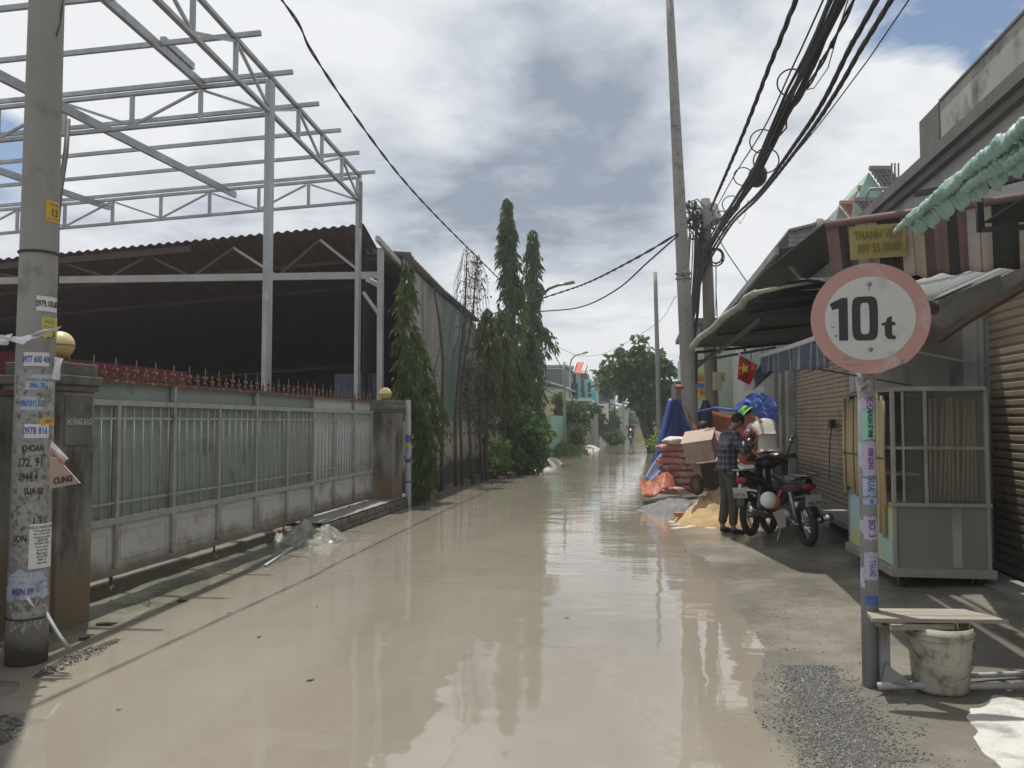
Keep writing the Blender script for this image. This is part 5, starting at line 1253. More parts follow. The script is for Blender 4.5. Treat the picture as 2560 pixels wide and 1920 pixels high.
m = MB(); m.mm((X_at(1690, 33), 33, -.1), (X_at(1722, 33), 37, 3.2)); m.build('side_wall', 'tin_under', B4)
t = thing('wall_unit', 'small pale air conditioner unit on the wall under the green canvas canopy', 'air conditioner', (SX, 20.6, 3))
c = onx(1942, 840, SX - .25); m = MB(); m.box(c, (.35, .75, .6)); m.build('body', 'house_white', t, bevel=.02)
m = MB(); m.lathe((c.x - .18, c.y, c.z), [(.0001, 0), (.22, 0), (.22, -.01)], 18, 'X'); m.build('fan', 'black', t)
# houses with tiled gables behind
def gable(label, pts_face, pts_roof, Y, dep, wallmat, roofmat, tiles=True):
    t = thing('gabled_house', label, 'house', ony(pts_face[0][0], pts_face[0][1], Y), group='tiled gables above the white building')
    P = [ony(a, b, Y) for a, b in pts_face]
    m = MB(); m.prism(P, (0, dep, 0)); m.build('gable', wallmat, t)
    Q = [ony(a, b, Y - .25) for a, b in pts_roof]
    m = MB(); nu, nv = 14, 5
    def fn(u, v):
        p = Q[0].lerp(Q[1], v).lerp(Q[3].lerp(Q[2], v), u); return p + Vector((0, -.08, .05)) * (abs(math.sin(v * nv * math.pi)) + ((u * 8) % 1) * .9)
    m.grid(fn, 48, 30); m.build('roof', roofmat, t)
    m = MB(); m.bar(Q[0] + Vector((0, -.05, .08)), Q[1] + Vector((0, -.05, .08)), .16, .14); m.build('ridge', roofmat, t); return t
tilem = pm('glossy_dark_tiles', (.15, .14, .135), (.09, .085, .085), 6, .25, spec=.8); M['tiles_gloss'] = tilem
GY = 34
gable('upper green gable under glossy dark tiles, topmost behind the white building', [(2172, 430), (2225, 503), (2225, 620), (2140, 620), (2140, 503)], [(2172, 426), (2225, 426), (2290, 500), (2225, 503)], GY, 5, 'house_mint', 'tiles_gloss')
gable('lower green gable under glossy dark tiles, left of the white parapet', [(2135, 507), (2170, 560), (2170, 640), (2120, 640), (2128, 560)], [(2135, 505), (2205, 505), (2190, 550), (2170, 556)], GY - 1.5, 3, 'house_green', 'tiles_gloss')
gable('small grey gable with a red tiled slope, leftmost of the gables', [(2098, 515), (2125, 550), (2125, 640), (2085, 640), (2088, 560)], [(2098, 513), (2138, 513), (2132, 545), (2125, 546)], GY - 1, 3, 'house_grey', 'terra')
gable('tiny red tiled gable end between the grey and the upper green gable', [(2143, 476), (2150, 500), (2150, 640), (2133, 640), (2134, 505)], [(2143, 475), (2160, 475), (2158, 496), (2150, 496)], GY + .5, 2, 'brown_wall', 'terra')
m = MB()
for px in (2229, 2237, 2246): m.tube([ony(px, 408, 33), ony(px, 490, 33)], .035, 5)
tag(m.build('rebar', 'old_pole'), 'three bare reinforcing rods sticking up beside the dark tiled gable', 'rods')

# ---- awnings and canopies
# green canvas canopy
e = [at(1730, 868, 12.4), at(1781, 823, 11.2), at(1853, 765, 9.8), at(1889, 733, 9.3)]
t = thing('canvas_canopy', 'worn green canvas canopy on a black frame over the motorbikes', 'canopy', (2.4, 11.5, 0))
bk = [Vector((SX + 0.0, p.y + .3, p.z + .28)) for p in e]
m = MB()
def cf(u, v):
    x = u * 3; i = min(int(x), 2); f = x - i; a = e[i].lerp(e[i + 1], f); b_ = bk[i].lerp(bk[i + 1], f)
    p = a.lerp(b_, v); p.z += .02 * math.sin(u * 20) * (1 - v) - .08 * math.sin(v * math.pi); return p
m.grid(cf, 36, 12); m.build('canvas', 'dark_canvas', t, solid=.01, smooth=True)
m = MB()
for a, b_ in zip(e, e[1:]): m.tube([a, a.lerp(b_, .5) + Vector((-.02, 0, .02)), b_], .045, 8)
m.tube([e[3], at(1960, 717, 9.1), at(2048, 702, 8.9)], [.035, .02, .02], 6)
m.build('rolled_edge', 'canopy_green', t, smooth=True)
m = MB()
for f in (0, 1, 2, 3): m.bar(e[f] + Vector((.05, 0, -.08)), bk[f] + Vector((0, 0, -.1)), .04, .04)
m.bar(e[0] + Vector((.06, 0, -.3)), e[3] + Vector((.06, 0, -.3)), .04, .04); m.bar(e[0] + Vector((.06, 0, -.08)), e[0] + Vector((.06, 0, -.55)), .04, .04)
for py0 in (0,): m.bar(at(1735, 905, 13.6), at(1940, 868, 13.2), .04, .04); m.bar(at(1800, 832, 12.8), at(1800, 880, 13.2), .04, .04); m.bar(at(1862, 818, 12.8), at(1862, 876, 13.2), .04, .04)
m.build('frame', 'black', t)
m = MB(); ragsheet(m, [at(1892, 733, 9.28), at(2060, 700, 8.8), Vector((SX, 9.3, 3.35)), Vector((SX, 10.6, 3.3))], 12, 8, .03, 4); m.build('side_canvas', 'dark_canvas', t, solid=.01)
# blue and white striped awning
strip = bpy.data.materials.new('blue_white_stripes'); strip.use_nodes = True
def stripes(name, cols, period_axis, scale, rough=.7, trans=0.0):
    """vertical stripes across the cloth; cols = [(width, colour)]"""
    m_ = bpy.data.materials.new(name); m_.use_nodes = True; t_ = m_.node_tree; b_ = t_.nodes['Principled BSDF']; b_.inputs['Roughness'].default_value = rough
    uvn = t_.nodes.new('ShaderNodeUVMap'); s_ = t_.nodes.new('ShaderNodeSeparateXYZ'); t_.links.new(uvn.outputs[0], s_.inputs[0])
    f_ = t_.nodes.new('ShaderNodeMath'); f_.operation = 'MULTIPLY'; f_.inputs[1].default_value = scale; t_.links.new(s_.outputs[0], f_.inputs[0])
    g_ = t_.nodes.new('ShaderNodeMath'); g_.operation = 'FRACT'; t_.links.new(f_.outputs[0], g_.inputs[0])
    r_ = t_.nodes.new('ShaderNodeValToRGB'); r_.color_ramp.interpolation = 'CONSTANT'; el = r_.color_ramp.elements
    pos = 0; tot = sum(c[0] for c in cols)
    for i, (w_, c_) in enumerate(cols):
        x_ = el[i] if i < 2 else el.new(pos); x_.position = pos; x_.color = (*c_, 1); pos += w_ / tot
    t_.links.new(g_.outputs[0], r_.inputs[0])
    nz_ = t_.nodes.new('ShaderNodeTexNoise'); nz_.inputs['Scale'].default_value = 6; nz_.inputs['Detail'].default_value = 6
    mx_ = t_.nodes.new('ShaderNodeMix'); mx_.data_type = 'RGBA'; mx_.blend_type = 'MULTIPLY'; mx_.inputs[0].default_value = .45
    t_.links.new(r_.outputs[0], mx_.inputs[6]); t_.links.new(nz_.outputs[0], mx_.inputs[7]); t_.links.new(mx_.outputs[2], b_.inputs['Base Color'])
    if trans:
        tr_ = t_.nodes.new('ShaderNodeBsdfTranslucent'); t_.links.new(mx_.outputs[2], tr_.inputs[0]); ms = t_.nodes.new('ShaderNodeMixShader'); ms.inputs[0].default_value = trans
        t_.links.new(b_.outputs[0], ms.inputs[1]); t_.links.new(tr_.outputs[0], ms.inputs[2]); t_.links.new(ms.outputs[0], t_.nodes['Material Output'].inputs[0])
    return m_
def cloth(name, fn, nu, nv, mat, parent, solid=.006, **k):
    m_ = MB(); m_.grid(fn, nu, nv); o_ = m_.build(name, mat, parent, smooth=True, solid=solid, **k)
    uv = o_.data.uv_layers.new(name='UVMap')
    idx = {}
    for p in o_.data.polygons:
        for li in p.loop_indices:
            vi = o_.data.loops[li].vertex_index; i, j = divmod(vi, nv + 1); uv.data[li].uv = (i / nu, j / nv)
    return o_
bw = stripes('blue_white_stripes', [(1.2, (.20, .24, .32)), (.14, (.50, .54, .60)), (.4, (.16, .19, .26)), (.12, (.45, .48, .55)), (.5, (.22, .27, .36)), (.2, (.5, .53, .58))], 0, 3.2, trans=.45)
t = thing('striped_awning', 'small blue and white striped awning drooping over the brown shutter', 'awning', (2.5, 11, 0))
a0, a1 = at(1902, 893, 10.4), at(2075, 838, 8.3); 
cloth('valance', lambda u, v: (lambda p: p + Vector((.02 * math.sin(u * 30) * v, .01, -(.20 + .13 * u + .012 * math.sin(u * 26)) * v)))(a0.lerp(a1, u)), 60, 8, bw, t)
cloth('top', lambda u, v: (lambda p: p.lerp(Vector((SX, p.y + .3, p.z + .55)), v) + Vector((0, 0, -.05 * math.sin(v * 3.14) + .008 * math.sin(u * 30))))(a0.lerp(a1, u)), 40, 10, bw, t)
m = MB(); m.tube([a0 + Vector((0, 0, .02)), a0.lerp(a1, .5) + Vector((0, 0, .012)), a1 + Vector((0, 0, .02))], .028, 8); m.build('front_bar', 'house_white', t, smooth=True)
cloth('side_flap', lambda u, v: a0 + Vector((.35 * u + .03 * math.sin(v * 9), .2 * u, .12 * u - (.42 - .18 * u) * v)) + Vector((-.12 * v, 0, 0)), 8, 10, bw, t)
m = MB(); m.bar(a0 + Vector((.02, .02, -.02)), Vector((SX, a0.y + .5, a0.z - .35)), .02, .02); m.bar(a1, Vector((SX, a1.y + .3, a1.z - .3)), .02, .02); m.each('stay', 'galv', t)
# brown striped awning
bs = stripes('brown_stripes', [(.5, (.20, .13, .115)), (.35, (.03, .027, .026)), (.35, (.17, .11, .095)), (.4, (.42, .38, .35)), (.05, (.2, .15, .12)), (.4, (.40, .35, .30)), (.9, (.022, .022, .02)), (.4, (.42, .36, .29)), (.05, (.2, .15, .12)), (.42, (.44, .36, .27)), (.35, (.10, .06, .05))], 0, 2.35)
t = thing('striped_awning', 'large brown black and cream striped awning valance above the round sign', 'awning', (3, 6.5, 2.6))
w0, w1 = at(2064, 566, 6.2), at(2760, 468, 5.2)
w0b, w1b = at(2082, 712, 6.25), at(2760, 650, 5.25)
MB().grid(lambda u, v: w0.lerp(w1, u * .42) + Vector((.05 * v, 3.1 * v, .03 + .22 * v)), 8, 8).build('roof_canvas', 'dark_canvas', t, solid=.01)
BD = (w0 - CO).dot(FWD)
cloth('valance', lambda u, v: w0.lerp(w1, u).lerp(w0b.lerp(w1b, u), v) + Vector((.0, .012 * math.sin(u * 70) * (.3 + v), .012 * math.sin(u * 60) * v)), 160, 8, bs, t)
m = MB(); m.tube([w0 + Vector((0, 0, .01)), w0.lerp(w1, .5) + Vector((0, 0, .012)), w1 + Vector((0, 0, .01))], .030, 8); o = m.build('front_bar', bs, t, smooth=True)
ban = w0.lerp(w1, (2122 - 2064) / 696.0); bn2 = w0.lerp(w1, (2262 - 2064) / 696.0)
dn = (w0b - w0).normalized(); off = Vector((0, -.035, 0)); yb_ = [at(2122, 568, 6.02), at(2262, 556, 5.84), at(2268, 640, 5.88), at(2126, 650, 6.05)]
tt = thing('shop_banner', 'faded yellow shop banner fixed on the brown striped awning', 'banner', yb_[3])
m = MB(); ragsheet(m, yb_, 14, 8, .004, 2); m.build('cloth', 'banner_yellow' if 'banner_yellow' in M else pm('banner_yellow', (.33, .29, .10), (.28, .24, .085), 7, .8, dirt=(.20, .15, .06), dirt_scale=6, dirt_amt=.3), tt, solid=.004)
ux = (yb_[1] - yb_[0]).normalized(); uy = (yb_[0] - yb_[3]).normalized(); cc = (yb_[0] + yb_[1] + yb_[2] + yb_[3]) / 4 + Vector((0, -.02, 0))
m = MB(); put_text(m, 'THANH VIÊN', cc + uy * .045, ux, uy, .088, .002, .62); put_text(m, '097 5? 8948'.replace('?', '5'), cc - uy * .05, ux, uy, .090, .002, .62); m.build('lettering', pm('faded_ink', (.13, .095, .035), (.19, .145, .055), 14, .8), tt)
# dark underside behind the striped valance, white corrugated sheet and grey soffit
t = thing('roof_sheet', 'pale corrugated roof sheet lit through under the brown striped awning', 'roof sheet', (3, 7, 2.4))
c4 = [at(2270, 738, 7.6), at(2312, 752, 7.2), at(2500, 664, 6.2), at(2440, 655, 6.8)]
m = MB(); 
for i in range(1): corrugate(m, at(2262, 716, 8.2), at(2316, 752, 6.9), at(2512, 662, 5.9), at(2440, 655, 7.4), .16, .02)
m.build('sheet', 'clear_sheet', t, solid=.006)
t = thing('soffit', 'grey slanting soffit with a brown bracket next to the round sign', 'soffit', (3.2, 6.6, 2.2))
m = MB(); m.prism([at(2300, 772, 7.0), at(2360, 752, 6.8), at(2560, 662, 6.0), at(2700, 600, 5.6), at(2700, 640, 5.6), at(2560, 712, 6.0), at(2420, 790, 6.5), at(2360, 822, 6.8), at(2300, 800, 7.0)], FWD * .05); m.build('panel', 'shop_trim', t)
m = MB(); m.bar(at(2318, 822, 6.9), at(2345, 850, 6.85), .05, .05); m.bar(at(2345, 850, 6.85), at(2425, 795, 6.4), .05, .05); m.bar(at(2425, 795, 6.4), at(2600, 690, 5.6), .055, .055); m.build('bracket', 'brown_trim', t)
tag(MB().tube([at(2313, 769, 6.6), at(2340, 769, 6.6)], .055, 12).build('pipe_end', 'brown_trim'), 'dark red round pipe end poking out right beside the round sign', 'pipe')
# mint ruffled cloth over black canopy
t = thing('mint_cloth', 'gathered glossy mint green cloth draped over the black canopy edge', 'cloth', (1.8, 4.8, 2.8))
e0_, e1_ = at(2238, 578, 5.6), at(2640, 250, 3.4)
def ruf(seed, sh_, r0, wv, u0=0.0, u1=1.0):
    rnd = random.Random(seed)
    def fn(u, v):
        uu = u0 + (u1 - u0) * u; p = e0_.lerp(e1_, uu) + Vector(sh_) * uu
        a = v * 2 * math.pi; r = r0 * (.5 + .75 * math.sin(min(1, uu * 1.6 + .12) * 1.57)) * (1 + .45 * abs(math.sin(uu * wv + .8 * math.sin(a))) + .22 * math.sin(uu * 23 + a * 2) + .7 * NZ.noise(Vector((uu * 26 + seed, math.cos(a) * 1.2, math.sin(a) * 1.2))))
        return p + Vector((math.cos(a) * r * .8, 0, math.sin(a) * r))
    return fn
m = MB(); m.grid(ruf(1, (0, 0, 0), .024, 150), 500, 12); m.grid(ruf(2, (.05, 0, -.10), .022, 130, .52, 1), 300, 12); m.build('ruffle', 'mint', t, smooth=True)
m = MB()
rnd = random.Random(5)
for i in range(8):
    uu = .16 + i * .105; p = e0_.lerp(e1_, uu); L = .05 + .09 * uu
    q = p + Vector((.02, .03, -.03)); w_ = .07
    m.grid(lambda u, v: q + (e1_ - e0_).normalized() * (u - .5) * .24 + Vector((.05 * v, 0, -L * (v ** .7) * (1 - (2 * u - 1) ** 2 * .8) * 1.25)) + Vector((.012 * math.sin(u * 18), 0, 0)), 12, 6)
m.build('swag', 'mint', t, smooth=True, solid=.004)
t = thing('black_canopy', 'black canvas canopy and frame at the right edge under the mint cloth', 'canopy', (2.6, 4.2, 2.8))
m = MB()
m.grid(lambda u, v: e0_.lerp(e1_, .30 + u * .95) + Vector((.10 + .25 * (1 - v) + 1.5 * v, .1, -.10 + .10 * v - .04 * math.sin(v * 3.14))), 20, 8); m.build('canvas', 'dark_canvas', t, solid=.01)
m = MB(); m.bar(at(2290, 486, 5.5), at(2440, 455, 5.0), .035, .035); m.bar(at(2444, 470, 5.0), at(2600, 430, 4.6), .04, .04); m.bar(at(2446, 468, 5.0), at(2452, 580, 5.0), .035, .035); m.bar(at(2452, 575, 5.0), at(2600, 565, 4.7), .03, .03); m.build('frame', 'black', t)
# ================================================================ round weight limit sign
sb = onz(2170, 1712, .04); sb = at(2178, 1712, 4.98); sb.z = 0.0
st = at(2161, 705, 5.02)
SG = thing('weight_limit_sign', 'round red rimmed ten tonne weight limit sign on a sticker covered pole', 'road sign', sb)
m = MB(); m.tube([sb + Vector((0, 0, -.1)), sb.lerp(st, .5), st], .05, 24); m.build('pole', 'galv_old', SG, smooth=False)
for o in SG.children: o.data.polygons.foreach_set('use_smooth', [len(p.vertices) == 4 for p in o.data.polygons])
C4 = Cyl(sb, st, .05, .05)
sc_ = at(2174, 796, 4.90); r_ = .330
nrm = (CO - sc_); nrm.z = 0; nrm = (Matrix.Rotation(R(6), 3, 'Z') @ nrm).normalized(); rt = Vector((0, 0, 1)).cross(nrm).normalized(); upv = Vector((0, 0, 1))
rnd = random.Random(2)
def disc(mb, ra, rb, z, n=72, jag=0):
    b = len(mb.v)
    for k in range(n):
        a = 2 * math.pi * k / n
        rr = rb * (1 - (jag * (max(0, math.cos((a - R(-62)) * 7)) if abs(a - R(298)) < .16 else 0)))
        for q in (ra, rr): mb.v.append(sc_ + nrm * z + rt * math.cos(a) * q + upv * math.sin(a) * q)
    for k in range(n):
        i = b + 2 * k; j = b + 2 * ((k + 1) % n); mb.f.append((i, i + 1, j + 1, j)); mb.mi.append(mb.cur)
m = MB(); ring = [sc_ + rt * math.cos(2 * math.pi * k / 72) * r_ * (.975 if 57 <= k <= 60 else 1) + upv * math.sin(2 * math.pi * k / 72) * r_ * (.975 if 57 <= k <= 60 else 1) for k in range(72)]
m.prism(ring, nrm * .003); plate = m.build('disc', 'sign_red', SG)
m = MB(); disc(m, .0001, r_ * .755, .0045); m.build('white_field', 'sign_white', plate)
def poly_on(mb, pts, z):
    b = len(mb.v); mb.v += [sc_ + nrm * z + rt * x * r_ + upv * y * r_ for x, y in pts]; mb.f.append(tuple(range(b, b + len(pts)))); mb.mi.append(mb.cur)
m = MB()
poly_on(m, [(-.67, .285), (-.47, .387), (-.365, .387), (-.365, -.39), (-.52, -.39), (-.52, .20), (-.63, .17)], .0062)
b = len(m.v); n = 40
def sup(k, rx, ry, e_):
    a = 2 * math.pi * k / n; c, s = math.cos(a), math.sin(a); return (-.08 + math.copysign(abs(c) ** e_, c) * rx, math.copysign(abs(s) ** e_, s) * ry)
for k in range(n):
    for (rx, ry, e_) in ((.218, .40, .42), (.075, .285, .42)):
        x, y = sup(k, rx, ry, e_); m.v.append(sc_ + nrm * .0062 + rt * x * r_ + upv * y * r_)
for k in range(n):
    i = b + 2 * k; j = b + 2 * ((k + 1) % n); m.f.append((i, i + 1, j + 1, j)); m.mi.append(0)
poly_on(m, [(.245, -.14), (.245, -.31), (.285, -.375), (.36, -.39), (.42, -.385), (.42, -.325), (.385, -.325), (.365, -.30), (.365, -.14)], .0062)
poly_on(m, [(.197, -.14), (.42, -.14), (.42, -.08), (.365, -.08), (.365, .03), (.285, -.005), (.262, -.08), (.197, -.095)], .0062)
m.build('lettering', 'ink', plate)
for y in (.62, -.56):
    m = MB(); m.lathe(sc_ + nrm * .005 + upv * y * r_ + rt * 0.0, [(.0001, .008), (.013, .006), (.014, 0)], 12, rot=nrm.to_track_quat('Z', 'Y').to_matrix()); m.build('bolt', 'steel', plate, smooth=True)
m = MB()
for (x, y, w_, h_) in ((.0, .55, .012, .12), (-.40, -.72, .13, .02), (-.62, -.14, .07, .018), (-.57, -.30, .05, .03), (-.28, -.83, .3, .01), (.52, -.78, .05, .06)):
    poly_on(m, [(x - w_ / 2, y - h_ / 2), (x + w_ / 2, y - h_ / 2), (x + w_ / 2, y + h_ / 2), (x - w_ / 2, y + h_ / 2)], .0066)
m.build('scuff', 'galv_old', plate)
# stickers on the pole
def zs(py): return at(2165, py, 4.95).z
for (py0, py1, mat, ink, txt, sz) in ((1000, 1020, 'paper_lilac', 'ink_purple', 'NHA', .05), (1022, 1098, 'paper_mint', 'ink', 'KHOAN BT 0908', .035), (1104, 1190, 'paper_lilac', 'ink_purple', '0938 GIENG', .038), (1196, 1240, 'paper_blue', 'ink_blue', 'SUA 1', .05),
                                      (1245, 1262, 'paper_blue', 'ink_blue', '09', .03), (1292, 1350, 'paper_lilac', 'ink_purple', 'BOI 3', .05), (1380, 1450, 'paper_lilac', 'ink_blue', '1 THANG', .045), (1492, 1512, 'ink_blue', None, '', 0)):
    o = sticker(SG, C4, 'sticker', mat, -.55, 1.1, zs(py1), zs(py0), ragged=.03, lift=.0025)
    if ink: 
        mt = MB(); C4.text(mt, txt, .35, (zs(py0) + zs(py1)) / 2, sz, .0015, .62 if len(txt) > 6 else .9, .0045, vertical=True); mt.build('lettering', ink, o)
for py0, py1 in ((1105, 1180), (1300, 1330), (1420, 1470)): sticker(SG, C4, 'sticker', 'paper_blue', -1.2, -.5, zs(py1), zs(py0), ragged=.1, lift=.002)
sticker(SG, C4, 'sticker', 'remnant', -1.3, 1.3, zs(995), zs(940), ragged=.1, lift=.002)
m = MB(); m.tube([at(2200, 1560, 4.97), at(2202, 1690, 4.95)], .03, 8)

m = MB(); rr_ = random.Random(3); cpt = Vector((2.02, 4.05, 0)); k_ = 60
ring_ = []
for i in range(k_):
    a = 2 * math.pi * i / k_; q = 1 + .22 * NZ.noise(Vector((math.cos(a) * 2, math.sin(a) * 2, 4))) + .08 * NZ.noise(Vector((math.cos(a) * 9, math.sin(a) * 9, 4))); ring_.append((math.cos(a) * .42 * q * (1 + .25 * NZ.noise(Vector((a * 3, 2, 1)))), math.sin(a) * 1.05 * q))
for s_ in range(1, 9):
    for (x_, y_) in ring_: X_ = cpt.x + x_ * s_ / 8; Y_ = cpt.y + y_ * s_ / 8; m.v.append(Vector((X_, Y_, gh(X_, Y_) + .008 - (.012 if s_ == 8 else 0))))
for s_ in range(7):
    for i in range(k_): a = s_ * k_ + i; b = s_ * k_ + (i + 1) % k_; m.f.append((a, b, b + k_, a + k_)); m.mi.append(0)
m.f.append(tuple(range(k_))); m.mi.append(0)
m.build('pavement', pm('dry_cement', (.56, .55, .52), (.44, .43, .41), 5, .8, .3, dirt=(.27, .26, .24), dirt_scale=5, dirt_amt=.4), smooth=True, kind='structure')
# ================================================================ bench, bucket, pipes, stand
bt = thing('plank_shelf', 'rough plank shelf standing on struts beside the sign pole', 'shelf', at(2340, 1720, 4.8) * 1)
m = MB(); P = [at(2160, 1520, 5.05), at(2408, 1522, 5.05), at(2524, 1550, 4.75), at(2180, 1546, 4.75)]
def plank(a, b_, c, d_): m_ = MB(); m_.prism([a, b_, c, d_], (0, 0, -.022)); return m_
n = 3
for i in range(n):
    f0, f1 = i / n + .012, (i + 1) / n - .012
    plank(P[0].lerp(P[3], f0), P[1].lerp(P[2], f0), P[1].lerp(P[2], f1), P[0].lerp(P[3], f1)).build('plank', 'wood', bt)
m = MB(); m.bar(P[0] + Vector((.05, -.05, -.04)), P[3] + Vector((.05, .05, -.04)), .03, .03); m.bar(P[3] + Vector((.1, 0, -.045)), P[2] + Vector((-.3, 0, -.045)), .025, .03)
m.build('batten', 'wood', bt)
m = MB()
for a, zb in ((at(2210, 1560, 4.9), 0.02), (at(2188, 1546, 5.0), .02)):
    m.bar(a, Vector((a.x, a.y, zb)), .05, .05)
m.each('leg', 'galv_old', bt)
bk_ = at(2352, 1728, 4.86); bk_.z = gh(bk_.x, bk_.y) + .0
t = thing('bucket', 'big dirty white plastic bucket with a wire handle under the plank shelf', 'bucket', bk_)
R1, R2, H_ = .148, .176, .375
m = MB(); m.lathe(bk_, [(.0001, .004), (R1 - .01, .004), (R1, .02), (R1 + (R2 - R1) * .8, H_ * .8), (R2 - .004, H_ * .82), (R2 + .008, H_ * .825), (R2 + .008, H_ * .85), (R2, H_ * .855), (R2, H_ * .90), (R2 + .008, H_ * .905), (R2 + .008, H_ * .93), (R2, H_ * .94), (R2 + .002, H_), (R2 - .008, H_), (R2 - .012, H_ * .8), (R1 - .012, .03), (.0001, .03)], 40); m.build('body', 'bucket', t, smooth=True)
m = MB(); m.tube([bk_ + Vector((math.sin(a) * (R2 + .004), -math.cos(a) * (R2 + .004) * .98, H_ * .80 - .20 * math.cos(a) ** 1)) if True else 0 for a in [(-1.5 + 3.0 * i / 24) for i in range(25)]], .0035, 6); m.build('handle', 'steel', t, smooth=True)
t = thing('ground_pipe', 'two pale pipes lying on the ground behind the bucket', 'pipes', at(2300, 1680, 4.95))
for (a, b_, r) in ((at(2195, 1700, 4.82), at(2620, 1690, 4.75), .020), (at(2210, 1684, 4.95), at(2620, 1668, 5.0), .016)):
    a.z = .09; b_.z = .11; MB().tube([a, b_], r, 10).build('pipe', 'shop_wall', t, smooth=True)
m = MB(); m.prism([at(2215, 1660, 4.85), at(2285, 1712, 4.7), at(2205, 1705, 4.85)], (0, .03, .0)); tag(m.build('wedge', 'steel'), 'small metal wedge braced against the foot of the sign pole', 'wedge')

# ================================================================ food cart
cx0, cx1, cy0, cy1 = 2.36, 3.17, 8.15, 9.75
CT = thing('food_cart', 'glazed aluminium food cart with bamboo sticks tied to its side', 'cart', ((cx0 + cx1) / 2, (cy0 + cy1) / 2, 0))
zb_, zc_, ztp = .21, .84, 1.90
m = MB()
for x in (cx0, cx1):
    for y in (cy0, cy1): m.mm((x - .018, y - .018, zb_), (x + .018, y + .018, ztp))
for z in (ztp, 1.36):
    m.mm((cx0, cy0 - .015, z - .015), (cx1, cy0 + .015, z + .015)).mm((cx0, cy1 - .015, z - .015), (cx1, cy1 + .015, z + .015)).mm((cx0 - .015, cy0, z - .014), (cx0 + .015, cy1, z + .014)).mm((cx1 - .015, cy0, z - .014), (cx1 + .015, cy1, z + .014))
m.mm((cx0 + .27, cy0 - .014, zc_), (cx0 + .30, cy0 + .014, ztp)); m.mm((cx0 + .08, cy0 - .012, zc_ + .02), (cx0 + .10, cy0 + .012, ztp - .02)); m.build('frame', 'alu', CT, bevel=.003)
m = MB(); m.mm((cx0 - .03, cy0 - .03, zc_ - .02), (cx1 + .03, cy1 + .03, zc_ + .015)); m.build('counter', 'alu', CT, bevel=.004)
m = MB(); m.mm((cx0 - .05, cy0 - .05, zb_ - .03), (cx1 + .05, cy1 + .05, zb_ + .05)); m.build('base_frame', 'alu', CT, bevel=.004)
m = MB(); m.mm((cx0 + .02, cy0 + .002, zb_ + .05), (cx1 - .02, cy0 + .012, zc_ - .02)); o = m.build('front_panel', 'cart_panel', CT)
m = MB(); m.mm((cx0 + .50, cy0 - .004, zb_ + .06), (cx0 + .58, cy0 + .001, zc_ - .03)); m.build('tape', 'shop_wall', o)
poster = pm('pale_blue_poster', (.30, .50, .55), (.38, .55, .57), 2.5, .5, dirt=(.50, .52, .16), dirt_scale=3.2, dirt_amt=.62)
m = MB(); m.mm((cx0 - .012, cy0 + .03, zb_ + .06), (cx0 - .004, cy1 - .03, zc_ - .03)); m.build('side_poster', poster, CT)
m = MB(); m.mm((cx0 + .02, cy1 - .01, zc_), (cx1 - .02, cy1, ztp)); m.mm((cx1 - .01, cy0 + .02, zc_), (cx1, cy1 - .02, ztp)); m.build('back_panel', 'cart_panel', CT)
m = MB(); m.mm((cx0, cy0, ztp + .016), (cx1, cy1, ztp + .03)); m.build('roof', 'alu', CT)
m = MB(); m.mm((cx0 + .30, cy0 + .3, 1.33), (cx1 - .02, cy1 - .1, 1.35)); m.mm((cx0 + .02, cy0 + .06, 1.1), (cx0 + .26, cy0 + .5, 1.12)); m.build('shelf', 'alu', CT)
gl = bpy.data.materials.new('cart_glass'); gl.use_nodes = True; g_ = gl.node_tree.nodes['Principled BSDF']; g_.inputs['Base Color'].default_value = (.22, .24, .23, 1); g_.inputs['Roughness'].default_value = .10; g_.inputs['Alpha'].default_value = .2; g_.inputs['Specular IOR Level'].default_value = .6
m = MB(); m.mm((cx0 + .11, cy0 - .002, zc_ + .03), (cx0 + .26, cy0 + .001, ztp - .02)); m.mm((cx0 + .31, cy0 - .002, zc_ + .03), (cx1 - .02, cy0 + .001, ztp - .02)); m.build('glass_pane', gl, CT)
for (x, y) in ((cx0 + .08, cy0 + .1), (cx1 - .08, cy0 + .1), (cx0 + .08, cy1 - .1), (cx1 - .08, cy1 - .1)):
    o = MB().lathe((x, y, .085), [(.0001, -.022), (.07, -.022), (.078, -.012), (.078, .012), (.07, .022), (.0001, .022)], 20, 'X').build('castor', 'rubber', CT, smooth=True)
    m = MB(); m.mm((x - .035, y - .02, .08), (x - .028, y + .02, zb_ - .03)); m.mm((x + .028, y - .02, .08), (x + .035, y + .02, zb_ - .03)); m.build('fork', 'steel', o)
# bamboo bundle
t = thing('bamboo_bundle', 'upright bundle of split bamboo sticks tied to the side of the food cart', 'bamboo sticks', (cx0 - .06, 9, .85))
rnd = random.Random(12)
for i in range(22):
    y = cy0 + .1 + i * .072 + rnd.uniform(-.01, .01); x = cx0 - .05 + rnd.uniform(-.015, .015); k = rnd.uniform(-.03, .03)
    z0 = .84 + rnd.uniform(-.04, .06) - (.35 if i in (1, 2) else 0)
    MB().tube([(x, y, z0), (x - .01, y + k, 1.3), (x, y + k * .4, 1.84 + rnd.uniform(-.04, .05))], rnd.uniform(.014, .024), 7).build('stick', 'bamboo', t, smooth=True)
MB().tube([(cx0 - .085, cy0 + .02, 1.26), (cx0 - .09, cy0 + .8, 1.265), (cx0 - .085, cy1, 1.26)], .006, 5).build('tie', 'black', t)
t = thing('bamboo_bundle', 'bamboo sticks stored inside the glazed food cart', 'bamboo sticks', (cx0 + .6, cy0 + .15, .85))
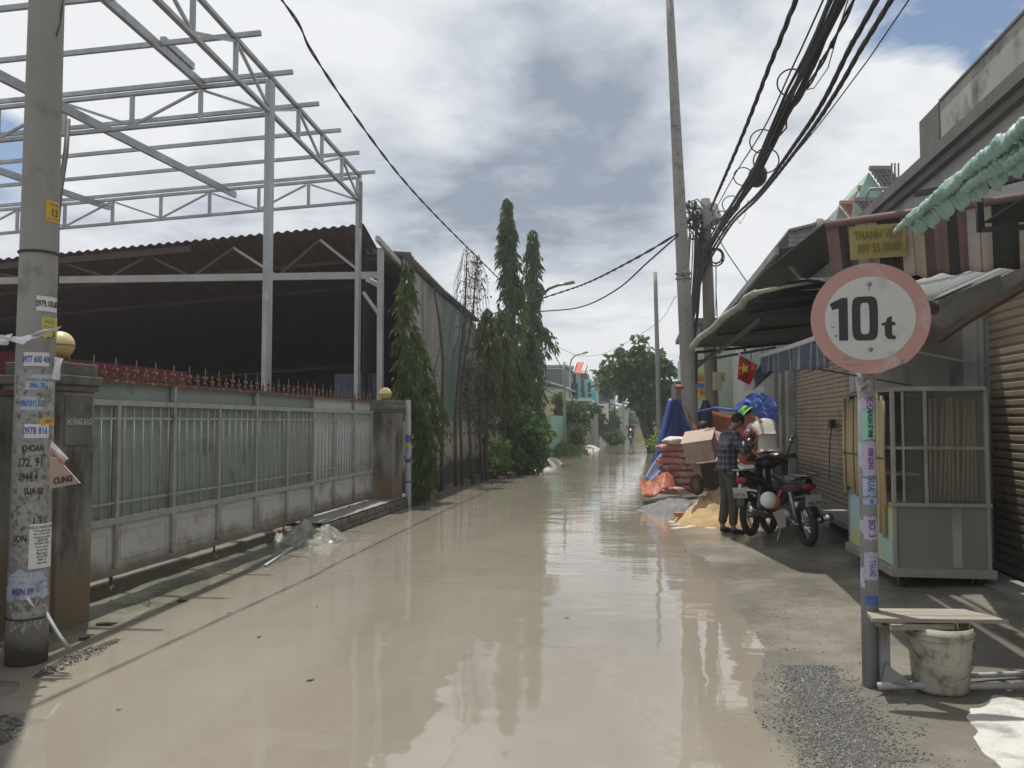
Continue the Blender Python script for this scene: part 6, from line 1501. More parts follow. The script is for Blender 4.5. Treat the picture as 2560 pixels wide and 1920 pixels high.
for i in range(11):
    x = cx0 + .36 + i * .04; MB().tube([(x, cy0 + .12, .87), (x + rnd.uniform(-.03, .06), cy0 + .14, 1.83)], .012, 6).build('stick', 'bamboo', t, smooth=True)
t = thing('electric_box', 'small grey socket with hanging cord on the wall left of the food cart', 'socket', (SX, 13, 1.3))
c = onx(2080, 1060, SX - .05); MB().box(c, (.08, .22, .16)).build('box', 'black', t); MB().tube([c, c + Vector((-.02, .1, -.3)), c + Vector((-.02, .2, -1.0))], .01, 5).build('cord', 'cable', t)
tag(MB().mm((2.55, 10.2, .28), (3.3, 12.6, .34)).mm((2.7, 10.4, -.02), (3.1, 10.5, .28)).mm((2.7, 12.3, -.02), (3.1, 12.4, .28)).build('low_bench', 'cart_panel'), 'low grey bench against the brown shutter behind the food cart', 'bench')

# ================================================================ motorbikes
def motorbike(name, label, fairing='red_plastic', plate_txt=('59-X1', '483.59'), basket=False):
    """local frame: wheels on y axis, facing +y, origin between the wheels on the ground"""
    t = thing(name, label, 'motorbike', (0, 0, 0), group='motorbikes on the right side of the street'); rw, fw = -.62, .63; r = .285
    for nm, y in (('rear_wheel', rw), ('front_wheel', fw)):
        w_ = MB().lathe((0, y, r), [(.03, -.05), (.035, .05), (.028, .05), (.028, -.05)], 12, 'X').build(nm, 'steel', t, smooth=True)
        prof = [(r - .055 + .052 * math.cos(a), .045 * math.sin(a)) for a in [i * math.pi / 6 for i in range(13)]]
        MB().lathe((0, y, r), prof, 32, 'X').build('tyre', 'rubber', w_, smooth=True)
        MB().lathe((0, y, r), [(r - .085, -.03), (r - .075, -.032), (r - .075, .032), (r - .085, .03), (r - .085, -.03)], 32, 'X').build('rim', 'chrome', w_, smooth=True)
        m = MB()
        for k in range(18):
            a = k * math.pi / 9; m.tube([(.03 * (1 if k % 2 else -1), y + math.cos(a) * .03, r + math.sin(a) * .03), (0, y + math.cos(a + .3) * (r - .08), r + math.sin(a + .3) * (r - .08))], .003, 4)
        m.build('spokes', 'chrome', w_)
    B = []
    m = MB()   # body shell: underbone with leg shield and tail
    def shell(u, v):
        y = -.80 + 1.2 * u; a = v * 2 * math.pi
        wd = .05 + .10 * math.sin(min(1, u * 1.3) * math.pi) ** .7; ht = .07 + .07 * math.sin(u * math.pi)
        zc = .74 - .20 * sstep(.45, .8, u) + .05 * (1 - sstep(0, .3, u)) + .06 * sstep(.85, 1, u)
        return (math.cos(a) * wd, y, zc + math.sin(a) * ht)
    m.grid(shell, 18, 14); m.build('body', 'black', t, smooth=True)
    m = MB(); m.grid(lambda u, v: ((v - .5) * (.40 - .12 * u) , .42 + .10 * math.cos((v - .5) * 3) - .07 * u + .0, .98 - .58 * u), 10, 12); m.build('leg_shield', 'black', t, smooth=True, solid=.02)
    m = MB(); m.ball((0, .50, 1.00), .14, 16, 10, (1.15, .9, .75)); m.build('front_fairing', 'black', t, smooth=True)
    m = MB()
    for s in (-1, 1): m.prism([(s * .10, .36, 1.08), (s * .17, .42, 1.04), (s * .18, .52, .98), (s * .12, .46, 1.05)], (0, 0, .015)); m.prism([(s * .125, -.70, .785), (s * .145, -.4, .75), (s * .145, -.4, .735), (s * .12, -.70, .775)], (s * .01, 0, 0))
    m.build('side_stripe', fairing, t)
    m = MB(); m.lathe((0, .62, 1.0), [(.0001, .03), (.06, .02), (.075, 0)], 16, 'Y'); m.build('headlight', 'chrome', t, smooth=True)
    def seat(u, v):
        y = -.72 + .88 * u; a = v * 2 * math.pi; wd = .12 - .03 * u; return (math.cos(a) * wd * (.6 + .4 * math.sin(min(u * 6, 1) * 1.57)), y, .835 - .03 * math.sin(u * math.pi) + .035 * math.sin(a) + .03 * (u < .08))
    MB().grid(seat, 14, 14).build('seat', 'black', t, smooth=True)
    m = MB()
    for s in (-1, 1): m.tube([(s * .075, fw, r), (s * .075, fw - .12, .62), (s * .05, .46, .95)], [.022, .026, .026], 10)
    m.each('fork_leg', 'steel', t, smooth=True)
    m = MB()
    for s in (-1, 1): m.tube([(s * .11, rw + .02, r + .02), (s * .12, rw + .12, .68)], [.022, .028], 10); m.tube([(s * .10, rw, r), (s * .08, -.10, .34)], .02, 8)
    m.each('rear_strut', 'steel', t, smooth=True)
    m = MB(); m.grid(lambda u, v: ((v - .5) * .13, fw + math.cos(.3 + u * 2.2) * (r + .035), r + math.sin(.3 + u * 2.2) * (r + .035)), 14, 4); m.build('front_mudguard', 'black', t, smooth=True, solid=.008)
    m = MB(); m.grid(lambda u, v: ((v - .5) * .12, rw + math.cos(1.0 + u * 1.75) * (r + .035), r + math.sin(1.0 + u * 1.75) * (r + .035)), 14, 4); m.build('rear_mudguard', 'black', t, smooth=True, solid=.008)
    m = MB(); m.ball((0, -.02, .33), .13, 14, 10, (1.0, 1.5, .9)); m.tube([(.1, .0, .30), (.13, .1, .3)], .06, 12); m.build('engine', 'steel', t, smooth=True)
    m = MB(); m.tube([(.12, .05, .22), (.15, -.2, .22), (.16, -.45, .28), (.16, -.95, .40)], [.02, .025, .05, .045], 12); m.build('exhaust', 'chrome', t, smooth=True)
    m = MB(); m.tube([(-.34, .30, 1.06), (-.22, .36, 1.05), (0, .42, 1.03), (.22, .36, 1.05), (.34, .30, 1.06)], .013, 8)
    h = m.build('handlebar', 'black', t, smooth=True)
    m = MB(); m.tube([(-.35, .295, 1.06), (-.24, .35, 1.052)], .02, 10); m.tube([(.35, .295, 1.06), (.24, .35, 1.052)], .02, 10); m.each('grip', 'rubber', h, smooth=True)
    for s in (-1, 1):
        st_ = MB().tube([(s * .22, .36, 1.05), (s * .26, .36, 1.16), (s * .31, .34, 1.24)], .007, 6).build('mirror_stalk', 'black', t, smooth=True)
        MB().ball((s * .33, .345, 1.28), .06, 16, 10, (1.0, .28, .80)).build('mirror_shell', 'black', st_, smooth=True)
        MB().ball((s * .33, .335, 1.28), .052, 16, 10, (1.0, .22, .80)).build('mirror_glass', 'mirror', st_, smooth=True)
    m = MB(); m.ball((0, -.80, .76), .07, 14, 8, (1.25, .5, .65)); m.build('tail_light', pm('tail_red', (.25, .01, .02), (.2, .01, .02), 3, .25), t, smooth=True)
    m = MB(); m.tube([(-.12, -.55, .90), (-.12, -.82, .90), (0, -.9, .90), (.12, -.82, .90), (.12, -.55, .90)], .012, 7); m.build('grab_rail', 'steel', t, smooth=True)
    pr_ = Matrix.Rotation(R(12), 3, 'X')
    pl = MB().box((0, -.88, .60), (.19, .008, .14), rot=pr_).build('number_plate', 'plate', t)
    m = MB(); put_text(m, plate_txt[0], Vector((0, -.888, .63)), (1, 0, 0), pr_ @ Vector((0, 0, 1)), .055, .001, .9); put_text(m, plate_txt[1], Vector((0, -.901, .57)), (1, 0, 0), pr_ @ Vector((0, 0, 1)), .06, .001, .9); m.build('lettering', 'ink', pl)
    m = MB(); m.tube([(-.05, -.05, .30), (-.18, -.12, .02)], .012, 6); m.build('kickstand', 'steel', t); return t
def place(t, px, py, d, rz, z=.05):
    p = at(px, py, d); t.location = (p.x, p.y, max(z, gh(p.x, p.y))); t.rotation_euler = (0, R(-4), rz)
mbR = motorbike('motorbike', 'black motorbike with red accents and a white helmet hung on it, nearest the food cart')
place(mbR, 1968, 1300, 10.9, R(13))
mbL = motorbike('motorbike', 'black motorbike whose rear plate shows behind the standing man', plate_txt=('59-N2', '357.16'))
place(mbL, 1922, 1290, 11.7, R(-30))
# helmet
hc = at(1922, 1250, 10.25); t = thing('helmet', 'round white and orange helmet hanging on the nearer motorbike', 'helmet', hc)
MB().ball(hc, .105, 22, 14, (1, 1.05, .98)).build('shell', 'white_plastic', t, smooth=True)
MB().ball(hc + Vector((.055, .02, -.02)), .098, 20, 12, (.95, 1, .95)).build('rim_band', 'orange_plastic', t, smooth=True)
MB().tube([hc + Vector((.1, 0, 0)), hc + Vector((.16, .05, .12))], .01, 6).build('strap', 'orange_plastic', t)
tag(MB().prism([at(1934, 1282, 10.5), at(1962, 1275, 10.5), at(1966, 1318, 10.6), at(1950, 1320, 10.6)], (0, .05, 0)).build('plastic_bag', 'white_plastic'), 'white plastic bag hanging low on the nearer motorbike', 'bag')

# ================================================================ people
def skinned(name, verts, edges, radii, mat, parent, sub=2, root=0, slots=None, zoner=None):
    me = bpy.data.meshes.new(name); me.from_pydata([tuple(v) for v in verts], edges, [])
    o = bpy.data.objects.new(name, me); COL.objects.link(o)
    sk = o.modifiers.new('skin', 'SKIN'); sk.use_smooth_shade = True; sk.branch_smoothing = .4
    lay = me.skin_vertices[0] if me.skin_vertices else None
    if lay is None:
        bm = bmesh.new(); bm.from_mesh(me); bm.verts.layers.skin.verify(); bm.to_mesh(me); bm.free(); lay = me.skin_vertices[0]
    for i, r in enumerate(radii):
        rr = r if isinstance(r, tuple) else (r, r); lay.data[i].radius = rr; lay.data[i].use_root = (i == root)
    ss = o.modifiers.new('sub', 'SUBSURF'); ss.levels = sub; ss.render_levels = sub
    dg = bpy.context.evaluated_depsgraph_get(); ev = o.evaluated_get(dg); m2 = bpy.data.meshes.new_from_object(ev)
    bpy.data.objects.remove(o); m2.name = name
    m2.materials.clear()
    for mm_ in (mat if isinstance(mat, list) else [mat]): m2.materials.append(M[mm_] if isinstance(mm_, str) else mm_)
    if zoner:
        for p in m2.polygons: p.material_index = zoner(p.center)
    else:
        for p in m2.polygons: p.material_index = 0
    for p in m2.polygons: p.use_smooth = True
    o = bpy.data.objects.new(name, m2); COL.objects.link(o); o.parent = parent; return o
def hand_chain(J, E, Rr, wrist, dirv, palm_n, curl=.5, s=1.0):
    """palm and five fingers, appended to one skinned chain; returns nothing"""
    d = Vector(dirv).normalized(); n_ = Vector(palm_n).normalized(); sd_ = d.cross(n_).normalized()
    w = len(J) ; 
    J.append(Vector(wrist) + d * .045 * s); Rr.append((.030 * s, .016 * s)); E.append((w - 1, w) if False else (HC, w))
    J.append(Vector(wrist) + d * .085 * s); Rr.append((.034 * s, .014 * s)); E.append((w, w + 1))
    k = w + 1
    for i, (o_, L) in enumerate(((-.030, .068), (-.010, .078), (.010, .074), (.029, .058))):
        b0 = Vector(wrist) + d * .095 * s + sd_ * o_ * s; a1 = b0 + (d * math.cos(curl * .6) + n_ * math.sin(curl * .6)) * L * .5 * s; a2 = a1 + (d * math.cos(curl * 1.8) + n_ * math.sin(curl * 1.8)) * L * .5 * s
        q = len(J); J += [b0, a1, a2]; Rr += [.0095 * s, .0085 * s, .007 * s]; E += [(k, q), (q, q + 1), (q + 1, q + 2)]
    q = len(J); b0 = Vector(wrist) + d * .04 * s - sd_ * .035 * s; J += [b0, b0 + (d * .7 - sd_ * .6 + n_ * .4).normalized() * .04 * s, b0 + (d * .9 - sd_ * .2 + n_ * .5).normalized() * .07 * s]
    Rr += [.012 * s, .010 * s, .008 * s]; E += [(w, q), (q, q + 1), (q + 1, q + 2)]
HC = 0
def person(label, base, rz, pose, shirt, trousers, shoes='black', sleeve='long', hat=None, hair=True, mat_shirt_pattern=None):
    """pose: dict of joint positions (local, facing +y). body is one skinned surface; clothes are children"""
    global HC
    t = thing('person', label, 'person', base, rz)
    g = {k: Vector(v) for k, v in pose.items()}
    J = [g['pelvis'], g['waist'], g['chest'], g['neck'], g['head0'], g['head1'], g['head2']]
    Rr = [(.13, .09), (.115, .08), (.115, .08), .046, .058, (.080, .096), (.06, .07)]
    E = [(0, 1), (1, 2), (2, 3), (3, 4), (4, 5), (5, 6)]
    for s in ('L', 'R'):
        b = len(J); J += [g['sh' + s], g['el' + s], g['el' + s].lerp(g['wr' + s], .5), g['wr' + s]]; Rr += [.048, .040, .036, .026]; E += [(2, b), (b, b + 1), (b + 1, b + 2), (b + 2, b + 3)]
        HC = b + 3; hand_chain(J, E, Rr, g['wr' + s], g.get('hd' + s, g['wr' + s] - g['el' + s]), g.get('pn' + s, Vector((0, 0, 1))), .7)
        b = len(J); J += [g['hip' + s], g['kn' + s], g['kn' + s].lerp(g['an' + s], .4), g['an' + s], g['an' + s] + Vector((0, .06, -.045)), g['an' + s] + Vector((0, .17, -.055))]
        Rr += [.085, .058, .055, .036, .042, .032]; E += [(0, b), (b, b + 1), (b + 1, b + 2), (b + 2, b + 3), (b + 3, b + 4), (b + 4, b + 5)]
    body = skinned('body', J, E, Rr, 'skin', t)
    # shirt
    J2 = [g['pelvis'] + Vector((0, 0, -.05)), g['pelvis'].lerp(g['waist'], .5), g['waist'], g['chest'], g['chest'].lerp(g['neck'], .85)]; R2_ = [(.17, .135), (.165, .13), (.155, .12), (.185, .14), (.098, .088)]; E2 = [(0, 1), (1, 2), (2, 3), (3, 4)]
    for s in ('L', 'R'):
        b = len(J2); J2 += [g['sh' + s] + Vector((0, 0, .005)), g['el' + s]]; R2_ += [.092, .062]; E2 += [(3, b), (b, b + 1)]
        if sleeve == 'long': J2 += [g['el' + s].lerp(g['wr' + s], .88)]; R2_ += [.044]; E2 += [(b + 1, b + 2)]
    skinned('shirt', J2, E2, R2_, shirt, t, root=1)
    J3 = [g['pelvis'] + Vector((0, 0, .06)), g['pelvis'] + Vector((0, 0, -.02))]; R3 = [(.145, .115), (.15, .12)]; E3 = [(0, 1)]
    for s in ('L', 'R'):
        b = len(J3); J3 += [g['hip' + s], g['kn' + s], g['kn' + s].lerp(g['an' + s], .5), g['an' + s] + Vector((0, 0, .03))]; R3 += [.105, .078, .07, .062]; E3 += [(1, b), (b, b + 1), (b + 1, b + 2), (b + 2, b + 3)]
    skinned('trousers', J3, E3, R3, trousers, t, root=1)
    for s in ('L', 'R'):
        a = g['an' + s]; skinned('shoe', [a + Vector((0, -.03, -.03)), a + Vector((0, .06, -.05)), a + Vector((0, .18, -.062))], [(0, 1), (1, 2)], [.045, (.05, .042), (.045, .03)], shoes, t)
    hd = g['head1']; up_ = (g['head2'] - g['head0']).normalized(); fr_ = g.get('face', Vector((0, 1, 0))).normalized(); fr_ = (fr_ - up_ * fr_.dot(up_)).normalized(); sx_ = fr_.cross(up_)
    rot = Matrix((sx_, fr_, up_)).transposed()
    # face details
    m = MB(); m.ball(hd + fr_ * .088 - up_ * .018, .018, 8, 6, (1, 1.3, 1.2), rot=rot)
    for s in (-1, 1): m.ball(hd + sx_ * s * .078 - up_ * .005 - fr_ * .005, .022, 8, 6, (.5, 1, 1.3), rot=rot)
    lo = MB(); o = m.build('nose_and_ears', 'skin', None, smooth=True)
    o.parent = t
    m = MB()
    for s in (-1, 1): m.ball(hd + fr_ * .083 + sx_ * s * .030 + up_ * .012, .0105, 8, 6, (1.4, .6, .8), rot=rot)
    m.tube([hd + fr_ * .082 - sx_ * .02 - up_ * .055, hd + fr_ * .086 - up_ * .054, hd + fr_ * .082 + sx_ * .02 - up_ * .055], .005, 5); o = m.build('eyes_and_mouth', 'brown_trim', None, smooth=True); o.parent = t
    if hair:
        m = MB(); m.ball(hd + up_ * .028 - fr_ * .022, .098, 18, 12, (.94, 1.02, .92), rot=rot); b0 = [v for v in m.v]
        for i, v in enumerate(m.v): m.v[i] = v + (v - hd).normalized() * .006 * NZ.noise(v * 40)
        o = m.build('hair', 'hair', None, smooth=True); o.parent = t
    if hat:
        m = MB(); m.lathe(hd + up_ * .045, [(.165, -.055), (.105, -.008), (.100, .045), (.078, .078), (.0001, .085)], 26, rot=rot); m.lathe(hd + up_ * .045, [(.165, -.055), (.163, -.060), (.098, -.015), (.09, .04)], 26, rot=rot)
        o = m.build('hat', hat, None, smooth=True); o.parent = t
    for o in t.children:      # parts without parent transform were recentred: put them back
        pass
    return t
plaid = bpy.data.materials.new('dark_blue_plaid'); plaid.use_nodes = True
pt = plaid.node_tree; pbs = pt.nodes['Principled BSDF']; pbs.inputs['Roughness'].default_value = .9
ptc = pt.nodes.new('ShaderNodeTexCoord'); psep = pt.nodes.new('ShaderNodeSeparateXYZ'); pt.links.new(ptc.outputs['Object'], psep.inputs[0])
def pband(sock, f, thr):
    a = pt.nodes.new('ShaderNodeMath'); a.operation = 'MULTIPLY'; a.inputs[1].default_value = f; pt.links.new(sock, a.inputs[0])
    b_ = pt.nodes.new('ShaderNodeMath'); b_.operation = 'SINE'; pt.links.new(a.outputs[0], b_.inputs[0])
    c = pt.nodes.new('ShaderNodeMath'); c.operation = 'GREATER_THAN'; c.inputs[1].default_value = thr; pt.links.new(b_.outputs[0], c.inputs[0]); return c.outputs[0]
pa = pt.nodes.new('ShaderNodeMath'); pa.operation = 'ADD'; pt.links.new(pband(psep.outputs[2], 75, .35), pa.inputs[0]); pt.links.new(pband(psep.outputs[1], 75, .35), pa.inputs[1])
pb2 = pt.nodes.new('ShaderNodeMath'); pb2.operation = 'ADD'; pt.links.new(pa.outputs[0], pb2.inputs[0]); pt.links.new(pband(psep.outputs[0], 75, .6), pb2.inputs[1])
prp = pt.nodes.new('ShaderNodeValToRGB'); prp.color_ramp.elements[0].color = (.03, .035, .05, 1); prp.color_ramp.elements[1].color = (.19, .21, .25, 1)
pdv = pt.nodes.new('ShaderNodeMath'); pdv.operation = 'MULTIPLY'; pdv.inputs[1].default_value = .36; pt.links.new(pb2.outputs[0], pdv.inputs[0]); pt.links.new(pdv.outputs[0], prp.inputs[0]); pt.links.new(prp.outputs[0], pbs.inputs['Base Color'])
bst = bpy.data.materials.new('brown_striped_shirt'); bst.use_nodes = True; q_ = bst.node_tree; qb = q_.nodes['Principled BSDF']; qb.inputs['Roughness'].default_value = .9
wv = q_.nodes.new('ShaderNodeTexWave'); wv.inputs['Scale'].default_value = 4.5; wv.bands_direction = 'X'; tc_ = q_.nodes.new('ShaderNodeTexCoord'); q_.links.new(tc_.outputs['Object'], wv.inputs[0])
rp_ = q_.nodes.new('ShaderNodeValToRGB'); rp_.color_ramp.elements[0].color = (.16, .06, .045, 1); rp_.color_ramp.elements[1].color = (.50, .38, .31, 1); q_.links.new(wv.outputs[0], rp_.inputs[0]); q_.links.new(rp_.outputs[0], qb.inputs['Base Color'])

stand = dict(pelvis=(0, 0, .95), waist=(0, .0, 1.10), chest=(0, .04, 1.33), neck=(0, .08, 1.475), head0=(0, .13, 1.52), head1=(0, .175, 1.575), head2=(0, .19, 1.64), face=(0, .75, -.65),
             shL=(-.19, .05, 1.38), elL=(-.25, .10, 1.12), wrL=(-.13, .32, 1.22), shR=(.19, .05, 1.38), elR=(.24, .14, 1.13), wrR=(.10, .36, 1.27),
             hdL=(.35, .6, .5), hdR=(-.3, .6, .5), pnL=(.5, -.5, .5), pnR=(-.5, -.5, .5),
             hipL=(-.09, 0, .88), knL=(-.10, .02, .49), anL=(-.11, -.04, .085), hipR=(.09, 0, .88), knR=(.10, .05, .49), anR=(.12, .02, .085))
mp_ = at(1820, 1325, 11.75); gz = gh(mp_.x, mp_.y)
man = person('standing man in a dark plaid shirt bending his head over something in his hands', (mp_.x, mp_.y, gz), R(-72), stand, plaid, 'olive_trousers')
# red helmet held / phone
hp = at(1872, 1082, 12.0); t = thing('phone', 'black phone in the raised hands of the man in the plaid shirt', 'phone', hp)
MB().box(hp, (.075, .012, .15), rot=Matrix.Rotation(R(-72), 3, 'Z') @ Matrix.Rotation(R(-35), 3, 'X')).build('body', 'black', t, bevel=.004); MB().box(hp + Vector((-.002, -.01, 0)), (.06, .002, .13), rot=Matrix.Rotation(R(-72), 3, 'Z') @ Matrix.Rotation(R(-35), 3, 'X')).build('screen', 'glass', t)
hp2 = at(1874, 1092, 12.6); t = thing('red_helmet', 'dark red helmet hanging behind the raised hands of the man in plaid', 'helmet', hp2)
MB().ball(hp2, .11, 20, 12, (1, .9, 1.1)).build('shell', pm('dull_red', (.25, .03, .03), (.2, .03, .03), 4, .4), t, smooth=True); MB().lathe(hp2 + Vector((0, 0, -.04)), [(.108, 0), (.114, -.02), (.10, -.05)], 20).build('rim', 'black', t, smooth=True)
bend = dict(pelvis=(0, -.02, .90), waist=(0, .05, 1.05), chest=(0, .22, 1.24), neck=(0, .34, 1.35), head0=(0, .40, 1.375), head1=(0, .47, 1.41), head2=(0, .52, 1.45), face=(0, .5, -.8),
            shL=(-.19, .24, 1.27), elL=(-.23, .36, 1.02), wrL=(-.15, .52, .88), shR=(.19, .24, 1.27), elR=(.24, .36, 1.02), wrR=(.16, .54, .90), hdL=(.1, .5, -.5), hdR=(-.1, .5, -.5), pnL=(1, 0, 0), pnR=(-1, 0, 0),
            hipL=(-.09, -.02, .84), knL=(-.11, .06, .47), anL=(-.12, -.03, .085), hipR=(.09, -.02, .84), knR=(.11, .05, .47), anR=(.12, 0, .085))
def place_p(px, py, d): p = at(px, py, d); return (p.x, p.y, gh(p.x, p.y))
b_ = place_p(1922, 1300, 14.2); b_ = (b_[0], b_[1], .24)
bend2 = dict(bend); bend2.update(chest=(-.02, .14, 1.30), waist=(0, .03, 1.07), neck=(-.10, .24, 1.42), head0=(-.15, .28, 1.46), head1=(-.21, .33, 1.51), head2=(-.24, .36, 1.57), shL=(-.21, .16, 1.30), shR=(.17, .16, 1.34))
person('man in a pale loose shirt and green hat bending over the work behind the motorbikes', b_, R(20), bend2, 'white_shirt', 'dark_trousers', sleeve='long', hat='green_hat')
b_ = place_p(1822, 1300, 13.4); b_ = (b_[0], b_[1], .08)
person('man in a brown striped shirt stooping over the cardboard box, mostly hidden', b_, R(50), bend, bst, 'dark_trousers', sleeve='long')
# far rider
fr = motorbike('motorbike', 'distant scooter carrying a rider along the dry end of the street'); p = ony(1578, 1100, 61); fr.location = (p.x, p.y, .0); fr.rotation_euler = (0, 0, R(176))
sit = dict(pelvis=(0, -.25, .92), waist=(0, -.22, 1.05), chest=(0, -.16, 1.27), neck=(0, -.13, 1.41), head0=(0, -.12, 1.47), head1=(0, -.10, 1.55), head2=(0, -.10, 1.62), shL=(-.19, -.15, 1.32), elL=(-.30, .05, 1.12), wrL=(-.30, .27, 1.08), shR=(.19, -.15, 1.32), elR=(.30, .05, 1.12), wrR=(.30, .27, 1.08),
           hipL=(-.10, -.2, .88), knL=(-.17, .22, .72), anL=(-.15, .12, .36), hipR=(.10, -.2, .88), knR=(.17, .22, .72), anR=(.15, .12, .36))
person('distant rider in dark clothes seated on the scooter down the street', (p.x, p.y, 0), R(176), sit, 'dark_trousers', 'dark_trousers', hair=True)

# ================================================================ building material on the right bank
def bagmesh(L, W_, H_, seed):
    rnd = random.Random(seed); m = MB()
    def fn(u, v):
        a = v * 2 * math.pi; x = (u - .5) * 2; k = max(0.0, 1 - abs(x) ** 5) ** .5; kz = max(.12, k)
        c, s = math.cos(a), math.sin(a); cy_ = math.copysign(abs(c) ** .55, c); sz_ = math.copysign(abs(s) ** .75, s)
        return (x * L / 2, cy_ * W_ / 2 * (.86 + .14 * k) + .02 * NZ.noise(Vector((u * 6, v * 6, seed))), sz_ * H_ / 2 * kz + .022 * NZ.noise(Vector((u * 7, a * 1.6, seed + 5))))
    m.grid(fn, 28, 26); return m
t_ = []
bagp = bagmesh(.62, .42, .15, 1).build('cement_bag', 'bag_pink', smooth=True); bagw = bagmesh(.66, .44, .16, 2).build('cement_bag', 'bag_white', smooth=True)
BL = ['bottom', 'second', 'third', 'fourth', 'fifth', 'sixth']
rnd = random.Random(8); used = set()
def bag(src, px, d, z, rz, label):
    global used
    o = src if src.name not in used else src.copy()
    if src.name in used: COL.objects.link(o)
    used.add(src.name); p = at(px, 1100, d); o.location = (p.x, p.y, z); o.rotation_euler = (rnd.uniform(-.06, .06), rnd.uniform(-.05, .05), rz); tag(o, label, 'cement bag', 'cement bags stacked by the tall pole'); return o
for c, (px, nm) in enumerate(((1688, 'left'), (1737, 'middle'), (1783, 'right'))):
    for i in range(6 if c == 0 else 5):
        bag(bagp, px + rnd.uniform(-8, 8) + (3 if i % 2 else -3), 17.2, .16 + i * .138, R(12) + rnd.uniform(-.3, .3), f'pink cement bag, {BL[i]} from the ground in the {nm} column of the stack')
bag(bagp, 1680, 17.1, .99, R(20), 'pink cement bag under the topmost white one on the left column of the stack')
bag(bagw, 1700, 17.0, 1.13, R(25), 'white and pink cement bag lying on top of the stack')
bag(bagp, 1668, 16.4, .17, R(40), 'slumped pink cement bag at the left foot of the stack')
# tarpaulins
t = thing('blue_tarpaulin', 'tall blue tarpaulin hung like a tent beside the tall pole', 'tarpaulin', at(1680, 1200, 18.6))
ap = [at(1676, 996, 18.4), at(1700, 1000, 18.9), at(1742, 1085, 19.0), at(1742, 1130, 19.0), at(1640, 1155, 18.2)]
def tarp(u, v):
    a = ap[0].lerp(ap[1], u); b_ = ap[4].lerp(Vector(at(1750, 1150, 19.0)), u); p = a.lerp(b_, v); return p + FWD * (.14 * math.sin(u * 9 + v * 2) * v + .10 * NZ.fractal(Vector((u * 4, v * 2.2, 2)), 1, 2, 3)) + Vector((0, 0, .02 * math.sin(u * 14)))
MB().grid(tarp, 50, 40).build('main_sheet', 'blue_tarp', t, smooth=True, solid=.008)
m = MB(); m.grid(lambda u, v: at(1672, 996, 18.3).lerp(at(1630, 1158, 18.0), v).lerp(at(1684, 998, 18.3).lerp(at(1650, 1158, 18.0), v), u) + FWD * -.05 * math.sin(u * 3.14), 6, 16); m.build('folded_edge', 'blue_tarp', t, smooth=True, solid=.02)
m = MB(); m.grid(lambda u, v: at(1655, 1130, 18.0).lerp(at(1612, 1196, 17.2), v).lerp(at(1700, 1140, 18.0).lerp(at(1668, 1196, 17.0), v), u) + Vector((0, 0, .06 * math.sin(u * 8 + v * 3))), 14, 12); m.build('trailing_skirt', pm('dusty_blue', (.13, .16, .27), (.10, .12, .2), 3, .6), t, smooth=True, solid=.01)
t = thing('orange_tarpaulin', 'torn orange tarpaulin strip tied to the tall pole', 'tarpaulin', at(1700, 1100, 18.8))
MB().grid(lambda u, v: at(1690, 978, 18.8).lerp(at(1752, 1085, 18.6), v).lerp(at(1702, 990, 18.8).lerp(at(1738, 1088, 18.6), v), u) + FWD * .03 * math.sin(v * 12), 4, 16).build('strip', 'orange_tarp', t, smooth=True, solid=.006)
MB().ball(at(1698, 968, 18.6), .09, 10, 8, (1.3, .8, .7)).build('knot', 'orange_tarp', t, smooth=True)
t = thing('orange_tarpaulin', 'orange tarpaulin screen behind the two poles, its shade put into the colour', 'tarpaulin', at(1800, 1100, 21))
MB().grid(lambda u, v: at(1738, 1012, 20.6).lerp(at(1935, 1030, 16.5), u).lerp(at(1738, 1140, 20.6).lerp(at(1935, 1170, 16.5), u), v) + FWD * .10 * math.sin(u * 16 + v * 2) + Vector((0, 0, -.16 * math.sin(u * 3.14) * (1 - v))), 40, 12).build('sheet', 'orange_shaded', t, smooth=True, solid=.008)
t = thing('blue_tarpaulin', 'blue tarpaulin bulging behind the man with the green hat', 'tarpaulin', at(1880, 1050, 15.4))
def bt_(u, v):
    a = at(1832, 1024, 16.2).lerp(at(1934, 998, 15.0), u); a.z += .22 * math.sin(u * 3.14); b_ = at(1832, 1034, 16.2).lerp(at(1936, 1066, 15.0), u)
    p = a.lerp(b_, v); return p - FWD * (.22 * math.sin(v * 2.6)) + FWD * (.05 * math.sin(u * 17 + v * 5) + .12 * NZ.fractal(Vector((u * 5, v * 3, 6)), 1, 2, 3)) + Vector((0, 0, .05 * NZ.noise(Vector((u * 6, v * 4, 1)))))
MB().grid(bt_, 60, 34).build('sheet', 'blue_tarp', t, smooth=True, solid=.008)
MB().tube([at(1745, 1030, 18), at(1790, 1020, 17.2), at(1835, 1026, 16.3)], .03, 6).build('rolled_edge', 'blue_tarp', t, smooth=True)
t = thing('hanging_coat', 'black coat hanging between the two poles', 'coat', at(1764, 1040, 20))
MB().grid(lambda u, v: at(1764, 1020, 19.6) + Vector((math.cos(u * 6.28) * (.07 + .19 * sstep(0, .5, v)), math.sin(u * 6.28) * .09, .18 - .92 * v)), 16, 10).build('coat', 'black', t, smooth=True)
m = MB(); ragsheet(m, [at(1600, 1195, 17.0), at(1680, 1175, 17.2), at(1690, 1215, 16.2), at(1606, 1248, 15.9)], 18, 14, .07, 6)
tag(m.build('orange_tarpaulin', 'orange_tarp', smooth=True, solid=.01), 'crumpled orange sheet spilling onto the ground left of the cement bags', 'tarpaulin')
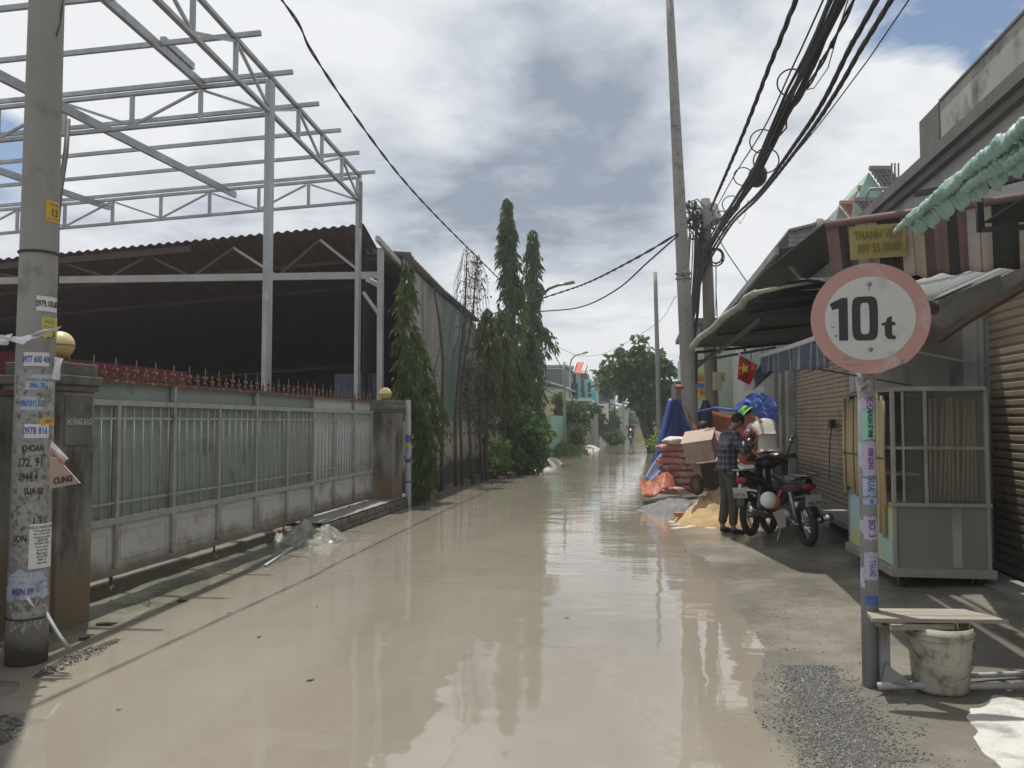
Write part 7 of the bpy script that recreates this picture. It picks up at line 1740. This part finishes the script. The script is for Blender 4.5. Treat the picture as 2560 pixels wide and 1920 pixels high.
# cardboard box on a wheelbarrow
wb = at(1768, 1215, 13.4); t = thing('wheelbarrow', 'old rusty wheelbarrow under the cardboard box', 'wheelbarrow', (wb.x, wb.y, .1))
wc_ = at(1742, 1212, 13.2)
w_ = MB().lathe(wc_, [(.17, -.0), (.15, -.04), (.12, -.04), (.12, .04), (.15, .04), (.17, 0)], 26, 'X', rot=Matrix.Rotation(R(25), 3, 'Z')).build('wheel', 'rubber', t, smooth=True)
MB().lathe(wc_, [(.0001, -.015), (.12, -.03), (.12, .03), (.0001, .015)], 20, 'X', rot=Matrix.Rotation(R(25), 3, 'Z')).build('hub', 'rust', w_, smooth=True)
a_ = [at(1748, 1160, 13.5), at(1822, 1150, 13.9), at(1800, 1225, 13.7), at(1762, 1220, 13.4)]
MB().prism(a_, FWD * .55).build('tray', 'brown_wall', t); MB().tube([wc_, at(1800, 1226, 13.7), at(1840, 1200, 14)], .02, 7).build('handle', 'rust', t)
bx = at(1752, 1118, 13.3); t = thing('cardboard_box', 'large tilted cardboard box beside the stooping men', 'box', bx)
rt_ = Matrix.Rotation(R(-14), 3, 'Z') @ Matrix.Rotation(R(18), 3, 'X') @ Matrix.Rotation(R(-9), 3, 'Y')
MB().box(bx, (.46, .44, .35), rot=rt_).build('carton', 'card', t, bevel=.006)
MB().box(bx + rt_ @ Vector((0, 0, .19)), (.50, .46, .02), rot=rt_ @ Matrix.Rotation(R(6), 3, 'X')).build('flap', 'card', t)
t = thing('orange_bag', 'orange sack between the plaid shirted man and the motorbikes', 'sack', at(1868, 1140, 12.9))
MB().ball(at(1868, 1140, 12.9), .13, 14, 10, (1, .8, 1.1)).build('sack', 'orange_tarp', t, smooth=True)
def heap(name, label, cx_, cy_, rx, ry, h, mat, seed, lump=.25, cat='heap', n=46):
    m = MB(); 
    def fn(u, v):
        x = (u - .5) * 2; y = (v - .5) * 2; q = math.sqrt(x * x + y * y); k = max(0, 1 - q); nz = NZ.fractal(Vector((x * 3, y * 3, seed)), 1, 2, 4)
        z = h * (k ** .85) * (1 + lump * nz) + .03 * nz * min(1, k * 6); X = cx_ + x * rx; Y_ = cy_ + y * ry
        return (X, Y_, gh(X, Y_) - .02 + max(0, z) - (.05 if k <= 0 else 0))
    m.grid(fn, n, n); return tag(m.build(name, mat, smooth=True), label, cat)
sp_ = at(1812, 1290, 13.2); heap('sand_pile', 'golden heap of building sand behind the standing man', sp_.x, sp_.y, .82, .85, .60, 'sand', 3, .35)
sp_ = at(1790, 1318, 12.6); heap('sand_spread', 'flat pale layer of spilt sand around the sand heap', sp_.x - .05, sp_.y + .35, 1.05, .75, .045, pm('pale_sand', (.56, .47, .34), (.48, .40, .28), 5, .9, .3, bscale=40), 4, .2)
sp_ = at(1690, 1270, 15.0); heap('mortar_heap', 'grey heap of wet mortar in front of the cement bags', sp_.x, sp_.y, .9, 1.3, .22, 'grey_mix', 5, .4)
sp_ = at(1745, 1262, 14.0); heap('mortar_heap', 'smaller grey rubble heap left of the sand heap', sp_.x, sp_.y, .6, .8, .24, 'grey_mix', 6, .7)
tag(MB().box(at(1706, 1286, 13.2), (.26, .11, .07), rz=R(15)).build('brick', 'terra', bevel=.006), 'single red brick lying beside the sand heap', 'brick')
# yellow boards, flag
t = thing('yellow_board', 'yellow advertising board with a blue oval on the wall between the poles', 'signboard', (3, 29, 2))
P = [ony(1728, 930, 26), ony(1772, 928, 26), ony(1772, 998, 26), ony(1729, 1000, 26)]; m = MB(); m.prism(P, (0, .05, 0)); m.build('board', 'paper_yellow', t)
ux = (P[1] - P[0]).normalized(); c = sum(P, Vector()) / 4 + Vector((0, -.01, 0)); m = MB(); put_text(m, 'Bán', c + Vector((0, 0, .23)), ux, (0, 0, 1), .30, .005, .9); put_text(m, 'Đất', c + Vector((0, 0, -.22)), ux, (0, 0, 1), .24, .004, .9); m.build('lettering', 'ink_red', t)
m = MB(); m.lathe(c + Vector((0, -.012, .0)), [(.0001, 0), (.19, 0)], 24, 'Y'); 
for i in range(len(m.v)): m.v[i].z = c.z + (m.v[i].z - c.z) * .35
m.build('oval', 'ink_blue', t)
MB().prism([ony(1728, 915, 26), ony(1748, 914, 26), ony(1748, 926, 26), ony(1728, 927, 26)], (0, .05, 0)).build('top_board', 'paper_yellow', t)
t = thing('flag', 'red flag with a yellow star hanging under the green canvas canopy', 'flag', at(1862, 960, 13.0))
fp = [at(1850, 884, 13.0), at(1893, 912, 13.0), at(1876, 962, 13.0), at(1843, 948, 13.0)]
m = MB(); ragsheet(m, fp, 16, 12, .02, 3); m.build('cloth', pm('flag_red', (.42, .03, .035), (.34, .025, .03), 4, .8, trans=.2), t, smooth=True, solid=.004)
sc2 = at(1861, 921, 12.9); 
m = MB(); b = len(m.v); rtv = Vector((0, 0, 1)).cross(-FWD)
for k in range(10):
    a = math.pi / 2 + .2 + k * math.pi / 5; rr = .085 if k % 2 == 0 else .036; m.v.append(sc2 + rtv * math.cos(a) * rr + Vector((0, 0, 1)) * math.sin(a) * rr * 1.1)
m.f.append(tuple(range(b, b + 10))); m.mi.append(0); m.build('star', pm('flag_yellow', (.62, .50, .04), (.55, .44, .04), 4, .8), t)
MB().tube([at(1830, 868, 13.1), at(1852, 888, 13.0), at(1897, 915, 13.0)], .012, 6).build('staff', 'galv', t)
rnd = random.Random(44)
for i in range(11):
    X_ = rnd.choice((rnd.uniform(-3.6, -1.5), rnd.uniform(-3, .5), rnd.uniform(-.2, .7))); Y_ = rnd.uniform(3.2, 13); a = rnd.uniform(0, 6.28); L = rnd.uniform(.012, .035)
    m = MB(); d_ = Vector((math.cos(a), math.sin(a), 0)); n_ = Vector((-d_.y, d_.x, 0)); p = Vector((X_, Y_, .006)); m.prism([p - d_ * L, p + n_ * L * .4, p + d_ * L, p - n_ * L * .35], (0, 0, .003))
    tag(m.build('floating_leaf', rnd.choice(('vine_wood', 'vine_wood', 'leaf_yellow', 'paper'))), 'tiny leaf or scrap floating on the brown flood water', 'leaf', 'scraps floating on the flood')
# debris in the water
rnd = random.Random(14)
for i, (px, py, L, lab) in enumerate(((265, 1562, .16, 'dark flat stick lying near the gate pillar'), (210, 1598, .07, 'small muddy lump near the bent pipe'), (457, 1503, .09, 'small dark twig cluster at the edge of the wet apron'), (372, 1515, .12, 'thin upright twig stuck in the shallow water'))):
    p = onz(px, py, .01); m = MB()
    if i == 3: m.tube([p, p + Vector((.005, 0, .07))], .004, 5); m.tube([p + Vector((-.05, 0, .01)), p], .003, 5)
    else: m.tube([p - Vector((L / 2, 0, 0)), p + Vector((0, .01, .008)), p + Vector((L / 2, .02, .01))], [.016, .018, .006], 6)
    tag(m.build('twig', 'vine_wood', smooth=True), lab, 'twig', 'debris in the shallow water')

# ================================================================ air: slight humid haze down the street
hz = bpy.data.materials.new('haze'); hz.use_nodes = True; hn = hz.node_tree; hn.nodes.clear()
ho = hn.nodes.new('ShaderNodeOutputMaterial'); hv = hn.nodes.new('ShaderNodeVolumePrincipled'); hv.inputs['Color'].default_value = (.88, .90, .93, 1)
hv.inputs['Density'].default_value = 0.0017; hv.inputs['Anisotropy'].default_value = 0.3; hn.links.new(hv.outputs[0], ho.inputs['Volume'])
m = MB(); m.mm((-1600, -400, -1.2), (1600, 2500, 17)); tag(m.build('haze', hz, kind='structure'), None); bpy.data.objects['haze']['kind'] = 'stuff'; bpy.data.objects['haze']['label'] = 'faint humid haze over the whole street'
